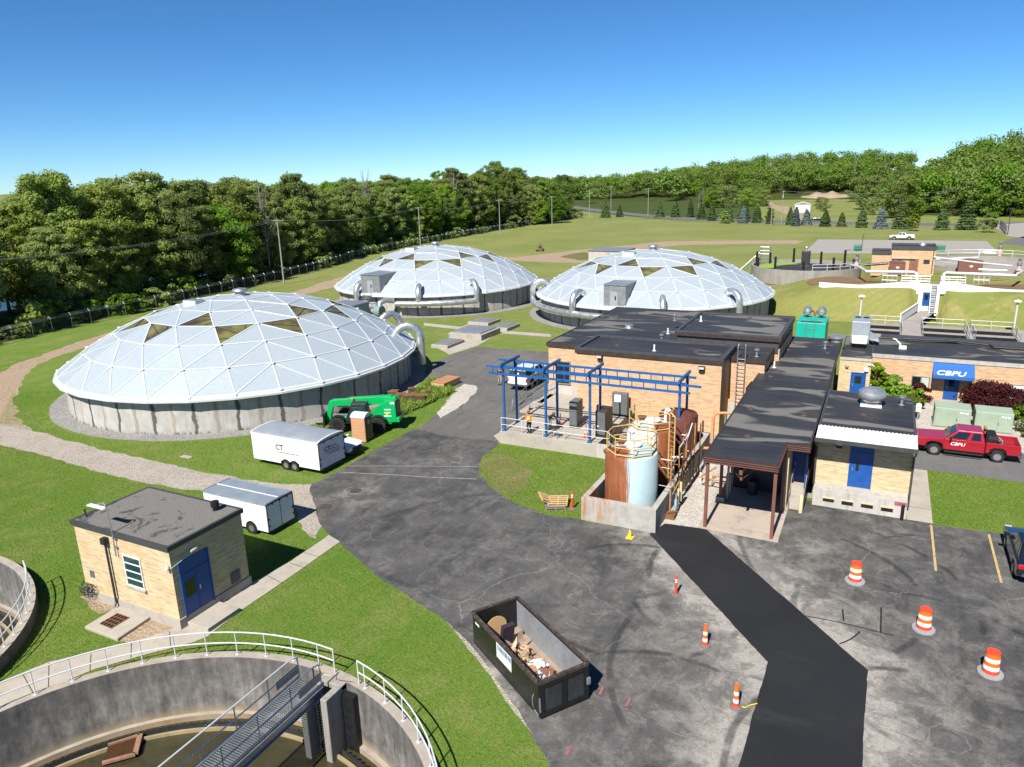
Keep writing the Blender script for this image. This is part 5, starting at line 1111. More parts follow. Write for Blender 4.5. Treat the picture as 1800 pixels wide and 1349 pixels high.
m = b.mb(); m.box(-2.55, 2.63, 43.45, 45.2, 4.2, 4.24); m.build('soffit', MFASCG, aw)
for s_ in (-2.52, 2.6): m = b.mb(); m.tube([(s_, 43.4, 4.12), (s_, 43.8, 3.8), (s_, 44.75, 3.4), (s_, 44.78, .9 if s_ < 0 else .3)], .06, 8); m.build('downpipe', MFASCG, b.t)
b.box('dock', MCONCW, -2.45, 2.5, 43.72, 44.85, -.1, 1.05)
Z4 = lambda x, y: (1400+x/4.907, 660+y/4.907)
for x0, x1, y0, y1 in ((228, 322, 1060, 1100), (390, 485, 1085, 1130), (558, 658, 1110, 1155), (730, 830, 1140, 1185)):
    p, q = onv(*Z4(x0, y0), 43.72), onv(*Z4(x1, y1), 43.72); b.box('dock_opening', MBLACK, p.x, q.x, 43.70, 43.716, q.z+.02, p.z+.02); b.box('dock_lintel', MYELC, p.x-.04, q.x+.04, 43.695, 43.716, p.z+.024, p.z+.12)
d = door(b, MBLUE, -.62, .5, 1.08, 4.0, 44.85, 'v', -1, (-.32, -.16, 2.1, 2.75), True, False, .75)
flood(b, 1476, 780, 44.85)
m = MB(); m.lathe((2.3, 43.55, 0), [(.09, 0), (.09, .9), (.05, .95), (0, .96)], 12); tag(m.build('dock_bumper_post', MBLACK), 'black post at the right corner of the loading dock with red paint behind', 'post')
tag(MB().box(1.85, 2.48, 43.713, 43.719, .75, 1.0).build('red_paint_patch', MPINK), 'splash of pink red paint on the loading dock edge', 'paint patch')
# --- office with the blue awning
V0 = 69.6
b = Bld('office_building', 'low orange brick office with a blue awning over its blue door', 'building', (10, 73, 0))
b.box('wall', MBRICK, -.08, 34, V0, 77, -.1, 3.35); b.box('coping', MCOPE, -.14, 34.1, V0-.06, V0+.3, 3.354, 3.62)
r = flat_roof(b, [(-.14, V0+.3), (34.1, V0+.3), (34.1, 77.1), (-.14, 77.1)], 3.64, MFASCG, MROOF, .28, .02, .05)
b.mb().box(.4, 34, 76.2, 77.3, 3.655, 3.95).build('roof_upstand', MFASCG, r)
m = b.mb(); m.tube([(.3, 75.6, 3.9), (6.4, 75.9, 4.0), (9.0, 75.4, 3.9), (9.3, 75.0, 3.8), (13, 75.0, 3.8), (30, 75.2, 3.8)], .09, 8); m.build('roof_cable_run', MBLACK, r)
MCOL = b
Ox = lambda x, y: (1440+x/5, 540+y/5)
for (x0, y0, x1, y1, gl, mu, bl) in ((548, 583, 690, 690, MGLASS, 2, .5), (815, 603, 965, 715, MGLASS, 2, .5), (1380, 653, 1530, 765, MSAGEL, 1, None), (1680, 678, 1840, 825, MWHITEG, 1, None)):
    p, q = onv(*Ox(x0, y0), V0), onv(*Ox(x1, y1), V0)
    window(b, p.x, q.x, q.z, p.z, V0, gl, 0, mu, MGALV, True, ((p.x+q.x)/2+.05, q.x-.08) if bl else None)
p, q = onv(*Ox(1100, 640), V0), onv(*Ox(1195, 832), V0); d = door(b, MBLUE, 5.62, 6.55, .16, 2.3, V0, 'v', -1, (5.86, 6.3, 1.35, 1.95))
p, q = onv(*Ox(1005, 475), V0), onv(*Ox(1370, 655), 68.3)
ax0, ax1, az1, az0 = p.x+.02, p.x+3.0, min(3.3, p.z), q.z
m = b.mb(); m.add([(ax0, V0-.02, az1), (ax1, V0-.02, az1), (ax1, 68.3, az0+.25), (ax0, 68.3, az0+.25), (ax0, 68.3, az0), (ax1, 68.3, az0), (ax0, V0-.02, az0), (ax1, V0-.02, az0)], [(0, 1, 2, 3), (3, 2, 5, 4), (0, 3, 4, 6), (1, 7, 5, 2)])
aw = m.build('awning', MAWN, b.t)
dz_, dy_ = az0+.25-az1, 68.3-V0+.02; aang = math.atan2(-dz_, -dy_)
Mx = b.M @ T((ax0+ax1)/2-.25, 68.3-dy_*.2-.02, az0+.25-dz_*.2+.03) @ Matrix.Rotation(aang, 4, 'X')
text('CBPU', .74, 'lettering', MREFL, aw, Mx, .006, .25, .012, 'CENTER', 1.15)
p = onv(*Ox(1262, 706), V0); m = b.mb()
for k in range(8): m.box(p.x+k*.075, p.x+k*.075+.05, V0-.02, V0-.004, p.z-.12, p.z)
m.build('small_sign_letters', MGALV, b.t)
b.box('entrance_step', MCONC, 4.6, 7.4, 67.6, V0-.02, -.05, .15)
# annex with roof unit
b2 = Bld('office_annex', 'narrow yellowish brick annex with a blue door between the long roof and the office', 'building', (-1.2, 72, 0))
b2.box('wall', MBRICKY, -2.6, -.12, 68.0, 77, -.1, 3.3); b2.box('coping', MCOPE, -2.62, -.1, 67.94, 68.2, 3.304, 3.5)
r = flat_roof(b2, [(-2.62, 68.2), (-.1, 68.2), (-.1, 77), (-2.62, 77)], 3.52, MFASCG, MROOF, .2, .03, .1)
door(b2, MBLUE, -1.56, -.5, .05, 2.2, 68.0, 'v', -1, (-1.3, -.78, 1.3, 1.95))
m = b2.mb(); m.lathe((-2.0, 67.95, 2.75), [(.0, -.14), (.13, -.1), (.15, .0), (.1, .14), (0, .16)], 12); m.build('wall_lamp', MALU, b2.t)
m = b2.mb(); m.box(-.62, -.3, 67.8, 67.98, 2.45, 2.75); m.tube([(-.45, 67.85, 2.75), (-.35, 67.8, 3.1), (-.05, 67.7, 3.15), (.12, 67.65, 3.0)], .04, 8); m.build('camera_arm', MWHITE, b2.t)
t = thing('rooftop_unit', 'light grey air handling unit with a sloped hood on the annex roof', 'air conditioner', (-1.3, 74, 3.54))
m = MB(); m.box(-.75, .75, -1.6, 1.5, .35, 2.35); m.build('casing', MGREYL, t, bevel=.03); m = MB(); m.box(-.8, .8, -1.65, 1.55, 0, .345); m.build('roof_curb', MDARKG, t)
m = MB(); m.side([(-.0, 0), (0, 0)], 0, 1) if 0 else m.add([(-.68, -1.6, 1.1), (.68, -1.6, 1.1), (.6, -2.2, .45), (-.6, -2.2, .45), (-.68, -1.6, .4), (.68, -1.6, .4)], [(0, 1, 2, 3), (3, 2, 5, 4), (0, 3, 4), (1, 5, 2)]); m.build('intake_hood', MGREYL, t)
for s_ in (-.35, .35): m = MB(); m.lathe((s_, .6, 2.352), [(.3, .02), (.26, .05), (0, .04)], 14); m.build('fan_grille', MBLACK, t)
m = MB(); m.add([(.75, -.6, .6), (1.6, -1.2, .5), (1.6, .2, .5), (.75, .8, .6), (.75, -.6, 1.1), (1.5, -.9, .75), (1.5, .1, .75), (.75, .8, 1.1)], [(4, 5, 6, 7), (0, 1, 5, 4), (3, 7, 6, 2), (1, 2, 6, 5)]); m.build('side_duct', MGREYL, t)
g = G(1468, 597, 4.37); roof_bits(MB_, bpy.data.objects['roof'], [], 0); m = MB(); m.lathe((0, 0, 0), [(.5, 0), (.5, .15), (.7, .35), (.7, .5), (.4, .62), (0, .65)], 20); o = tag(m.build('roof_fan', MALU, smooth=True), 'round silver fan cap at the far end of the long black roof', 'vent'); o.location = (-3.15, 70.3, 4.37)
g = G(1582, 612, 3.66); t = thing('roof_antenna', 'white bent pipe and small white box on the office roof', 'antenna', (g.x, g.y, 3.66)); m = MB(); m.tube([(0, 0, 0), (0, 0, .35), (-.4, .3, .7), (-.6, .4, .7)], .07, 8); m.build('bent_pipe', MWHITE, t); m = MB(); m.box(-.1, .5, -.5, 0, 0, .25); m.build('junction_box', MWHITE, t)
# ---------------------------------------------------------------- open round tanks in the foreground
MSPILL = mat('white_water', (.75, .78, .75), .3)
def clarifier(c, zt, zw, label, post_a, n_post, a0, a1, notch=None):
    t = thing('round_open_tank', label, 'tank', (*c, 0)); m = MB()
    m.lathe((0, 0, 0), [(RO, -.4), (RO, zt), (RI, zt), (RI, zw+.12), (RI-.2, zw+.12), (RI-.2, zw-1)], 128, cap=False); m.build('wall', MCLAR, t, smooth=True)
    m = MB(); R1 = 9.12
    m.lathe((0, 0, 0), [(R1+.05, zw-.5), (R1+.05, zw+.02), (R1-.05, zw+.02), (R1-.05, zw-.5)], 128, cap=False); m.build('launder_lip', conc_mat('algae_lip', (.36, .29, .17), .2, (.16, .15, .06), .6), t)
    m = MB(); n = 210; q = m
    for i in range(n):
        a = 2*PI*i/n; d = Vector((math.cos(a), math.sin(a), 0)); s_ = Vector((-d.y, d.x, 0)); p = d*(R1+.24)
        m.add([p-s_*.137+Vector((0, 0, zw-.4)), p+s_*.137+Vector((0, 0, zw-.4)), p+s_*.137+Vector((0, 0, zw+.2)), p+s_*.05+Vector((0, 0, zw+.09)), p-s_*.05+Vector((0, 0, zw+.09)), p-s_*.137+Vector((0, 0, zw+.2))], [(0, 1, 2, 3, 4, 5)])
        q.cur = 1; q.add([p+d*.02-s_*.05+Vector((0, 0, zw+.1)), p+d*.02+s_*.05+Vector((0, 0, zw+.1)), p+d*.06+s_*.05+Vector((0, 0, zw+.045)), p+d*.06-s_*.05+Vector((0, 0, zw+.045))], [(0, 1, 2, 3)])
        q.cur = 0
    m.build('weir_plate', [MDARKG, MSPILL], t)
    m = MB(); m.lathe((0, 0, zw-.12), [(0, 0), (RI-.15, 0)], 96, cap=False); o = m.build('water', MWATERC, None, kind='structure'); o.location = (*c, 0)
    rl = thing('tank_railing', label.replace('open concrete tank', 'railing')+'', 'railing', (*c, 0)); RR = RO-.2
    for i in range(n_post+1):
        a = a0+(a1-a0)*i/n_post
        if notch and notch[0] < a < notch[1]: continue
        p = (RR*math.cos(a), RR*math.sin(a)); m = MB(); m.tube([(*p, zt-.02), (*p, zt+1.06)], .026, 7); m.box(p[0]-.07, p[0]+.07, p[1]-.07, p[1]+.07, zt, zt+.015); m.build('post', MRAILW, rl)
    segs = [(a0, a1)] if not notch else [(a0, notch[0]), (notch[1], a1)]
    for s0, s1 in segs:
        for k in (.55, 1.06):
            n = max(3, int((s1-s0)/.07)); m = MB(); m.tube([(RR*math.cos(s0+(s1-s0)*i/n), RR*math.sin(s0+(s1-s0)*i/n), zt+k) for i in range(n+1)], .03, 8); m.build('rail', MRAILW, rl, smooth=True)
        for a in (s0, s1): p = (RR*math.cos(a), RR*math.sin(a)); m = MB(); m.tube([(*p, zt-.02), (*p, zt+1.06)], .03, 7); m.build('end_post', MRAILW, rl)
    return t
aL, aR = math.atan2(18.3-C1[1], -18.05-C1[0]), math.atan2(18.1-C1[1], -17.0-C1[0])
ct = clarifier(C1, .3, -2.45, 'big open concrete tank at the bottom left with dark water and a walkway', 0, 44, -.4, 2*PI-1.2, (aR-.005, aL+.012))
ct2 = clarifier(C2, .62, -2.2, 'open concrete tank cut off by the left edge, with a taller curb', 0, 44, -2.6, 1.2)
m = MB()
for k in range(11):
    a = .55; d = Vector((math.cos(a), math.sin(a), 0)); s_ = Vector((-d.y, d.x, 0)); p = d*RI; z = .3-k*.28
    m.tube([p-s_*.2+Vector((0, 0, z)), p-s_*.2-d*.18+Vector((0, 0, z)), p+s_*.2-d*.18+Vector((0, 0, z)), p+s_*.2+Vector((0, 0, z))], .02, 6)
m.build('step_iron', MDARKG, ct2)
# concrete support and painted recess shade by the walkway, scum trough and the inner shelf
t = ct; m = MB(); u0 = -18.6-C1[0]
m.box(.2, .5, 8.5, 10.05, -2.6, .285); m.box(1.08, 1.38, 8.7, 10.0, -2.6, .285); m.box(.2, 1.38, 9.6, 10.1, .05, .29); m.build('walkway_support', MCONCG, t, bevel=.03); m = MB(); m.box(1.46, 2.0, 9.5, 9.82, -2.5, .0); m.build('recess_shade', MBLACK, t)  # black box stands in for the shade inside a wall opening
m = MB(); m.box(.62, 1.0, 9.0, 9.06, -2.5, -.2)
for k in range(18): m.box(.62, 1.0, 8.9, 8.95, -2.4+k*.125, -2.35+k*.125)
m.bar((.62, 8.88, -2.4), (1.0, 8.88, -1.3), .05); m.build('screen_gate', MDARKG, t)
tr = thing('scum_trough', 'brown sloping trough half sunk in the dark water of the big tank', 'trough', (*C1, 0)); Z = -2.42
P = [G(190, 1311, Z), G(247, 1293, Z), G(238, 1327, Z), G(180, 1343, Z)]; P = [p-Vector((*C1, 0)) for p in P]
m = MB(); m.add(P+[p-Vector((0, 0, .3)) for p in P], [(0, 1, 2, 3), (0, 4, 5, 1), (1, 5, 6, 2), (2, 6, 7, 3), (3, 7, 4, 0)]); m.build('plate', mat('wet_rust', (.065, .03, .012), .3, 0, .3, 2), tr)
m = MB(); m.bar(P[1]+Vector((0, 0, .03)), P[2]+Vector((0, 0, .03)), .2, .1); m.bar(P[2]+Vector((0, 0, .03)), P[3]+Vector((0, 0, .03)), .14, .1); m.bar(P[0]+Vector((0, 0, .03)), P[1]+Vector((0, 0, .03)), .08, .1); m.build('rim', mat('pinkish_rust', (.3, .17, .11), .7, 0, .3, 3), tr)
# the walkway bridge to the middle of the tank
t = thing('walkway_bridge', 'galvanised grating walkway running over the big open tank', 'walkway', (-18.55, 9, 0)); X0, X1, Y0, Y1, ZB = -.56, .56, -2.0, 9.25, .36
m = MB()
for k in range(int((Y1-Y0)/.1)): y = Y0+k*.1; m.box(X0+.06, X1-.06, y, y+.035, ZB-.03, ZB)
for x in np.linspace(X0+.06, X1-.06, 12): m.box(x-.005, x+.005, Y0, Y1, ZB-.034, ZB-.004)
m.build('grating', MGALV, t)
for x in (X0, X1):
    m = MB(); s_ = 1 if x > 0 else -1; m.box(x-.01, x+.01, Y0, Y1, ZB-.4, ZB+.12); lo, hi = sorted((x, x+s_*.09)); m.box(lo, hi, Y0, Y1, ZB-.4, ZB-.38); m.box(lo, hi, Y0, Y1, ZB-.02, ZB); m.build('beam', MGALV, t)
for x in (X0, X1):
    rl = MB()
    for k in (.55, 1.08): rl.tube([(x, Y0, ZB+k), (x, Y1-.35, ZB+k), (x, Y1-.05, ZB+k-.1*(k > 1)), (x, Y1, ZB+k-.35*(k > 1))], .032 if k > 1 else .025, 8)
    r_ = rl.build('handrail', MGALV if x > 0 else MRAILW, t, smooth=True)
    for y in np.linspace(Y0, Y1, 8): m = MB(); m.tube([(x, y, ZB), (x, y, ZB+1.05)], .026, 7); m.build('rail_post', MGALV, r_)
for x in (X0, X1): m = MB(); m.box(x-.015, x+.015, Y1-1.2, Y1-.05, ZB+.28, ZB+.62); m.build('sign_plate', MGALVD, t)
m = MB(); m.tube([(.56, 9.2, ZB+1.0), (.75, 9.25, .95), (1.0, 9.3, .95), (1.5, 9.1, 1.3)], .014, 5); tag(m.build('safety_chain', MYELC), 'thin yellow chain across the railing gap of the big tank', 'chain').location = (-18.55, 9, 0)
MB().box(0, .1, 0, .1, 0, .1)
# ---------------------------------------------------------------- platform and blue steel frame
PZ = .95
t = thing('loading_platform', 'raised pale concrete platform under the blue steel frame', 'platform', (-20, 50, 0)); Mp = T(20, -50, 0)
m = MB(Mp); m.box(-24.6, -16.9, 46.0, 53.7, -.1, PZ); m.box(-25.3, -21.46, 53.7, 56.76, -.1, PZ); m.build('slab', MCONC, t, bevel=.02)
m = MB(Mp); m.box(-16.895, -14.35, 46.0, 46.35, -.1, PZ-.01); m.build('low_wall', MCONCW, t)
m = MB(Mp)
for k in range(5): m.box(-26.5+k*.37, -24.605, 53.3, 56.4, k*.19, k*.19+.19)
m.build('steps', MCONC, t)
m = MB(Mp)
m.add([(-25.72, 47.1, .06), (-24.62, 46.0, .06), (-24.62, 48.5, .06), (-25.72, 48.5, .06)], [(0, 1, 2, 3)]); m.build('apron', MCONC, t)
for v in (53.35, 56.35):
    rl = thing('step_railing', 'bare grey pipe railing on the '+('near' if v < 55 else 'far')+' side of the platform steps', 'railing', (-25.5, v, 0))
    m = MB()
    for k in (.5, 1.0): m.tube([(-1.1, 0, k*.9), (.9, 0, k+.95)] , .024, 7); 
    m.build('rail', MGALV, rl)
    for x in (-1.1, -.1, .9): m = MB(); z = max(0, (x+1.1)/2*.95); m.tube([(x, 0, z), (x, 0, z+1.0)], .024, 7); m.build('post', MGALV, rl)
rl = thing('platform_railing', 'white two pipe railing along the front edge of the concrete platform', 'railing', (-20, 46.12, PZ)); m = MB()
for k in (.52, 1.05): m.tube([(-4.5, 0, k), (4.0, 0, k)], .026, 8)
m.build('rail', MRAILW, rl)
for x in np.linspace(-4.5, 4.0, 6): m = MB(); m.tube([(x, 0, 0), (x, 0, 1.05)], .028, 7); m.build('post', MRAILW, rl)
rl = thing('pipe_handrail', 'long grey handrail climbing beside the white pickup to the glass door', 'railing', (-27, 57, 0)); m = MB(); A = [Vector((-.3, -3.6, .15)), Vector((-.3, -3.4, .95)), Vector((-.9, .6, 1.0)), Vector((-1.2, 6, 1.0))]
m.tube(A, .03, 7); m.tube([A[1]-Vector((0, 0, .45)), A[2]-Vector((0, 0, .45)), A[3]-Vector((0, 0, .45))], .022, 7); m.build('rail', MGALV, rl)
for p in (A[2], A[3], (A[1]+A[2])/2, (A[2]+A[3])/2): m = MB(); m.tube([(p.x, p.y, 0), (p.x, p.y, 1.0)], .025, 7); m.build('post', MGALV, rl)
t = thing('steel_frame', 'bright blue steel frame of posts and ladder like beams over the platform', 'steel frame', (-18, 47.2, 0)); Mf = T(18, -47.2, 0); FT = 6.0
PX = (-24.3, -20.9, -17.5, -11.2)
for x in PX:
    for y in (46.3, 48.4):
        m = MB(Mf); z0 = PZ if x < -17 else .0; m.box(x-.075, x+.075, y-.075, y+.075, z0, FT); m.box(x-.16, x+.16, y-.16, y+.16, z0, z0+.02); m.build('post', MBLUEF, t)
    m = MB(Mf); m.box(x-.07, x+.07, 45.9, 49.0, FT+.005, FT+.2); m.build('cross_beam', MBLUEF, t)
for y, x0, x1 in ((46.3, -25.6, -9.8), (48.4, -25.7, -10.6)):
    m = MB(Mf)
    for z, e in ((FT-.12, 0), (FT-.62, .7)): m.box(x0+(.1 if e else 0), x1-e, y-.2, y-.08, z-.07, z+.07)
    for x in np.arange(x0+.5, x1-.6, .82): m.box(x-.025, x+.025, y-.18, y-.1, FT-.55, FT-.19)
    m.build('ladder_beam', MBLUEF, t)
# cabinets and panels on the platform
def cabinet(name, label, loc, w, d, h, body, side=None, feet=True, face=None):
    t = thing(name, label, 'cabinet', loc); m = MB(); m.box(-w/2, w/2, -d/2, d/2, .12, h); m.build('cabinet_body', body, t, bevel=.02)
    m = MB(); m.box(-w/2+.05, w/2-.05, -d/2-.035, -d/2-.003, .2, h-.08); m.build('door', side or body, t, bevel=.01)
    m = MB(); m.box(w/2-.14, w/2-.1, -d/2-.07, -d/2-.036, h*.45, h*.58); m.build('handle', MGALV, t)
    if feet: m = MB(); m.box(-w/2+.04, w/2+.25, -d/2-.1, d/2+.1, 0, .116); m.build('base', MDARKG, t)
    return t
g = G(1007, 750, PZ); cabinet('grey_cabinet', 'tall narrow grey and brown cabinet standing on the platform', (g.x+.1, g.y+.4, PZ), .62, 1.25, 2.0, MGREY)
g = G(1057, 765, PZ); c_ = cabinet('grey_cabinet', 'dark grey tall equipment cabinet with fittings beside the third blue post', (g.x+.1, g.y+.3, PZ if g.x < -16.9 else .03), .8, 1.5, 1.95, MDARKG, MGREY)
m = MB(); m.tube([(-.3, -.5, 1.95), (-.3, -.5, 2.35)], .12, 8); m.tube([(-.55, -.8, .5), (-.45, -.8, .9), (-.1, -.8, .8)], .06, 6); m.build('fittings', MGALVD, c_)
p = onv(1090, 745, 53.0); t = thing('control_panel', 'dark control panel on legs with a white sheet stuck on it by the brick wall', 'control panel', (p.x, 53.0, .0))
zt = onv(1090, 690, 53).z; zb = onv(1090, 738, 53).z
m = MB(); m.box(-.62, .62, -.2, .2, zb, zt); m.build('panel_box', MGREY, t, bevel=.02); m = MB(); m.box(-.42, .1, -.225, -.204, zt-.75, zt-.15); m.build('paper', MWHITE, t)
m = MB(); m.box(-.5, .55, -.24, -.204, zb+.1, zb+.5); m.build('lower_cover', MDARKG, t); m = MB(); m.box(.62, .95, -.15, .15, zb+.3, zb+.95); m.build('side_box', MDARKG, t)
for s_ in (-.3, .3): m = MB(); m.box(s_-.05, s_+.05, -.05, .05, 0, zb-.003); m.build('leg', MRUSTRED, t)
tag(MB().box(-16.88, -10.0, 50.6, 53.68, 0, .1).build('floor_slab', MPADC), 'grey concrete floor behind the blue stained tanks', 'floor slab')
# ---------------------------------------------------------------- rusty chemical tanks in their concrete bund
t = thing('concrete_bund', 'low concrete wall box streaked with rust around the pale blue tanks', 'wall', (-12.1, 43, 0)); Mb = T(12.1, -43, 0); m = MB(Mb)
u0, u1, v0, v1, h, w = -14.3, -9.9, 36.44, 50.3, 1.4, .34
for bx in ((u0, u1, v0, v0+w), (u0, u0+w, v0+w, v1-w), (u1-w, u1, v0+w, v1-w), (u0, u1, v1-w, v1)): m.box(*bx, -.1, h)
m.build('wall', MBUND, t, bevel=.015); m = MB(Mb); m.box(u0+w, u1-w, v0+w, v1-w, -.1, .06); m.build('floor', MDARKG, t)
def chem(label, u, v, r, h, m_, rail=True, yell=MYEL):
    t = thing('storage_tank', label, 'tank', (u, v, .06)); m = MB(); m.lathe((0, 0, 0), [(r, 0), (r, h-.12), (r-.05, h-.02), (r-.14, h)], 48); m.build('shell', m_, t, smooth=True)
    m = MB(); m.lathe((0, 0, h+.002), [(r-.14, 0), (.6, .2), (0, .24)], 40); rf = m.build('roof', m_, t, smooth=True)
    if not rail: return t
    m = MB(); m.lathe((.05, .1, h+.2), [(.45, 0), (.45, .14), (.5, .16), (.48, .2), (.08, .26), (0, .27)], 20); m.build('hatch', MWHITE, rf)
    m = MB(); x = -.35 if m_ is MCHEM else .75; m.tube([(x, .55, h+.1), (x, .55, h+.85), (x+.06, .5, h+1.02), (x+.22, .4, h+1.05), (x+.34, .3, h+.95)], .11, 10); m.build('vent_pipe', MWHITE, rf, smooth=True)
    m = MB(); m.lathe((-.75, .45, h+.1), [(.2, 0), (.2, .2), (.28, .22), (.28, .3), (0, .32)], 12); m.lathe((-1.28, -.55, h-.2), [(.0, 0), (.22, .06), (.25, .22), (.1, .34), (0, .35)], 12); m.build('nozzle', MRUST, rf)
    rl = MB(); R_ = r*.93
    for k in (.55, 1.1): rl.tube([(R_*math.cos(PI/8+q*PI/4), R_*math.sin(PI/8+q*PI/4), h+k) for q in range(8)], .035, 8, closed=True)
    rl.tube([(R_*math.cos(PI/8+q*PI/4), R_*math.sin(PI/8+q*PI/4), h+.12) for q in range(8)], .04, 6, closed=True)
    o = rl.build('handrail', yell, t)
    for q in range(8): a = PI/8+q*PI/4; m = MB(); m.tube([(R_*math.cos(a), R_*math.sin(a), h-.25), (R_*math.cos(a), R_*math.sin(a), h+1.1)], .032, 7); m.build('rail_post', yell, o)
    return t
chem('front pale blue storage tank with a wide rust brown side and a yellow rail ring', -12.05, 38.72, 1.53, 3.75, MCHEM)
chem('second pale blue storage tank behind the first, rusty on its right side', -12.2, 43.3, 1.5, 3.8, MCHEMB)
chem('dark red brown round topped tank behind the two pale blue tanks', -11.5, 47.4, 1.3, 3.5, MCHEMR, False)
t = thing('tank_ladder', 'yellow ladder standing between the two pale blue tanks', 'ladder', (-10.45, 41.6, .3)); d = Vector((.42, -.3, 0)).normalized()*.25
for s_ in (-1, 1): m = MB(); m.tube([d*s_, d*s_+Vector((0, 0, 4.9)), d*s_+Vector((-.3, .2, 5.1))], .045, 8); m.build('rail', MYEL, t)
for k in range(15): m = MB(); m.tube([-d+Vector((0, 0, .3+k*.3)), d+Vector((0, 0, .3+k*.3))], .022, 6); m.build('rung', MRUSTP, t)
t = thing('pipe_rack', 'cluster of rusty orange and tan pipes along the right side of the tank bund', 'pipes', (-9.7, 42, 0))
for u, v, z0, z1, r_, mt in ((-9.75, 38.9, .1, 4.2, .05, MRUSTP), (-9.72, 40.6, .1, 3.7, .045, MRUSTP), (-9.7, 41.4, .8, 4.0, .05, MRUSTP), (-9.78, 42.6, .2, 3.9, .05, MRUSTP), (-9.65, 43.4, .1, 4.3, .045, MRUSTP), (-9.72, 44.6, .2, 3.9, .05, MRUSTP), (-9.6, 45.6, .1, 3.6, .045, MRUST), (-10.0, 43.0, .3, 4.4, .05, MRUST)):
    m = MB(); m.tube([(u+9.7, v-42, z0), (u+9.7, v-42, z1)], r_, 8); m.build('riser_pipe', mt, t)
prr = random.Random(3)
for k in range(9):
    y = -3.2+k*.8+prr.uniform(-.2, .2); z = prr.uniform(.4, 3.2); m = MB(); m.tube([(prr.uniform(-.9, -.3), y, z), (prr.uniform(-.1, .1), y, z), (.05, y, z-prr.uniform(.3, 1.2))], prr.choice((.03, .04, .055)), 7); m.build('branch_pipe', prr.choice((MRUST, MRUSTP, MGALVD)), t)
for k in range(5):
    z = prr.uniform(.6, 3.4); y = prr.uniform(-3.3, -.5); m = MB(); m.tube([(prr.uniform(-.2, .12), y, z), (prr.uniform(-.2, .12), y+prr.uniform(1.2, 3.6), z+prr.uniform(-.2, .4))], .035, 7); m.build('long_pipe', prr.choice((MRUST, MRUSTP)), t)
for pts, r_, mt in (([(0, -1.4, 3.7), (0, .6, 3.75), (-.4, .6, 3.75)], .04, MRAILW), ([(-.1, -3.0, 2.2), (0, -1.0, 2.25), (.1, 2.4, 2.6)], .06, MRUST), ([(0, -.5, 3.2), (.05, 1.4, 4.3)], .04, MRAILW), ([(0, -1.5, 1.7), (0, 3.6, 1.75)], .05, MRUST), ([(-.6, -1.2, 2.9), (.1, -1.0, 2.95)], .05, MRAILW), ([(-.9, -2.2, 3.1), (-.1, -2.0, 3.0), (-.05, -.6, 3.0)], .035, MRAILW)):
    m = MB(); m.tube(pts, r_, 8); m.build('cross_pipe', mt, t)
for u, v, z0, z1, mt in ((-9.55, 39.9, .1, 1.35, MYELC), (-9.5, 40.35, .4, 1.6, MYELC), (-9.52, 39.5, .05, .7, MYELC)):
    m = MB(); m.tube([(u+9.7, v-42, z0), (u+9.7, v-42, z1)], .085, 10); m.build('valve_pipe', mt, t)
m = MB(); m.tube([(.16, -2.6, .9), (.2, -2.8, .55), (.2, -3.2, .25)], .09, 10); m.tube([(.12, -2.5, 1.2), (.12, -2.5, .9)], .1, 10); m.build('elbow', mat('blue_grey_pipe', (.22, .3, .36), .5), t)
m = MB(); m.box(-.25, .35, -3.6, -3.2, .0, .3); m.tube([(-.1, -3.5, .4), (.3, -3.1, .35)], .08, 8); m.build('flange', MRUST, t)
t = thing('pipe_arch', 'thick orange rust pipe rising and running over to the long roof', 'pipe', (-9.4, 48.6, 0)); m = MB(); m.tube([(-.6, -.3, .9), (-.05, -.1, .9), (0, 0, 1.0), (0, 0, 3.1), (.12, .05, 3.35), (.4, .1, 3.45), (2.0, .5, 3.5)], .1, 10); m.build('pipe_run', mat('orange_pipe_paint', (.62, .27, .1), .6, 0, .2, 3, dirt=(.5, .4, .3), dirta=.4), t, smooth=True)
m = MB(); m.box(.75, .85, -.05, .05, 0, 3.4); m.build('support', MGALVD, t)
m = MB(); m.lathe((.1, -.4, .35), [(.35, -.4), (.42, -.2), (.42, .2), (.3, .4)], 14, axis='x'); m.box(-.5, .6, -.8, 0, 0, .1); m.build('pump', MGREYL, t, smooth=True)
m = MB(); m.tube([(1.0, -4.5, .1), (1.0, -4.5, .75), (2.2, -4.6, .8)], .06, 8); m.tube([(.35, -5.2, .8), (2.0, -5.2, .75)], .05, 8); m.tube([(.35, -5.2, .8), (1.0, -3.4, .9)], .05, 8); m.build('low_pipe', MRUSTP, t)
t = thing('gas_riser', 'short white capped riser pipe standing in the pale gravel', 'pipe', (*G(1231, 848)[:2], 0)); m = MB(); m.tube([(0, 0, 0), (0, 0, .75)], .07, 8); m.build('riser', MWHITE, t); m = MB(); m.lathe((0, 0, .755), [(.11, 0), (.11, .1), (.04, .2), (0, .22)], 10); m.build('cap', MDARKG, t)
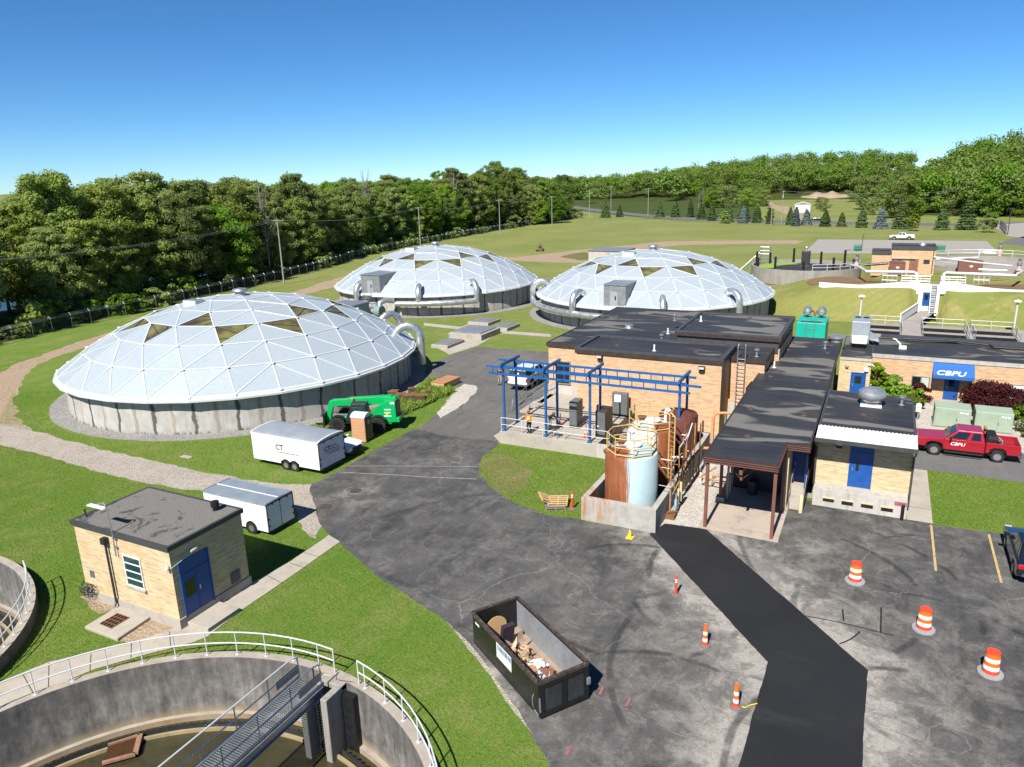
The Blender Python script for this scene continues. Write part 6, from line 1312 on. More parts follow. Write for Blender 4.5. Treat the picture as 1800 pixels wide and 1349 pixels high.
# ---------------------------------------------------------------- roll-off dumpster
P0, P1, P3 = Vector((-9.78, 20.5, 0)), Vector((-8.5, 22.35, 0)), Vector((-14.1, 23.38, 0)); ang = math.atan2((P0-P3).y, (P0-P3).x)
t = thing('dumpster', 'long black open top roll off dumpster with rubbish inside', 'dumpster', tuple((P3+P0)/2+(P1-P0)/2), ang); Ld, Wd, Hd = 5.3, 2.2, 1.58
MINT = mat('scraped_grey_steel', (.3, .32, .35), .5, .2, .2, 1.2, dirt=(.2, .17, .14), dirta=.5); w = .07; x, y = Ld/2, Wd/2
m = MB(); m.box(-x, x, -y, -y+w, .12, Hd); m.build('side_panel', MBLACKM, t); m = MB(); m.box(-x, x, y-w, y, .12, Hd); m.build('side_panel', MBLACKM, t)
m = MB(); m.box(-x+.001, x-.2, y-w-.012, y-w-.002, .2, Hd-.08); m.build('inner_face', MINT, t); m = MB(); m.box(-x, -x+w, -y+w, y-w, .12, Hd); m.build('front_panel', MBLACKM, t)
m = MB(); m.box(-x+w, x-w, -y+w, y-w, .12, .2); m.build('floor', mat('dusty_floor', (.34, .25, .18), .8, 0, .3, 1.5, dirt=(.3, .3, .3), dirta=.6), t)
m = MB()
for a, b_ in (((-x, -y), (x, -y)), ((-x, y), (x, y)), ((-x, -y), (-x, y)), ((x, -y), (x, y))): m.bar((*a, Hd), (*b_, Hd), .13, .12)
m.build('top_rim', mat('worn_rim', (.07, .05, .045), .6, .2, .4, 4, dirt=(.3, .2, .15), dirta=.6), t)
m = MB(); m.box(x-w, x, -y+.02, y-.02, .1, Hd-.06)
for a, b_ in ((-y+.02, -y+.2), (-.09, .09), (y-.2, y-.02)): m.box(x, x+.07, a, b_, .1, Hd-.06)
m.box(x, x+.068, -y+.2, y-.2, .1, .28); m.box(x, x+.068, -y+.2, y-.2, Hd-.24, Hd-.065); rg_ = m.build('rear_door', MBLACKM, t)
m = MB()
for a, b_ in ((-y+.21, -.1), (.1, y-.21)): m.box(x+.004, x+.02, a, b_, .29, Hd-.25)
m.build('door_panel', mat('scuffed_dark_steel', (.05, .053, .06), .4, .2, .5, 2, stretch=(1, 1, .3)), rg_)
m = MB(); m.box(x+.02, x+.14, y-.12, y+.02, .75, 1.02); m.bar((x+.1, -y, .4), (x+.1, -y-.02, 1.0), .05); m.build('latch', MGALVD, rg_)
for sx, sy in ((1, -1), (1, 1), (-1, -1), (-1, 1)): m = MB(); m.lathe((sx*(x-.12), sy*(y-.1), .1), [(.1, -.08), (.1, .08)], 12, axis='y'); m.build('wheel', MGALVD, t)
m = MB(); m.tube([(x-.3, -y-.03, .95), (x-.3, -y-.09, .8), (x-.28, -y-.09, .5), (x-.3, -y-.03, .35)], .02, 6); m.bar((x-.25, -y-.05, .3), (x+.05, -y-.05, .25), .04); m.build('hook_bar', MGALVD, t)
m = MB(); m.box(-.55, .65, -y-.006, -y-.001, .75, 1.45); sg = m.build('sign', MWHITE, t); m = MB()
for k in range(9): xx = -.45+k*.12; m.box(xx, xx+.07+.02*(k % 3), -y-.012, -y-.007, 1.14, 1.36)
m.build('sign_lettering', mat('blue_grey_ink', (.2, .28, .4), .6), sg); m = MB(); m.box(-x+.25, -x+.6, -y-.006, -y-.001, 1.2, 1.3); m.build('small_label', MWHITE, t)
dmp = t; Md = T(*dmp.location) @ Matrix.Rotation(ang, 4, 'Z')
def rub(name, label, cat, loc, build, m_, rz=0., group=None):
    mb = MB(); build(mb); o = mb.build(name, m_); o.location = Md @ Vector(loc); o.rotation_euler = (0, 0, ang+rz); return tag(o, label, cat, group)
rr = np.random.default_rng(4)
def blob(s, n=22):
    def f(mb):
        for _ in range(n):
            c = rr.normal(size=3)*np.array(s)*.45; c[2] = abs(c[2]); a = rr.normal(size=(2, 3)); a /= np.linalg.norm(a, axis=1, keepdims=True); q = .18*rr.uniform(.6, 1.5); mb.add([c-a[0]*q-a[1]*q*.6, c+a[0]*q-a[1]*q*.5, c+a[0]*q*.8+a[1]*q, c-a[0]*q+a[1]*q*.7], [(0, 1, 2, 3)])
    return f
rub('paper_heap', 'heap of crumpled tan packing paper in the dumpster', 'paper', (-.7, .0, .22), blob((.9, .5, .6), 70), mat('kraft_paper', (.62, .45, .3), .8, 0, .15, 3))
rub('paper_heap', 'crumpled white and blue wrapping in the dumpster near its door', 'paper', (1.2, -.05, .22), blob((.5, .35, .3), 26), mat('white_wrap', (.72, .75, .78), .6, 0, .1, 3))
rub('cardboard_box', 'open brown cardboard box lying in the dumpster', 'box', (.45, -.3, .21), lambda mb: (mb.box(-.4, .4, -.3, .3, 0, .3),), mat('cardboard', (.42, .25, .12), .8, 0, .12, 3), .5)
rub('cardboard_box', 'flat orange brown cardboard near the dumpster door', 'box', (1.75, -.45, .21), lambda mb: (mb.box(-.55, .5, -.28, .3, 0, .12),), mat('cardboard_orange', (.5, .26, .12), .8, 0, .12, 3), .1)
rub('cardboard_box', 'red brown cardboard carton beside the white wrapping in the dumpster', 'box', (1.0, .3, .21), lambda mb: (mb.box(-.25, .25, -.2, .2, 0, .28),), MLOUV, .9)
rub('white_bag', 'white plastic bag in the middle of the dumpster', 'bag', (.55, .25, .3), blob((.3, .3, .25), 30), MWHITE)
rub('cardboard_sheet', 'round cut tan cardboard leaning on the dumpster front wall', 'cardboard', (-2.35, -.15, .75), lambda mb: mb.lathe((0, 0, 0), [(0, .0), (.5, .01), (.5, .04), (0, .05)], 18, axis='x'), MWOOD)
rub('padded_seat', 'purple and black padded cushion standing in the dumpster', 'cushion', (-1.75, .0, .25), lambda mb: mb.side([(-.1, 0), (.12, 0), (.3, .95), (.12, 1.0)], -.28, .28), mat('purple_cloth', (.035, .022, .04), .7, 0, .6, 4))
rub('metal_scrap', 'grey scrap metal piece at the front of the dumpster', 'scrap', (-1.7, -.5, .2), lambda mb: (mb.box(-.4, .4, -.3, .3, 0, .25), mb.box(-.2, .5, -.35, .1, .25, .4)), MGALVD, .4)
# ---------------------------------------------------------------- enclosed trailers
def trailer(label, u0, u1, v0, v1, z0, z1, arch, axles, roofm, logo):
    t = thing('enclosed_trailer', label, 'trailer', (u1, (v0+v1)/2, 0)); Lt, W = u1-u0, (v1-v0)/2; m = MB(); n = 10
    prof = [(-W, z0), (-W, z1)]+([(-W*math.cos(PI*i/n), z1+arch*math.sin(PI*i/n)) for i in range(1, n)])+[(W, z1), (W, z0)]
    vs = [(-Lt, y, z) for y, z in prof]+[(0, y, z) for y, z in prof]; k = len(prof)
    m.add(vs, [tuple(range(k))[::-1], tuple(range(k, 2*k))]+[(i, (i+1) % k, k+(i+1) % k, k+i) for i in range(k) if not 1 <= i < k-2]); m.build('box_body', MWHITEG, t)
    m = MB(); pr = prof[1:-1]; k = len(pr); m.add([(-Lt-.02, y, z+.012) for y, z in pr]+[(.02, y, z+.012) for y, z in pr], [(i, i+1, k+i+1, k+i) for i in range(k-1)]); m.build('roof', roofm, t, smooth=True)
    m = MB(); m.tube([(.01, y, z) for y, z in prof[1:-1]], .05, 6); m.tube([(-Lt, y, z) for y, z in prof[1:-1]], .05, 6)
    for s_ in (-W, W): m.tube([(-Lt, s_, z1), (.01, s_, z1)], .045, 6)
    m.build('roof_trim', MWHITE if axles == 2 else MGALV, t)
    m = MB(); m.box(.004, .045, -W+.05, W-.05, z0+.04, z1-.06); rd = m.build('rear_door', MWHITEG, t)
    m = MB(); m.box(.046, .07, -W+.02, W-.02, z1-.06, z1-.01); m.box(.046, .07, -W+.0, -W+.05, z0, z1); m.box(.046, .07, W-.05, W, z0, z1)
    for s_ in (-W*.55, 0, W*.55): m.box(.046, .09, s_-.04, s_+.04, z1-.14, z1-.06)
    for s_ in (-W+.12, W-.12): m.box(.046, .08, s_-.04, s_+.04, z0+.7, z0+.8); m.box(.046, .08, s_-.03, s_+.03, z0+.3, z0+.4)
    m.build('door_hardware', MBLACK, rd)
    if axles == 1: m = MB(); m.box(.046, .056, -.015, .015, z0+.05, z1-.08); m.build('door_seam', MDARKG, rd)
    cxs = (-Lt*.43+.36, -Lt*.43-.42) if axles == 2 else (-Lt*.26,)
    for s_ in (-1, 1):
        m = MB()
        for cx_ in cxs: m.lathe((cx_, s_*(W+.005), .36), [(.43, -.02), (.43, .02)], 20, axis='y')
        m.box(min(cxs)-.43, max(cxs)+.43, s_*(W+.005)-.02, s_*(W+.005)+.02, .36, .62) if axles == 2 else None; m.build('wheel_well', MBLACK, t)
        for cx_ in cxs: wheel(t, cx_, s_*(W-.06), .34, .2, s_)
    m = MB(); m.box(-Lt-.9, -Lt, -.06, .06, .42, .52); m.tube([(-Lt-.7, 0, 0), (-Lt-.7, 0, .7)], .04, 6); m.build('tongue', MBLACK, t)
    m = MB(); m.box(-.15, .1, -W+.3, W-.3, .3, z0-.004) if z0 > .35 else m.box(-.1, .0, -W+.3, W-.3, .2, .3); m.build('bumper', MBLACK, t)
    return t, W, Lt
def wheel(par, x, y, r, w, side, rim=None, name='wheel'):
    m = MB(); h = w/2; m.lathe((x, y, r), [(r*.58, -h), (r*.9, -h), (r, -h*.7), (r, h*.7), (r*.9, h), (r*.58, h)], 24, axis='y', cap=False); o = m.build(name, MRUBBER, par, smooth=True)
    m = MB(); s_ = side; m.lathe((x, y, r), [(0, s_*h*.55), (r*.2, s_*h*.7), (r*.45, s_*h*.45), (r*.58, s_*h*.85), (r*.6, s_*h*.98)], 18, axis='y'); m.build('rim', rim or MRIM, o, smooth=True)
    m = MB()
    for k in range(5): a = 2*PI*k/5; m.lathe((x+r*.36*math.cos(a), y, r+r*.36*math.sin(a)), [(r*.07, s_*h*.6), (0, s_*h*.62)], 8, axis='y')
    m.build('rim_holes', MBLACK, o)
    return o
tr1, W, Lt = trailer('long white enclosed trailer with CT lettering and twin wheels on the grass', -39.0, -32.95, 35.52, 38.2, .42, 2.35, .2, 2, mat('blue_grey_roof_skin', (.36, .4, .45), .45, .3, .1, 1), True)
MK = mat('black_lettering', (.02, .02, .022), .5); MKG = mat('grey_lettering', (.45, .45, .46), .6); MKR = mat('dark_red_line', (.3, .03, .05), .5)
def logo(par, M_, k, grey):
    text('CT', .66*k, 'lettering', MK, par, M_ @ T(-.78*k, .1*k, 0), bold=.012); text('Electrical', .28*k, 'lettering', grey, par, M_ @ T(-.4*k, .23*k, 0), align='LEFT'); text('Services, Inc.', .28*k, 'lettering', grey, par, M_ @ T(-.4*k, -.06*k, 0), align='LEFT')
    m = MB(M_); m.box(-1.05*k, 1.35*k, -.34*k, -.28*k, 0, .004); m.build('red_line', MKR, par); m = MB(M_)
    for j in range(12):
        if j not in (3, 7): m.box((-.5+j*.13)*k, (-.42+j*.13)*k, -.58*k, -.44*k, 0, .004)
    m.build('small_print', grey, par)
logo(tr1, T(-2.85, -W-.004, 1.5) @ FACE_FRONT, .82, MKG); logo(tr1, T(.05, .05, 1.62) @ FACE_RIGHT, .66, MK)
tr2, W, Lt = trailer('shorter plain white trailer with a pale metal roof behind the brick hut', -34.5, -29.6, 27.3, 29.4, .32, 1.98, .06, 1, MSILVER, False)
m = MB(); m.box(-4.9, 0, -.02, .02, 2.05, 2.075); m.build('roof_seam', MWHITE, tr2)
# ---------------------------------------------------------------- portable toilet, crate, blocks, pallets
t = thing('portable_toilet', 'tan portable toilet with a brown door and white roof beside the green machine', 'toilet', (-34.75, 42.5, 0), R(9))
m = MB(); m.box(-.57, .57, -.57, .57, .06, 1.98); m.build('cabin', MTAN, t, bevel=.03); m = MB()
for k in range(1, 7): m.box(-.5, .5, -.585, -.568, .1+k*.26, .14+k*.26); m.box(-.585, -.568, -.5, .5, .1+k*.26, .14+k*.26)
m.build('wall_ribs', MTAN, t); m = MB(); m.box(-.6, .6, -.6, .6, 0, .06); m.build('skid', MBLACK, t)
m = MB(); n = 8; m.side([(-.6, 1.985), (-.6, 2.03)]+[(-.6+1.2*i/n, 2.05+.24*math.sin(PI*i/n)**.7) for i in range(n+1)]+[(.6, 2.03), (.6, 1.985)], -.61, .61); rf = m.build('roof', MWHITE, t, bevel=.02)
Mq = Matrix.Rotation(PI/2, 4, 'Z'); rf.rotation_euler.z = PI/2
m = MB(); m.box(.575, .61, -.48, .48, .1, 1.93); d = m.build('door', MTAND, t, bevel=.01); m = MB(); m.box(.612, .63, -.34, .34, .2, .62); m.box(.612, .63, -.34, .34, .72, 1.2); m.box(.612, .63, -.34, .34, 1.3, 1.82); m.build('door_panels', mat('darker_brown_plastic', (.14, .08, .055), .5), d, bevel=.015)
m = MB(); m.box(.632, .638, -.18, .14, 1.42, 1.72); m.build('notice', MGREYL, d)
for s_ in (-.52, .52): m = MB(); m.box(.575, .6, s_-.04, s_+.04, .08, 1.95); m.build('door_post', MTAN, t)
t = thing('wooden_crate', 'low closed plywood crate lying at the edge of the old asphalt', 'crate', (-36.85, 58.2, 0), R(-4)); m = MB(); m.box(-.75, .75, -1.35, 1.35, .1, .62); m.build('crate_box', MWOOD, t)
m = MB(); m.box(-.78, .78, -1.38, 1.38, .624, .66); m.build('lid', MWOODT, t); m = MB()
for y in (-1.1, 0, 1.1): m.box(-.74, .74, y-.06, y+.06, 0, .096)
m.build('skids', MPALLET, t)
for i, ((x, y), w, h, l_) in enumerate((((1095, 222), .9, .62, 'rusty brown block farthest left in the weedy row'), ((1140, 240), .8, .6, 'brown square block second in the weedy row, with a lighter top'), ((1195, 248), .95, .62, 'brown block with a dark notch in the middle of the weedy row'), ((1268, 252), .95, .66, 'dark brown block at the right of the weedy row'), ((1322, 215), .5, .55, 'small brown post block behind the weedy row'), ((1215, 195), .6, .5, 'low brown block hidden in the grass behind the weedy row'))):
    g = G(400+x/3.748, 640+y/3.748); t = thing('concrete_block', l_, 'block', (g.x, g.y, 0), .3+i*.1, 'weathered blocks in the grass'); m = MB(); m.box(-w/2, w/2, -w*.4, w*.4, -.05, h); m.build('block_body', mat('weathered_brown_block', (.085, .055, .04), .9, 0, .3, 3, .3) if i == 0 else bpy.data.materials['weathered_brown_block'], t, bevel=.05)
    m = MB(); m.box(-w*.5-.03, w*.5+.03, -w*.42, w*.42, h+.002, h+.07); m.build('cap', MRUST, t)
p, q = G(730, 716), G(775, 690); m = MB(); m.bar((p.x, p.y, .12), (q.x, q.y, .12), .16, .16); tag(m.build('timber_beam', MPALLETG), 'long grey timber lying in the weeds beside the blocks', 'beam')
def pallet(name, label, m_, loc, rot):
    t = thing(name, label, 'pallet', loc); t.rotation_euler = rot
    for k in range(5): m = MB(); m.box(-.6, .6, -.5+k*.225, -.5+k*.225+.12, .12, .14); m.build('top_board', m_, t)
    for y in (-.56, 0, .56): m = MB(); m.box(y-.04, y+.04, -.5, .52, .02, .118); m.build('bearer', m_, t)
    for k in range(3): m = MB(); m.box(-.6, .6, -.5+k*.45, -.5+k*.45+.11, 0, .018); m.build('bottom_board', m_, t)
pallet('pallet', 'grey weathered pallet underneath in the loose pallet pile', MPALLETG, (-16.35, 37.35, .01), (0, 0, .5)); pallet('pallet', 'pale wooden pallet lying on top of the grey one', MPALLET, (-16.3, 37.75, .2), (.12, -.06, .3)); pallet('pallet', 'pale wooden pallet tipped up at the left of the pallet pile', MPALLET, (-16.95, 37.7, .2), (.1, .5, .7))
# ---------------------------------------------------------------- drums, channelizer posts, cones
def drum(u, v, label):
    t = thing('traffic_drum', label, 'traffic drum', (u, v, .012), 0, 'orange drums on the parking asphalt'); m = MB(); m.lathe((0, 0, 0), [(.46, 0), (.47, .04), (.45, .09), (.3, .11)], 28); m.build('base', mat('grey_rubber_ring', (.3, .31, .32), .8, 0, .2, 5, dirt=(.12, .12, .12), dirta=.5), t, smooth=True)
    z = .08
    for h, r0, r1, mm, nm in ((.2, .295, .285, MREDOR, 'band'), (.17, .285, .275, MREFL, 'stripe'), (.17, .275, .268, MORANGE, 'band'), (.17, .268, .26, MREFL, 'stripe'), (.16, .26, .25, MORANGE, 'band')):
        m = MB(); m.lathe((0, 0, z), [(r0+.006, 0), (r0, .02), (r1, h)], 28); m.build(nm, mm, t, smooth=True); z += h
    m = MB(); m.lathe((0, 0, z), [(.25, 0), (.255, .03), (.24, .06), (.2, .045), (0, .05)], 28); m.box(-.09, .09, -.02, .02, z+.045, z+.13); m.build('top', MREDOR, t, smooth=True)
for (u, v), l_ in (((.23, 35.42), 'orange and white drum nearest the open port, with shiny top'), ((3.05, 32.4), 'orange and white drum in the middle of the three'), ((5.28, 30.2), 'orange and white drum nearest the right edge of the picture')): drum(u, v, l_)
MBASEG = mat('dusty_rubber_base', (.16, .155, .15), .85, 0, .2, 5)
def post_cone(loc, label, tall, bands, base='round', cat='traffic post', group=None):
    t = thing('traffic_post', label, cat, loc, 0, group)
    m = MB(); m.lathe((0, 0, 0), [(.23, 0), (.23, .04), (.18, .06)], 18) if base == 'round' else m.box(-.19, .19, -.19, .19, 0, .04); m.build('base', MBASEG if base == 'round' else MREDOR, t)
    z = .06
    for h, r0, r1, mm in bands:
        m = MB(); m.lathe((0, 0, z), [(r0, 0), (r1, h)], 18); m.build('stripe' if mm is MREFL else 'band', mm, t, smooth=True); z += h
    if tall: m = MB(); m.tube([(-.05, 0, z), (-.05, 0, z+.08), (.05, 0, z+.08), (.05, 0, z)], .015, 6); m.build('handle', bands[-1][3], t)
CN = [(.16, .14, .115, MREDOR), (.16, .115, .105, MREFL), (.16, .105, .1, MORANGE), (.16, .1, .095, MREFL), (.2, .095, .08, MORANGE), (.06, .05, .05, MORANGE)]
post_cone((*G(1188, 1046)[:2], .012), 'thin plain red orange post nearest the fresh black strip top', True, [(.6, .07, .06, MREDOR), (.07, .061, .06, MREFL), (.04, .06, .06, MREDOR), (.07, .06, .06, MREFL), (.12, .06, .055, MREDOR)])
post_cone((*G(1239, 1135)[:2], .012), 'orange and white banded post in the middle of the row left of the black strip', True, CN); post_cone((*G(1293, 1243)[:2], .012), 'orange and white banded post with yellow tape tied at its foot', True, CN)
post_cone((*G(1006, 895)[:2], .0), 'red post with white bands on the grass beside the pallets', True, [(.7, .08, .07, MREDOR), (.08, .071, .07, MREFL), (.05, .07, .07, MREDOR), (.08, .07, .065, MREFL), (.1, .065, .06, MREDOR)])
CB = [(.3, .17, .1, MREDOR), (.14, .1, .075, MREFL), (.12, .075, .06, MREDOR), (.12, .06, .045, MREFL), (.3, .045, .03, MREDOR)]
post_cone((*G(985, 749, PZ)[:2], PZ), 'tall narrow orange cone on the platform beside the tall cabinet', False, CB, 'square', 'cone'); post_cone((*G(1030, 769, PZ)[:2], PZ), 'tall narrow orange cone on the platform by the third blue post', False, CB, 'square', 'cone')
t = thing('traffic_cone', 'small yellow cone standing on the asphalt before the rusty bund', 'cone', (*G(1107, 946)[:2], .012)); m = MB(); m.box(-.19, .19, -.19, .19, 0, .035); m.build('base', MYELCONE, t); m = MB(); m.lathe((0, 0, .035), [(.15, 0), (.1, .06), (.04, .42), (.03, .44), (0, .44)], 16); m.build('cone_body', MYELCONE, t, smooth=True)
m = MB(); pts = [G(x, y, .03+.02*(i % 2)) for i, (x, y) in enumerate(((1281, 1241), (1290, 1239), (1300, 1240), (1309, 1244), (1318, 1240), (1331, 1237)))]; m.tube(smoothline(pts, 4), .02, 5); tag(m.build('tape', MYELCONE), 'strip of yellow tape trailing on the ground from the lowest banded post', 'tape')
for (x, y), mm, l_ in (((921, 780), mat('purple_plastic', (.03, .04, .2), .5), 'small dark blue purple bucket on the grass by the platform'), ((930, 782), MWHITE, 'small white bag on the grass beside the blue bucket')):
    g = G(x, y); t = thing('bucket' if 'bucket' in l_ else 'white_bag', l_, 'bucket' if 'bucket' in l_ else 'bag', (g.x, g.y, 0)); m = MB(); m.lathe((0, 0, 0), [(.18, 0), (.22, .42), (.2, .48), (.12, .5), (0, .5)], 14); m.build('pail' if 'bucket' in l_ else 'sack', mm, t, smooth=True); m = MB(); m.lathe((0, 0, .44), [(.23, 0), (.23, .04)], 14); m.build('rim', mm, t)
g = G(328, 804); tag(MB().box(-.5, .5, -.18, .18, 0, .05).build('marker_slab', MCONC), 'small pale slab set in the grass in front of the nearest dome', 'slab').location = (g.x, g.y, 0)
# ---------------------------------------------------------------- vehicles (front towards local +x)
def glassquad(par, pts, m=MGLASS, name='window'):
    mb = MB(); mb.add(pts, [(0, 1, 2, 3)]); return mb.build(name, m, par)
def greenhouse(t, paint, b0, b1, t0, t1, yb, yt, zb, zt, glass, splits, gap=.07):
    """cabin: bottom from x=b0(rear) to b1(front), top t0..t1; windows laid a few mm outside"""
    m = MB(); m.add([(b0, -yb, zb), (b1, -yb, zb), (b1, yb, zb), (b0, yb, zb), (t0, -yt, zt), (t1, -yt, zt), (t1, yt, zt), (t0, yt, zt)], [(0, 3, 2, 1), (4, 5, 6, 7), (0, 1, 5, 4), (1, 2, 6, 5), (2, 3, 7, 6), (3, 0, 4, 7)])
    c = m.build('cab', paint, t, bevel=.05)
    def L(a, b, k): return a+(b-a)*k
    e = .012
    glassquad(c, [(L(b1, t1, .08)+e, -L(yb, yt, .08)+.09, L(zb, zt, .08)+e), (L(b1, t1, .08)+e, L(yb, yt, .08)-.09, L(zb, zt, .08)+e), (L(b1, t1, .86)+e, L(yb, yt, .86)-.08, L(zb, zt, .86)+e), (L(b1, t1, .86)+e, -L(yb, yt, .86)+.08, L(zb, zt, .86)+e)], glass, 'windscreen')
    glassquad(c, [(L(b0, t0, .15)-e, -yb+.12, L(zb, zt, .15)), (L(b0, t0, .85)-e, -yt+.1, L(zb, zt, .85)), (L(b0, t0, .85)-e, yt-.1, L(zb, zt, .85)), (L(b0, t0, .15)-e, yb-.12, L(zb, zt, .15))], glass, 'rear_window')
    for s_ in (-1, 1):
        for a, b in splits:   # fractions from rear to front
            p = []
            for f, k in ((a, .1), (b, .1), (b, .84), (a, .84)):
                xx = L(L(b0, b1, f), L(t0, t1, f), k); p.append((xx, s_*(L(yb, yt, k)+e), L(zb, zt, k)))
            glassquad(c, p, glass)
    return c
def lampset(t, x, y, z, m, name, d=(.08, .32, .2)):
    for s_ in (-1, 1): mb = MB(); mb.cbox((x, s_*y, z), d); mb.build(name, m, t, bevel=.03)
def pickup(label, loc, rz, paint, extended=True, cargo=None, far=False, lettering=None, shell=False):
    t = thing('pickup_truck', label, 'pickup truck', loc, rz); W = 1.0
    m = MB(); m.side([(3.0, .62), (3.08, .8), (3.05, 1.08), (2.9, 1.2), (1.2, 1.3), (-1.06, 1.3), (-1.06, .52), (1.35, .52), (1.4, .86), (1.62, 1.0), (2.12, 1.0), (2.36, .86), (2.42, .6)], -W, W); m.build('body', paint, t, bevel=.05)
    bd = MB()
    for s_ in (-1, 1):
        lo, hi = sorted((s_*W, s_*(W-.09))); bd.side([(-1.1, .6), (-1.1, 1.33), (-3.05, 1.33), (-3.05, .62), (-2.32, .6), (-2.26, .88), (-2.05, 1.0), (-1.6, 1.0), (-1.38, .88), (-1.32, .6)], lo, hi)
    bd.box(-3.06, -2.97, -W+.09, W-.09, .66, 1.33); bed = bd.build('bed', paint, t, bevel=.03)
    m = MB(); m.box(-2.97, -1.1, -W+.09, W-.09, .68, .78); m.box(-2.3, -1.35, -W+.09, -W+.3, .78, .98); m.box(-2.3, -1.35, W-.3, W-.09, .78, .98); m.build('bed_liner', MBLACK, bed)
    m = MB(); m.box(-2.9, 2.8, -.75, .75, .36, .6); m.build('chassis', MBLACK, t)
    b0, t0 = (-1.02, -.88)
    greenhouse(t, paint, b0, 1.32, t0, .55, W-.03, .79, 1.3, 1.93, MGLASS, ((.1, .36), (.46, .9)) if extended else ((.12, .48), (.54, .92)))
    for x in (1.87, -1.82):
        for s_ in (-1, 1): wheel(t, x, s_*(W-.14), .4, .27, s_)
    m = MB(); m.box(2.98, 3.2, -W+.02, W-.02, .5, .76); m.build('front_bumper', MBLACK, t, bevel=.05); m = MB(); m.box(3.06, 3.1, -.62, .62, .78, 1.12); m.build('grille', MBLACK, t)
    m = MB(); m.box(-3.25, -3.07, -W+.05, W-.05, .52, .7); m.box(-3.42, -3.2, -.06, .06, .48, .55); m.build('rear_bumper', MCHROME, t, bevel=.03)
    lampset(t, 3.02, .8, .97, MLENS, 'headlight', (.14, .34, .26)); lampset(t, -3.04, .93, 1.05, MTAIL, 'tail_light', (.08, .13, .36))
    for s_ in (-1, 1):
        m = MB(); m.cbox((.98, s_*(W+.16), 1.38), (.12, .2, .26)); m.box(.95, 1.0, *sorted((s_*W, s_*(W+.1))), 1.3, 1.35); m.build('mirror', MBLACK, t, bevel=.03)
        m = MB(); m.box(-1.0, 1.25, *sorted((s_*W, s_*(W+.1))), .38, .45); m.build('running_board', MDARKG, t)
        m = MB(); m.box(-.02, .16, *sorted((s_*(W+.003), s_*(W+.02))), 1.12, 1.16); m.box(-.42, -.415, *sorted((s_*(W+.001), s_*(W+.006))), .58, 1.28); m.box(1.12, 1.125, *sorted((s_*(W+.001), s_*(W+.006))), .62, 1.28); m.build('door_handle', MBLACK if paint is not MRED else MLOUV, t)
    if lettering: text(lettering, .3, 'door_lettering', MREFL, t, T(.55, W+.004, .98) @ Matrix.Rotation(PI, 4, 'Z') @ FACE_FRONT, .003, .25, .006, 'CENTER', 1.15)
    if shell:
        m = MB(); m.add([(-3.02, -W+.02, 1.33), (-1.1, -W+.02, 1.33), (-1.1, W-.02, 1.33), (-3.02, W-.02, 1.33), (-2.85, -.78, 1.9), (-1.1, -.8, 1.92), (-1.1, .8, 1.92), (-2.85, .78, 1.9)], [(4, 5, 6, 7), (0, 1, 5, 4), (2, 3, 7, 6), (3, 0, 4, 7)]); c = m.build('canopy', MBLACK, t)
        m = MB(); m.box(-2.85, -.95, -.8, .8, 1.905, 1.96); m.build('canopy_roof', paint, c); m = MB(); m.box(-3.06, -3.04, -.2, .05, 1.4, 1.75); m.build('window_sticker', MWHITE, c)
    return t
tr = pickup('bright red pickup with CBPU on its door and an amber beacon, by the lawn', (6.2, 56.3, .01), PI, MRED, True, lettering='CBPU')
m = MB(); m.box(-1.75, -1.15, -.85, .85, .78, 1.62); m.side([(-1.75, 1.62), (-1.7, 1.72), (-1.2, 1.72), (-1.15, 1.62)], -.8, .8); m.build('bed_tank', MBLACK, tr, bevel=.04); m = MB(); m.tube([(-2.0, -.3, .8), (-2.0, -.3, 1.3), (-1.9, 0, 1.45), (-2.1, .3, 1.3), (-2.0, .3, .8)], .05, 6); m.build('hose_reel', MGALVD, tr)
m = MB(); m.box(-1.12, -1.05, -.9, .9, 1.35, 1.95); m.build('cab_guard', MBLACK, tr); m = MB(); m.lathe((-1.08, -.2, 1.95), [(.09, 0), (.1, .14), (.06, .2), (0, .21)], 12); m.lathe((-1.08, .15, 1.7), [(.08, 0), (.08, .14), (0, .16)], 10); m.build('beacon', MAMBER, tr)
pickup('white pickup with a dark canopy parked nose in beside the brick building', (-29.65, 62.2, .01), PI/2+.02, MCARW, False, shell=True)
pickup('white pickup far away on the lawn edge behind the big concrete pad', (3.7, 232.8, .01), PI, MCARW, False)
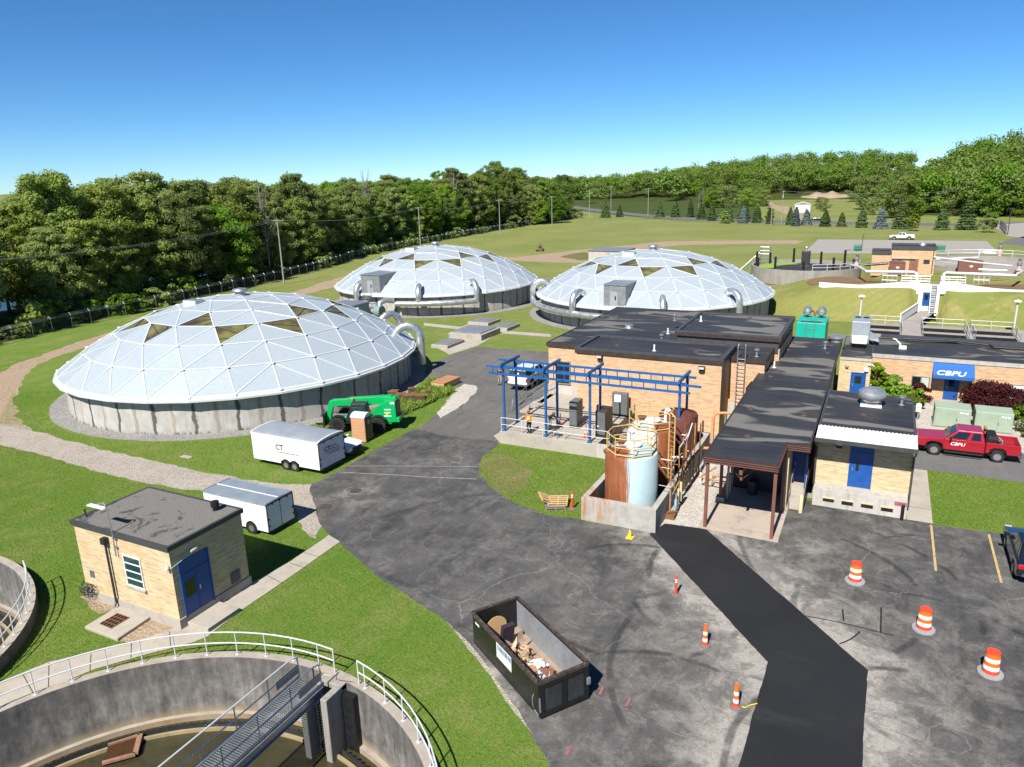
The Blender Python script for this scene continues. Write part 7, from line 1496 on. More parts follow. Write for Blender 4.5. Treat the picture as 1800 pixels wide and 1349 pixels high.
def sedan(label, loc, rz, paint, name='car'):
    t = thing(name, label, 'car', loc, rz); W = .9
    m = MB(); m.side([(2.25, .42), (2.36, .58), (2.3, .78), (1.95, .88), (.95, .97), (-1.6, 1.0), (-2.2, .98), (-2.32, .8), (-2.3, .5), (-2.1, .32), (-1.75, .32), (-1.7, .55), (-1.5, .68), (-1.15, .68), (-.95, .55), (-.92, .3), (.98, .3), (1.0, .55), (1.2, .68), (1.55, .68), (1.75, .55), (1.8, .34)], -W, W); m.build('body', paint, t, bevel=.09, seg=3)
    greenhouse(t, paint, -1.95, 1.05, -1.05, .15, W-.06, .62, .96, 1.42, MGLASS, ((.17, .46), (.5, .9)))
    for x in (1.38, -1.33):
        for s_ in (-1, 1): wheel(t, x, s_*(W-.1), .33, .21, s_)
    m = MB(); m.box(2.27, 2.37, -.5, .5, .42, .72); m.build('grille', MBLACK, t, bevel=.03); m = MB(); m.box(2.2, 2.38, -W+.1, W-.1, .28, .4); m.build('front_bumper', MDARKG, t, bevel=.03); m = MB(); m.box(-2.38, -2.28, -.7, .7, .45, .58); m.build('rear_bumper', MCHROME, t, bevel=.02)
    lampset(t, 2.2, .7, .75, MLENS, 'headlight', (.24, .3, .14)); lampset(t, -2.27, .72, .84, MTAIL, 'tail_light', (.12, .32, .18))
    for s_ in (-1, 1): m = MB(); m.cbox((.75, s_*(W+.1), 1.02), (.16, .2, .13)); m.build('mirror', paint, t, bevel=.03); m = MB(); m.box(-.2, -.02, *sorted((s_*(W+.0), s_*(W+.02))), .84, .87); m.box(-1.1, -.92, *sorted((s_*(W+.0), s_*(W+.02))), .84, .87); m.build('door_handle', MCHROME, t)
    m = MB(); m.box(1.9, 2.0, -.2, .2, .25, .3); m.build('plate', MWHITE, t); return t
sedan('white car half hidden behind the CT trailer, its hood showing', (-35.45, 39.75, .0), 0, MCARW)
dc = sedan('dark navy car cut off by the right edge, parked past the yellow lines', (7.95, 40.55, .012), PI/2, MNAVY); dc.scale = (1.06, 1.06, 1.12)
g = G(1437, 389); sedan('tiny dark car on the far road beyond the conifers', (g.x, g.y, .01), 0, MNAVY)
# telescopic handler
t = thing('telehandler', 'bright green telescopic handler with big black tyres beside the nearest dome', 'telehandler', (-36.55, 44.75, 0), R(202))
m = MB(); m.side([(2.0, .6), (2.1, 1.0), (.9, 1.15), (-1.5, 1.2), (-2.6, 1.2), (-2.75, .9), (-2.6, .55)], -.55, .55); m.build('chassis', MGREENM, t, bevel=.04)
for x in (1.65, -1.6):
    for s_ in (-1, 1):
        y = s_*.98; m = MB(); r_ = .66; m.lathe((x, y, r_), [(r_*.5, -.2), (r_*.86, -.22), (r_*.96, -.18), (r_*.96, .18), (r_*.86, .22), (r_*.5, .2)], 26, axis='y', cap=False)
        for k in range(18):
            a = 2*PI*k/18
            for s2 in (-1, 1): c = Vector((x+r_*.98*math.cos(a+.09*s2), y+s2*.1, r_+r_*.98*math.sin(a+.09*s2))); e = Vector((-math.sin(a), 0, math.cos(a))); m.bar(c-Vector((0, .11, 0))*1-e*.03*s2, c+Vector((0, .11, 0))+e*.03*s2, .06, .06)
        w_ = m.build('wheel', MRUBBER, t); m = MB(); m.lathe((x, y, r_), [(0, s_*.12), (r_*.2, s_*.2), (r_*.3, s_*.06), (r_*.5, s_*.12), (r_*.52, s_*.21)], 18, axis='y'); m.build('rim', MBLACK, w_, smooth=True)
        m = MB(); m.lathe((x, y, r_), [(.76, -.24), (.76, .24)], 12, .25, 2.6, 'y'); m.build('mudguard', MBLACK, t)
m = MB(); m.side([(-1.35, 1.15), (-1.0, 1.5), (-2.0, 2.35), (-2.3, 2.55), (-3.0, 2.5), (-3.05, .75), (-2.4, .7)], -.2, .62); m.side([(-2.2, 2.3), (-2.3, 2.55), (-3.0, 2.5), (-3.05, .75), (-2.4, .7)], -.95, -.3); m.build('rear_tower', MGREENM, t, bevel=.04)
m = MB(); m.box(-3.3, -3.05, -.8, .7, .75, 1.15); m.build('counterweight', MGREENM, t, bevel=.05); m = MB(); m.box(-3.12, -3.04, -.6, .5, 1.2, 2.3); m.build('rear_grille', MBLACK, t)
m = MB(); m.bar((-2.6, -.28, 2.42), (1.0, -.28, 2.2), .55, .64); m.bar((.9, -.28, 2.2), (2.35, -.28, 2.12), .46, .52); m.bar((-2.9, -.28, 2.42), (-1.6, -.28, 2.52), .62, .4); m.build('boom', MGREENM, t, bevel=.03)
m = MB(); m.side([(2.0, 2.3), (2.55, 2.3), (2.75, 1.9), (2.85, 1.0), (2.85, .55), (2.55, .5), (2.5, 1.1), (2.3, 1.75), (2.0, 1.9)], -.5, -.08); m.build('boom_head', MGREENM, t, bevel=.03)
m = MB(); m.box(2.86, 3.0, -1.05, .6, .35, .5); m.box(2.86, 3.0, -1.05, .6, 1.2, 1.32)
for y in np.linspace(-1.0, .55, 8): m.box(2.88, 2.98, y-.03, y+.03, .5, 1.2)
m.build('fork_carriage', MBLACK, t)
for y in (-.8, .3): m = MB(); m.box(3.0, 3.07, y-.07, y+.07, .2, 1.2); m.box(3.0, 4.1, y-.07, y+.07, .12, .2); m.build('fork', MBLACK, t)
c = greenhouse(t, MBLACK, -.95, .95, -.75, .45, .42, .36, 1.15, 2.35, MGLASSG, ((.1, .9),)); c.location = (0, .62, 0)
m = MB(); m.box(-.95, .95, .22, 1.02, .75, 1.15); m.build('cab_base', MBLACK, t, bevel=.03); m = MB(); m.box(-.8, .5, .25, 1.0, 2.36, 2.42); m.build('cab_roof', MDARKG, t, bevel=.03); m = MB(); m.lathe((.55, .1, 2.45), [(.09, 0), (.09, .14), (0, .17)], 10); m.build('beacon', MAMBER, t)
m = MB()
for i, (a, b, cc) in enumerate(((-2.55, 1.75, .45), (-2.5, 1.5, .4), (-2.55, 1.22, .5))): m.box(a-.1, a+cc, .623, .628, b, b+.09)
m.box(-2.95, -2.6, .623, .628, 2.25, 2.4); m.build('decals', MWHITE, t); m = MB(); m.box(-2.4, -2.2, .624, .63, 1.35, 1.6); m.build('warning_decal', MYELCONE, t)
m = MB(); m.bar((1.0, .1, 1.2), (2.3, -.1, 1.2), .1); m.bar((.4, -.28, 1.3), (-.9, -.28, 2.1), .12); m.build('hydraulic_ram', MGALVD, t)
# ---------------------------------------------------------------- people
MSKIN = mat('skin', (.45, .27, .19), .6, 0, .06, 5)
def skinmesh(name, V, E, Rd, m, par, root=0, sub=2):
    me = bpy.data.meshes.new(name); me.from_pydata(V, E, []); me.materials.append(m); o = bpy.data.objects.new(name, me); COL.objects.link(o); o.parent = par
    o.modifiers.new('skin', 'SKIN'); s_ = o.modifiers.new('sub', 'SUBSURF'); s_.levels = s_.render_levels = sub
    for i, r_ in enumerate(Rd): me.skin_vertices[0].data[i].radius = (r_, r_) if not isinstance(r_, tuple) else r_; me.skin_vertices[0].data[i].use_root = (i == root)
    me.polygons.foreach_set('use_smooth', [True]*len(me.polygons)); return o
def person(label, loc, rz, lean, knee, shirt, trousers, hair, vest=None, hat=None, arms=((.25, .35), (.25, .35)), hold=0):
    """front towards +x; lean = forward bend of the trunk; arms = (forward swing, elbow bend) of each"""
    t = thing('person', label, 'person', loc, rz); hip = Vector((0, 0, .93-.1*knee)); cl, sl = math.cos(lean), math.sin(lean)
    def up(a, y=0, f=0): return hip+Vector((sl*a+cl*f, y, cl*a-sl*f))
    V, E, Q = [], [], []
    def add(p, r_, prev=None):
        V.append(tuple(p)); Q.append(r_); i = len(V)-1
        if prev is not None: E.append((prev, i))
        return i
    pel = add(hip, (.12, .15)); wa = add(up(.2), (.105, .135), pel); ch = add(up(.42), (.115, .16), wa); nb = add(up(.54), .06, ch); hd = add(up(.6, 0, .02), .062, nb); h2 = add(up(.7, 0, .05), (.092, .08), hd); h3 = add(up(.8, 0, .035), (.085, .075), h2); nose = add(up(.69, 0, .145), .014, h2)
    for s_ in (-1, 1): add(up(.69, s_*.08, .03), .02, h2)
    arm, leg = [], []
    for s_, (sw, el) in zip((-1, 1), arms):
        sh = up(.47, s_*.19); dv = Vector((math.sin(sw), s_*.12, -math.cos(sw))); e_ = sh+dv*.29; d2 = Vector((math.sin(sw+el), -s_*.08, -math.cos(sw+el))); w_ = e_+d2*.25
        a = add(sh, .058, ch); b = add(e_, .044, a); c = add(w_, .03, b); pm = add(w_+d2*.08, (.022, .038), c); arm.append((sh, e_, w_))
        for f in range(4): add(w_+d2*(.155+.012*(1-abs(f-1.5)))+Vector((.025*(f-1.5), 0, 0)), .009, pm)
        add(w_+d2*.08+Vector((.05, 0, .02)), .01, c)
    for s_ in (-1, 1):
        hp = hip+Vector((0, s_*.1, -.06)); kn = Vector((.06+.25*knee, s_*.12, .5)); an = Vector((-.03-.05*knee, s_*.12, .08)); a = add(hp, .09, pel); b = add(kn, .062, a); c = add(an, .042, b); toe = add(Vector((an.x+.17, s_*.14, .035)), .036, c); leg.append((hp, kn, an))
    skinmesh('body', V, E, Q, MSKIN, t)
    def suit(name, m, chain, grow):
        V2, E2, R2 = [], [], []
        for seg in chain:
            for i, (p, r_) in enumerate(seg):
                V2.append(tuple(p)); R2.append(r_+grow)
                if i: E2.append((len(V2)-2, len(V2)-1))
            if len(seg) and seg is not chain[0]: E2.append((0, len(V2)-len(seg)))
        return skinmesh(name, V2, E2, R2, m, t, 0, 2)
    tors = [(up(.44), .15), (up(.24), .13), (up(.0), .135)]
    suit('shirt', shirt, [tors]+[[(a, .06), (b, .048), (b.lerp(c, .75), .04)] for a, b, c in arm], .012)
    suit('trousers', trousers, [[(up(.1), .13), (hip, .14)]]+[[(a, .095), (b, .068), (c+Vector((0, 0, .02)), .052)] for a, b, c in leg], .012)
    if vest: suit('vest', vest, [[(up(.47), .155), (up(.24), .145), (up(.02), .145)]], .02)
    m = MB(); c = up(.77, 0, .02)
    if hat: m.lathe(c, [(.15, -.0), (.125, .02), (.11, .09), (.05, .13), (0, .135)], 16); m.build('hard_hat', hat, t, smooth=True)
    else:
        m.lathe(c, [(.1, -.12), (.112, -.02), (.09, .07), (.04, .1), (0, .105)], 14); o = m.build('hair', hair, t, smooth=True)
    m = MB()
    for s_ in (-.035, .035): m.lathe(up(.72, s_, .135), [(.012, -.004), (.0, .008)], 6)
    m.box(*[v for p in ((up(.64, 0, .13).x-.004, up(.64, 0, .13).x+.006), (-.025, .025), (up(.64, 0, .13).z-.005, up(.64, 0, .13).z+.005)) for v in p]); m.build('face_features', MDARKG, t)
    for _, _, an in leg: m = MB(); m.cbox((an.x+.07, an.y, .05), (.28, .1, .1)); m.build('boot', MBLACK, t, bevel=.03)
    return t
MVEST = mat('yellow_safety_vest', (.75, .78, .1), .6, 0, .08, 6); MCLB = mat('black_cloth', (.015, .015, .017), .85, 0, .3, 4); MCLN = mat('navy_cloth', (.025, .035, .07), .85, 0, .2, 4); MJEAN = mat('jeans_cloth', (.17, .22, .3), .85, 0, .2, 5); MKHA = mat('khaki_cloth', (.4, .35, .25), .85, 0, .15, 5); MHAIR = mat('brown_red_hair', (.2, .07, .03), .7, 0, .2, 8)
g = G(930, 762, PZ); person('person in a yellow safety vest and dark trousers standing at the platform edge', (g.x, g.y+.1, PZ), R(-100), .12, .2, MORANGE, MCLB, MHAIR, MVEST, None, ((.5, 1.1), (.4, 1.2)))
g = G(965, 758, PZ); person('person in a navy shirt and jeans bending forward behind the second blue post', (g.x-.1, g.y+.2, PZ), R(-20), .75, .35, MCLN, MJEAN, MHAIR, None, None, ((.9, .5), (.8, .6)))
g = G(879, 677); person('person in a dark top, khaki trousers and white hard hat standing on the old asphalt', (g.x, g.y, .01), R(-60), .05, .05, MCLB, MKHA, MHAIR, None, MWHITE)
t = thing('work_stand', 'low grey stand and tools beside the bending person on the platform', 'stand', (*G(975, 770, PZ)[:2], PZ)); m = MB()
for a in (-.3, .3): m.bar((a, -.2, 0), (a*.3, 0, .75), .04); m.bar((a, .2, 0), (a*.3, 0, .75), .04)
m.build('legs', MGALVD, t); m = MB(); m.box(-.35, .35, -.15, .15, .75, .85); m.build('top', MDARKG, t)
# ride-on mower far off on the field
g = G(949, 442); t = thing('riding_mower', 'small dark red ride on mower far off on the mown field', 'mower', (g.x, g.y, 0), R(180)); m = MB(); m.box(-.9, .4, -.5, .5, .3, .8); m.box(-1.1, -.5, -.6, .6, .2, .5); m.build('mower_body', MLOUV, t, bevel=.06); m = MB(); m.box(-.2, .3, -.3, .3, .8, .9); m.box(-.3, -.2, -.3, .3, .8, 1.3); m.build('seat', MBLACK, t)
for x, r_ in ((-.7, .35), (.6, .25)):
    for s_ in (-1, 1): wheel(t, x, s_*.6, r_, .2, s_)
m = MB(); m.tube([(-.4, -.45, .8), (-.4, -.45, 2.0), (-.4, .45, 2.0), (-.4, .45, .8)], .04, 6); m.box(.3, 1.0, -.7, .7, .12, .35); m.build('roll_bar', MBLACK, t)
person('person in dark clothes riding the mower on the far field', (g.x-.1, g.y, .35), R(180), .1, 1.5, MCLN, MCLB, MHAIR)
# ---------------------------------------------------------------- planting and plant gear by the office
def bush(label, u, v, h, w, m, seed, leaf=.2, k=26, per=70, name='shrub', kind='round', base=.05):
    r_ = tree_proto(name, label, 'shrub', None, m, h, w, base, k, per, leaf, seed, kind, MBARK, .05); r_.location = (u, v, -.02); return r_
bush('tall bright green bush against the annex corner', .35, 68.9, 3.1, 1.6, MYELLEAF, 501, .2, 26, 80, 'shrub', 'tall'); bush('rounded mid green bush under the first office window', 1.5, 68.6, 2.2, 2.2, MLEAFB, 502)
bush('low spreading bright green bush in front of the office windows', 2.6, 67.6, 1.6, 2.9, MLEAFB, 503); bush('dark purple brown bush beside the office window', 3.75, 68.4, 1.7, 1.5, MMAPLE, 504, .18); bush('low green bush nearest the dock building roof', 2.9, 66.0, 1.3, 2.0, MYELLEAF, 505); bush('low pale flowering bush beside the pale gravel', 2.9, 64.5, .8, 1.5, MLEAFG, 506, .15)
bush('wide dark red japanese maple in front of the office', 8.9, 67.6, 2.3, 4.6, MMAPLE, 507, .13, 70, 170, base=.5); bush('small green bush left of the dark red maple', 7.3, 66.5, .9, 1.3, MLEAFB, 508, .15, 16, 50); bush('green bush at the right edge by the maple', 10.8, 66.3, 1.3, 2.2, MLEAFB, 509); bush('tuft of tall ornamental grass at the right edge by the road', 11.2, 62.2, 1.3, 2.4, MLEAFG, 510, .16, 40, 60)
for u, l_ in ((5.75, 'sage green transformer cabinet nearer the dock building'), (8.4, 'sage green transformer cabinet nearer the right edge')):
    t = thing('transformer_cabinet', l_, 'cabinet', (u, 62.5, 0)); m = MB(); m.side([(-1.2, .1), (-1.2, 1.62), (1.2, 1.62), (1.2, .1)], -.75, .75, [(-1.2, .1), (-1.2, 1.72), (1.2, 1.72), (1.2, .1)]); m.build('cabinet_body', MSAGE, t, bevel=.04)
    m = MB(); m.box(-1.12, .2, -.785, -.753, .18, 1.5); m.box(.24, 1.12, -.785, -.753, .18, 1.5); d = m.build('door', MSAGE, t, bevel=.01); m = MB(); m.box(.45, .6, -.79, -.787, 1.3, 1.42); m.box(.66, .76, -.79, -.787, 1.3, 1.42); m.box(.84, 1.0, -.79, -.787, 1.28, 1.4); m.build('white_labels', MWHITE, d)
    m = MB(); m.box(.27, .31, -.81, -.787, .7, .9); m.build('handle', MDARKG, d); m = MB(); m.box(-1.3, 1.3, -.9, .9, -.05, .096); m.build('pad', MCONC, t)
t = thing('meter_post', 'white meter box on a post between the dock building and the transformers', 'meter', (3.55, 63.2, 0)); m = MB(); m.box(-.06, .06, -.06, .06, 0, 1.5); m.build('post', MGALVD, t); m = MB(); m.box(-.2, .16, -.16, -.064, .75, 1.4); m.lathe((0, -.17, 1.2), [(.1, -.05), (.1, 0)], 12, axis='y'); m.build('meter_box', MWHITE, t)
t = thing('generator', 'bright teal generator housing with two round silencers behind the black roofs', 'generator', (-6.45, 86.9, 0)); m = MB(); m.box(-1.5, 1.5, -2.2, 2.2, .3, 3.2); m.build('housing', MTEAL, t, bevel=.06); m = MB(); m.box(-1.4, 1.4, -2.1, 2.1, 0, .296); m.build('base', MDARKG, t)
for s_ in (-.75, .75):
    m = MB(); m.lathe((s_, 1.6, 3.85), [(0, -.75), (.3, -.7), (.45, -.5), (.47, .6), (0, .62)], 18, axis='y'); m.build('silencer', MGALV, t, smooth=True); m = MB(); m.box(s_-.1, s_+.1, 1.3, 1.9, 3.2, 3.45); m.tube([(s_, 2.1, 3.85), (s_*.2, 2.3, 3.7), (0, 2.15, 3.2)], .1, 8); m.build('exhaust_elbow', MRUST, t)
m = MB(); m.tube([(-.45, -2.3, 1.2), (-.45, -2.3, 3.6)], .04, 6); m.tube([(.35, -2.3, 1.2), (.35, -2.3, 3.6)], .04, 6); m.box(-.6, .5, -2.23, -2.21, 2.5, 2.56); m.build('front_rails', MGALV, t); m = MB(); m.box(-1.1, 1.1, -1.9, -1.2, 3.205, 3.22); m.build('top_grille', MDARKG, t)
# ---------------------------------------------------------------- sunken basins behind the office, white wall in the mound
t = thing('basin_deck', 'weathered concrete deck with rectangular basins behind the office', 'basins', (6, 95, 0)); Md2 = T(-6, -95, 0); ZD = 1.0; m = MB(Md2); B3 = ((-.8, 2.4), (4.75, 8.95), (9.75, 13.6))
m.box(-2.0, 16.5, 89.8, 92.2, -.1, ZD); m.box(-2.0, 16.5, 98.0, 99.2, -.1, ZD); xs = [-2.0]+[x for a, b in B3 for x in (a, b)]+[16.5]
for a, b in zip(xs[::2], xs[1::2]): m.box(a, b, 92.2, 98.0, -.1, ZD)
m.box(2.4, 4.75, 99.2, 101.5, -.1, ZD); m.build('deck', MPADC, t)
for a, b in B3: m = MB(Md2); m.box(a, b, 94.6, 95.5, .55, ZD-.06); m.build('cross_beam', MPADC, t)
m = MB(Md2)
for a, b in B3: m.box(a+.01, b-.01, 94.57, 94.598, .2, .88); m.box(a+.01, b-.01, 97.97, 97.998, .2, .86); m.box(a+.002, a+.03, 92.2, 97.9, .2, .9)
m.build('wet_shaded_wall', MBLACK, t)  # near-black faces: wet concrete with the shade of deep openings in its colour
tag(sheet('basin_water', [(-1.9, 92), (16.4, 92), (16.4, 98.1), (-1.9, 98.1)], .3, MWATERC), kind='structure')
sheet('sloping_walk', [(2.4, 101.4), (4.75, 101.4), (6.9, 110), (4.5, 110)], 0, MPADC, step=1, zf=lambda u, v: 1.0)
for i, ((a, b), l_) in enumerate(zip(B3, ('pipe railing around the basin at the left, behind the rooftop unit', 'pipe railing around the middle basin', 'pipe railing around the basin at the right'))):
    rl = thing('basin_railing', l_, 'railing', ((a+b)/2, 95, ZD)); w = (b-a)/2+.12; m = MB()
    for k in (.5, 1.0): m.tube([(-w, -3, k), (-w, 3.3, k), (w, 3.3, k), (w, -3, k)], .035, 6)
    m.build('rail', MRAILW, rl)
    for p in ((-w, -3), (-w, 0), (-w, 3.3), (0, 3.3), (w, 3.3), (w, 0), (w, -3)): m = MB(); m.tube([(*p, 0), (*p, 1.0)], .035, 6); m.build('post', MRAILW if p[1] > 3 else MGALVD, rl)
for (x, y), l_ in (((1510.5, 566), 'white capped post at the left end of the basins'), ((1782, 578), 'white capped post at the right end of the basins')):
    g = G(x, y, ZD); t = thing('capped_post', l_, 'lamp post', (g.x, g.y, ZD)); m = MB(); m.tube([(0, 0, 0), (0, 0, 3.1)], .11, 10); m.build('post', MRAILW, t, smooth=True); m = MB(); m.lathe((0, 0, 3.0), [(.14, 0), (.42, .12), (.36, .25), (0, .38)], 16); m.build('cap', MWHITE, t, smooth=True)
m = MB(); m.bar((2.45, 100.2, 1.45), (4.45, 107.6, 1.75), .12, .9); m.bar((2.45, 100.2, 2.0), (4.45, 107.6, 2.3), .2, .1); tag(m.build('white_parapet', MWHITE), 'white boarded parapet beside the walk to the blue door', 'parapet')
t = thing('retaining_wall', 'long white retaining wall curving through the grassy mound on both sides of the stair', 'wall', (5.6, 110, 0)); Mr = T(-5.6, -110, 0)
for name, pts in (('left_wing', ((1440, 497, 499), (1475, 499.5, 503), (1510, 502, 509), (1545, 500, 511), (1583, 497, 508.5), (1616, 496.5, 511))), ('right_wing', ((1652, 498, 511), (1686, 499, 509.5), (1710, 503, 513), (1745, 507.5, 518.5), (1775, 510, 519), (1830, 512, 520)))):
    m = MB(Mr); q = [(onv(x, a, 110), onv(x, b_, 110)) for x, a, b_ in pts]
    for (a, b_), (c, d) in zip(q, q[1:]):
        k = Vector((0, .6, 0)); b2_, d2_ = b_-Vector((0, 0, .5)), d-Vector((0, 0, .5)); m.add([b2_, d2_, c, a, b2_+k, d2_+k, c+k, a+k], [(0, 1, 2, 3), (3, 2, 6, 7), (7, 6, 5, 4)])
    m.build('wing', MWHITE, t)
p0_, p1_ = onv(1616, 500, 109.6), onv(1652, 500, 109.6); m = MB(Mr); m.box(p0_.x, p0_.x+.32, 108.6, 110.6, .8, 4.35); m.box(p1_.x-.35, p1_.x, 107.2, 110.6, .8, 4.35); m.box(p0_.x+.32, p1_.x-.35, 109.6, 110.6, .8, 4.35); m.build('facade', MWHITE, t)
dA, dB = onv(1623, 514, 109.55), onv(1634.5, 538, 109.55); m = MB(Mr); m.box(dA.x, dB.x, 109.54, 109.59, dB.z, dA.z); d = m.build('door', MBLUE, t); m = MB(Mr); m.box(dA.x+.2, dA.x+.65, 109.52, 109.535, dA.z-.95, dA.z-.25); m.build('door_window', MGLASS, d)
stair('white_stair', 'steep open white stair beside the blue door in the mound', 5.78, 6.68, 109.55, 107.0, 1.0, 4.35, MRAILW, False, 16)
for x0, x1, l_ in ((2.3, 5.6, 'white railing on the wall left of the steep stair'), (6.85, 9.6, 'white railing on the wall right of the steep stair')):
    rl = thing('wall_railing', l_, 'railing', ((x0+x1)/2, 110.4, 4.3)); w = (x1-x0)/2; m = MB()
    for k in (.12, .45, .78, 1.1): m.tube([(-w, 0, k), (w, 0, k)], .04, 6); m.tube([(-w, 0, k), (-w, 2, k)], .04, 6); m.tube([(w, 0, k), (w, 2, k)], .04, 6)
    m.build('rail', MRAILW, rl)
    for x in np.linspace(-w, w, 4): m = MB(); m.tube([(x, 0, 0), (x, 0, 1.12)], .045, 6); m.build('post', MRAILW, rl)
def pix(pts): return [onv(x, y, v) for x, y, v in pts]
for l_, pts in (('big white pipe crossing in front of the far brick building at the left', ((1496, 466, 121), (1511, 470, 117), (1523, 477.5, 113), (1606, 479, 113), (1611.5, 481, 113), (1612, 497, 112))), ('big white pipe on legs crossing the mound at the right', ((1659, 498, 112), (1659, 482, 113), (1663, 480, 113), (1785, 485, 113), (1798, 477, 119)))):
    m = MB(); m.tube(pix(pts), .2, 10); tag(m.build('white_pipe', MRAILW, smooth=True), l_, 'pipe')
for l_, pts, r_ in (('long sloping pale pipe from the brick building to the right valves', ((1640, 452, 124), (1720, 462, 122), (1780, 468, 120)), .12), ('pale pipe bridge far right above the grey pad', ((1645, 456, 135), (1720, 453, 136), (1722, 444, 137), (1757, 441, 138)), .12), ('white pipe between the right brown box and the valves', ((1720, 474, 119), (1770, 476, 119)), .14), ('dark pipe reaching the left brown box', ((1520, 466, 121), (1562, 463, 121)), .2)):
    m = MB(); m.tube(pix(pts), r_, 8); tag(m.build('pipe', MDARKG if 'dark' in l_ else MRAILW, smooth=True), l_, 'pipe')
for x, y, l_, s_ in ((1575, 484, 'brown metal box with a sloped lid left of the far brick building door', 1.0), (1703, 482, 'brown metal box standing alone on the right mound', 1.45)):
    g = G(x, y, 3.9); t = thing('brown_box', l_, 'box', (g.x, g.y, 3.8)); m = MB(); m.box(-1.05*s_, 1.05*s_, -.9, .9, .15, 2.0); m.build('box_body', MBROWNM, t, bevel=.05); m = MB(); m.side([(-1.12*s_, 2.004), (-.3, 2.3), (1.12*s_, 2.004)], -.95, .95); m.build('lid', MBROWNM, t); m = MB(); m.box(-.95*s_, .95*s_, -.8, .8, 0, .146); m.build('base', MDARKG, t)
    m = MB(); m.box(-.1, .3, -.915, -.903, 1.2, 1.45); m.build('label_plate', MWHITE, t)
for x, y, l_ in ((1790, 480, 'red and white valve cluster with a grey actuator at the right edge of the mound'), (1757, 448, 'valve with a grey hand wheel beside the far grey pad'), (1505, 470, 'pink and white valve group beside the far round tank')):
    g = G(x, y, 4.2); t = thing('valve', l_, 'valve', (g.x, g.y, 4.0)); m = MB(); m.lathe((0, 0, 0), [(.3, 0), (.3, .5), (.45, .55), (.45, .75), (.25, .8), (.25, 1.2)], 12); m.build('valve_body', mat('pinkish_paint', (.6, .42, .42), .5) if 'pinkish_paint' not in bpy.data.materials else bpy.data.materials['pinkish_paint'], t, smooth=True); m = MB(); m.lathe((0, 0, 1.2), [(.2, 0), (.35, .1), (.35, .45), (.2, .55), (.2, .9), (.28, 1.0), (0, 1.15)], 12); m.build('actuator', MGALVD, t, smooth=True)
for x, l_ in ((1563, 'open wire cage on the left mound'), (1724, 'open wire cage on the right mound')):
    g = G(x, 497, 4); t = thing('wire_cage', l_, 'cage', (g.x, g.y, 3.8)); m = MB()
    for k in (0, .6, 1.2): m.tube([(-.9, -.5, k), (.9, -.5, k), (.9, .5, k), (-.9, .5, k)], .03, 5, closed=True)
    for a in (-.9, -.3, .3, .9):
        for b_ in (-.5, .5): m.tube([(a, b_, 0), (a, b_, 1.25)], .03, 5)
    m.build('frame', MRAILW, t)
b = Bld('far_brick_building', 'small far brick building with brown door on top of the grassy mound', 'building', (3.7, 126, 3.9)); b.box('wall', MBRICK, .9, 6.6, 124, 129.5, 3.5, 7.5); b.box('wall', MBRICK, -1.7, .88, 124.5, 129, 3.5, 6.7)
flat_roof(b, [(.8, 123.9), (6.7, 123.9), (6.7, 129.6), (.8, 129.6)], 7.75, MFASCG, MROOF, .25, .25, .2); flat_roof(b, [(-1.8, 124.4), (.8, 124.4), (.8, 129.1), (-1.8, 129.1)], 6.95, MFASCG, MROOF, .25, .25, .2)
p, q = onv(1600, 456.5, 124), onv(1612, 479, 124); door(b, MLOUV, p.x, q.x-.05, 3.95, 6.1, 124, 'v', -1, None); p = onv(1629, 458, 124); b.box('louvre', MDARKG, p.x-.4, p.x+.4, 123.95, 123.996, p.z-.5, p.z+.1); p = onv(1636, 460, 124); b.mb().tube([(6.35, 123.9, 7.4), (6.35, 123.9, 4.2)], .06, 6).build('downpipe', MDARKG, b.t); b.box('ledge', MCOPE, 1.0, 4.1, 123.75, 123.996, 6.2, 6.3)
b.mb().lathe((4.9, 126, 7.76), [(.4, 0), (.55, .3), (.4, .6), (0, .7)], 14).build('roof_fan', MALU, b.t, smooth=True)
# far round filter tank with a black cover, posts and a centre column
def far_tank(c, r, z0, z1, label, cover, posts):
    t = thing('filter_tank', label, 'tank', (*c, 0)); m = MB(); m.lathe((0, 0, 0), [(r, z0), (r, z1), (r-.3, z1), (r-.3, z1-1.4)], 64, cap=False); m.build('wall', MCONCG, t, smooth=True); m = MB(); m.lathe((0, 0, 0), [(r-.3, z1-.75), (2.5, z1-.35 if posts else z1-.7), (0, z1-.1 if posts else z1-.7)], 48); m.build('cover', cover, t)
    if posts:
        for k in range(11): a = 2*PI*k/11+.2; m = MB(); m.tube([(r*.93*math.cos(a), r*.93*math.sin(a), z1-.9), (r*.93*math.cos(a), r*.93*math.sin(a), z1+1.5+.6*(k % 2))], .2, 8); m.build('black_post', MBLACK, t)
        m = MB(); m.box(-.7, .7, -.7, .7, z1-.2, z1+2.4); m.box(-.9, .9, -.9, .9, z1-.3, z1-.1); cc_ = m.build('centre_column', MDARKG, t, bevel=.04); m = MB(); m.lathe((0, 0, z1+2.4), [(.2, 0), (.12, .5), (.28, .6), (.2, .8), (0, .9)], 10); m.build('finial', MGALV, cc_)
    m = MB(); a0_, a1_ = (-1.35, .5) if posts else (.6, 4.2)
    for k in (.5, 1.0): m.tube([(r*.97*math.cos(a0_+(a1_-a0_)*i/14), r*.97*math.sin(a0_+(a1_-a0_)*i/14), z1+k) for i in range(15)], .045, 6)
    for i in range(0, 15, 2): a = a0_+(a1_-a0_)*i/14; m.tube([(r*.97*math.cos(a), r*.97*math.sin(a), z1), (r*.97*math.cos(a), r*.97*math.sin(a), z1+1)], .045, 6)
    m.build('railing', MRAILW, t); return t
ft = far_tank((-12.6, 142), 9.2, .3, 2.9, 'far round concrete tank with black posts and a black middle column', mat('black_filter_cover', (.03, .031, .034), .8, 0, .3, 2), True)
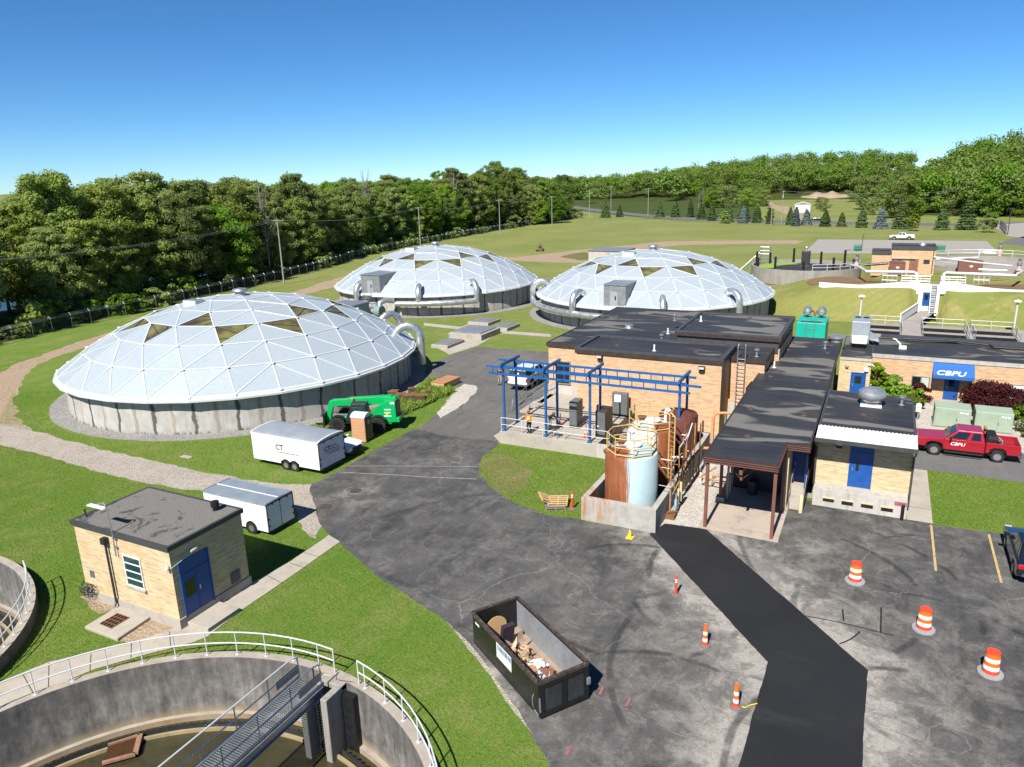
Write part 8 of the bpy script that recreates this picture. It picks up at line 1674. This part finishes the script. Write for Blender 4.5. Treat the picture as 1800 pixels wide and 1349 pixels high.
m = MB(); m.lathe((0, 0, 2.3), [(8.8, -.1), (8.8, .06), (0, .12)], 40, 1.9, 3.5); m.build('green_growth', mat('bright_moss', (.22, .36, .05), .9, 0, .2, 1), ft)
far_tank((14.6, 137), 9.6, 3.2, 4.6, 'far round tank with a grey stony surface right of the far brick building', MPADC, False)
g = G(1355, 446, 2.5); t = thing('access_stair', 'grey metal platform and stair at the left of the far round tank', 'stairs', (-20.5, 148.5, 0)); m = MB(); m.box(-.9, .9, -.9, .9, 3.4, 3.5)
for x in (-.85, .85):
    for y in (-.85, .85): m.tube([(x, y, 0), (x, y, 5.6)], .06, 6)
for k in (4.1, 4.7, 5.4): m.tube([(-.85, -.85, k), (.85, -.85, k), (.85, .85, k), (-.85, .85, k)], .04, 5, closed=True)
m.build('platform', MGALV, t); m = MB(); m.bar((-.9, -.5, 3.4), (-4.2, -2.2, .1), .5, .15); m.tube([(-.9, -.5, 4.4), (-4.2, -2.2, 1.1)], .04, 6); m.build('steps', MGALV, t)
for x, y, l_ in ((1507, 441, 'small green machine with a thin mast on the far grey pad'), (1654, 442, 'small green cabinet beside the far brick building')):
    g = G(x, y, 0); t = thing('green_machine', l_, 'machine', (g.x, g.y, 0)); m = MB(); m.box(-.8, .8, -.7, .7, .2, 1.4); m.build('machine_body', mat('dark_green_paint', (.02, .2, .1), .5) if 'dark_green_paint' not in bpy.data.materials else bpy.data.materials['dark_green_paint'], t, bevel=.15); m = MB(); m.box(-.7, .7, -.6, .6, 0, .19)
    if 'mast' in l_: m.tube([(.9, 0, 0), (1.0, 0, 4.0), (3.2, 0, 4.2)], .08, 6); m.tube([(-.8, 0, .4), (-3, -.2, .1)], .1, 6)
    m.build('stand', MDARKG, t)
# far shed, gate, roadside fence
g = G(1409, 374); t = thing('white_shed', 'small white shed with a low gable roof across the road', 'shed', (g.x, g.y+3, 0), .1); m = MB(); m.box(-3.4, 3.4, -2.6, 2.6, 0, 3.6); m.build('wall', MWHITE, t); m = MB(); m.side([(-3.7, 3.5), (0, 4.7), (3.7, 3.5), (3.7, 3.65), (0, 4.88), (-3.7, 3.65)], -2.9, 2.9); rf = m.build('roof', MWHITEG, t); rf.rotation_euler.z = 0
m = MB(); m.box(1.2, 2.2, -2.64, -2.604, 0, 2.1); m.build('door', MGREYL, t)
a, b_ = G(1757, 401), G(1768, 412); t = thing('slide_gate', 'dark wire slide gate standing open at the entrance', 'gate', (a.x, a.y, 0)); d = b_-a; m = MB()
for k in np.linspace(0, 1, 14): m.tube([(d.x*k, d.y*k, .1), (d.x*k, d.y*k, 2.3)], .05, 5)
for k in (.15, 1.2, 2.3): m.tube([(0, 0, k), (d.x, d.y, k)], .06, 5)
m.build('gate_leaf', MDARKG, t)
g = G(1771, 413); t = thing('street_light', 'thin dark lamp post beside the entrance gate', 'lamp post', (g.x, g.y, 0)); m = MB(); m.tube([(0, 0, 0), (0, 0, 7.2)], [.12, .07], 8); m.build('post', MDARKG, t); m = MB(); m.box(-.5, .5, -.2, .2, 7.2, 7.4); m.build('lamp_head', MDARKG, t)
t = thing('road_fence', 'thin chain link fence along the road behind the conifers', 'fence', (0, 0, 0)); pts = [G(x, y) for x, y in ((1043, 382), (1130, 385.5), (1200, 390.5), (1300, 394), (1400, 397), (1500, 400), (1600, 402.5), (1700, 405))]
m = MB()
for p, q in zip(pts, pts[1:]): m.add([p, q, q+Vector((0, 0, 1.7)), p+Vector((0, 0, 1.7))], [(0, 1, 2, 3)])
m.build('wire_mesh', MCHAIN, t)
for p, q in zip(pts, pts[1:]):
    for k in range(5): c = p.lerp(q, k/5); m = MB(); m.tube([c, c+Vector((0, 0, 1.8))], .05, 5); m.build('post', MGALV, t)
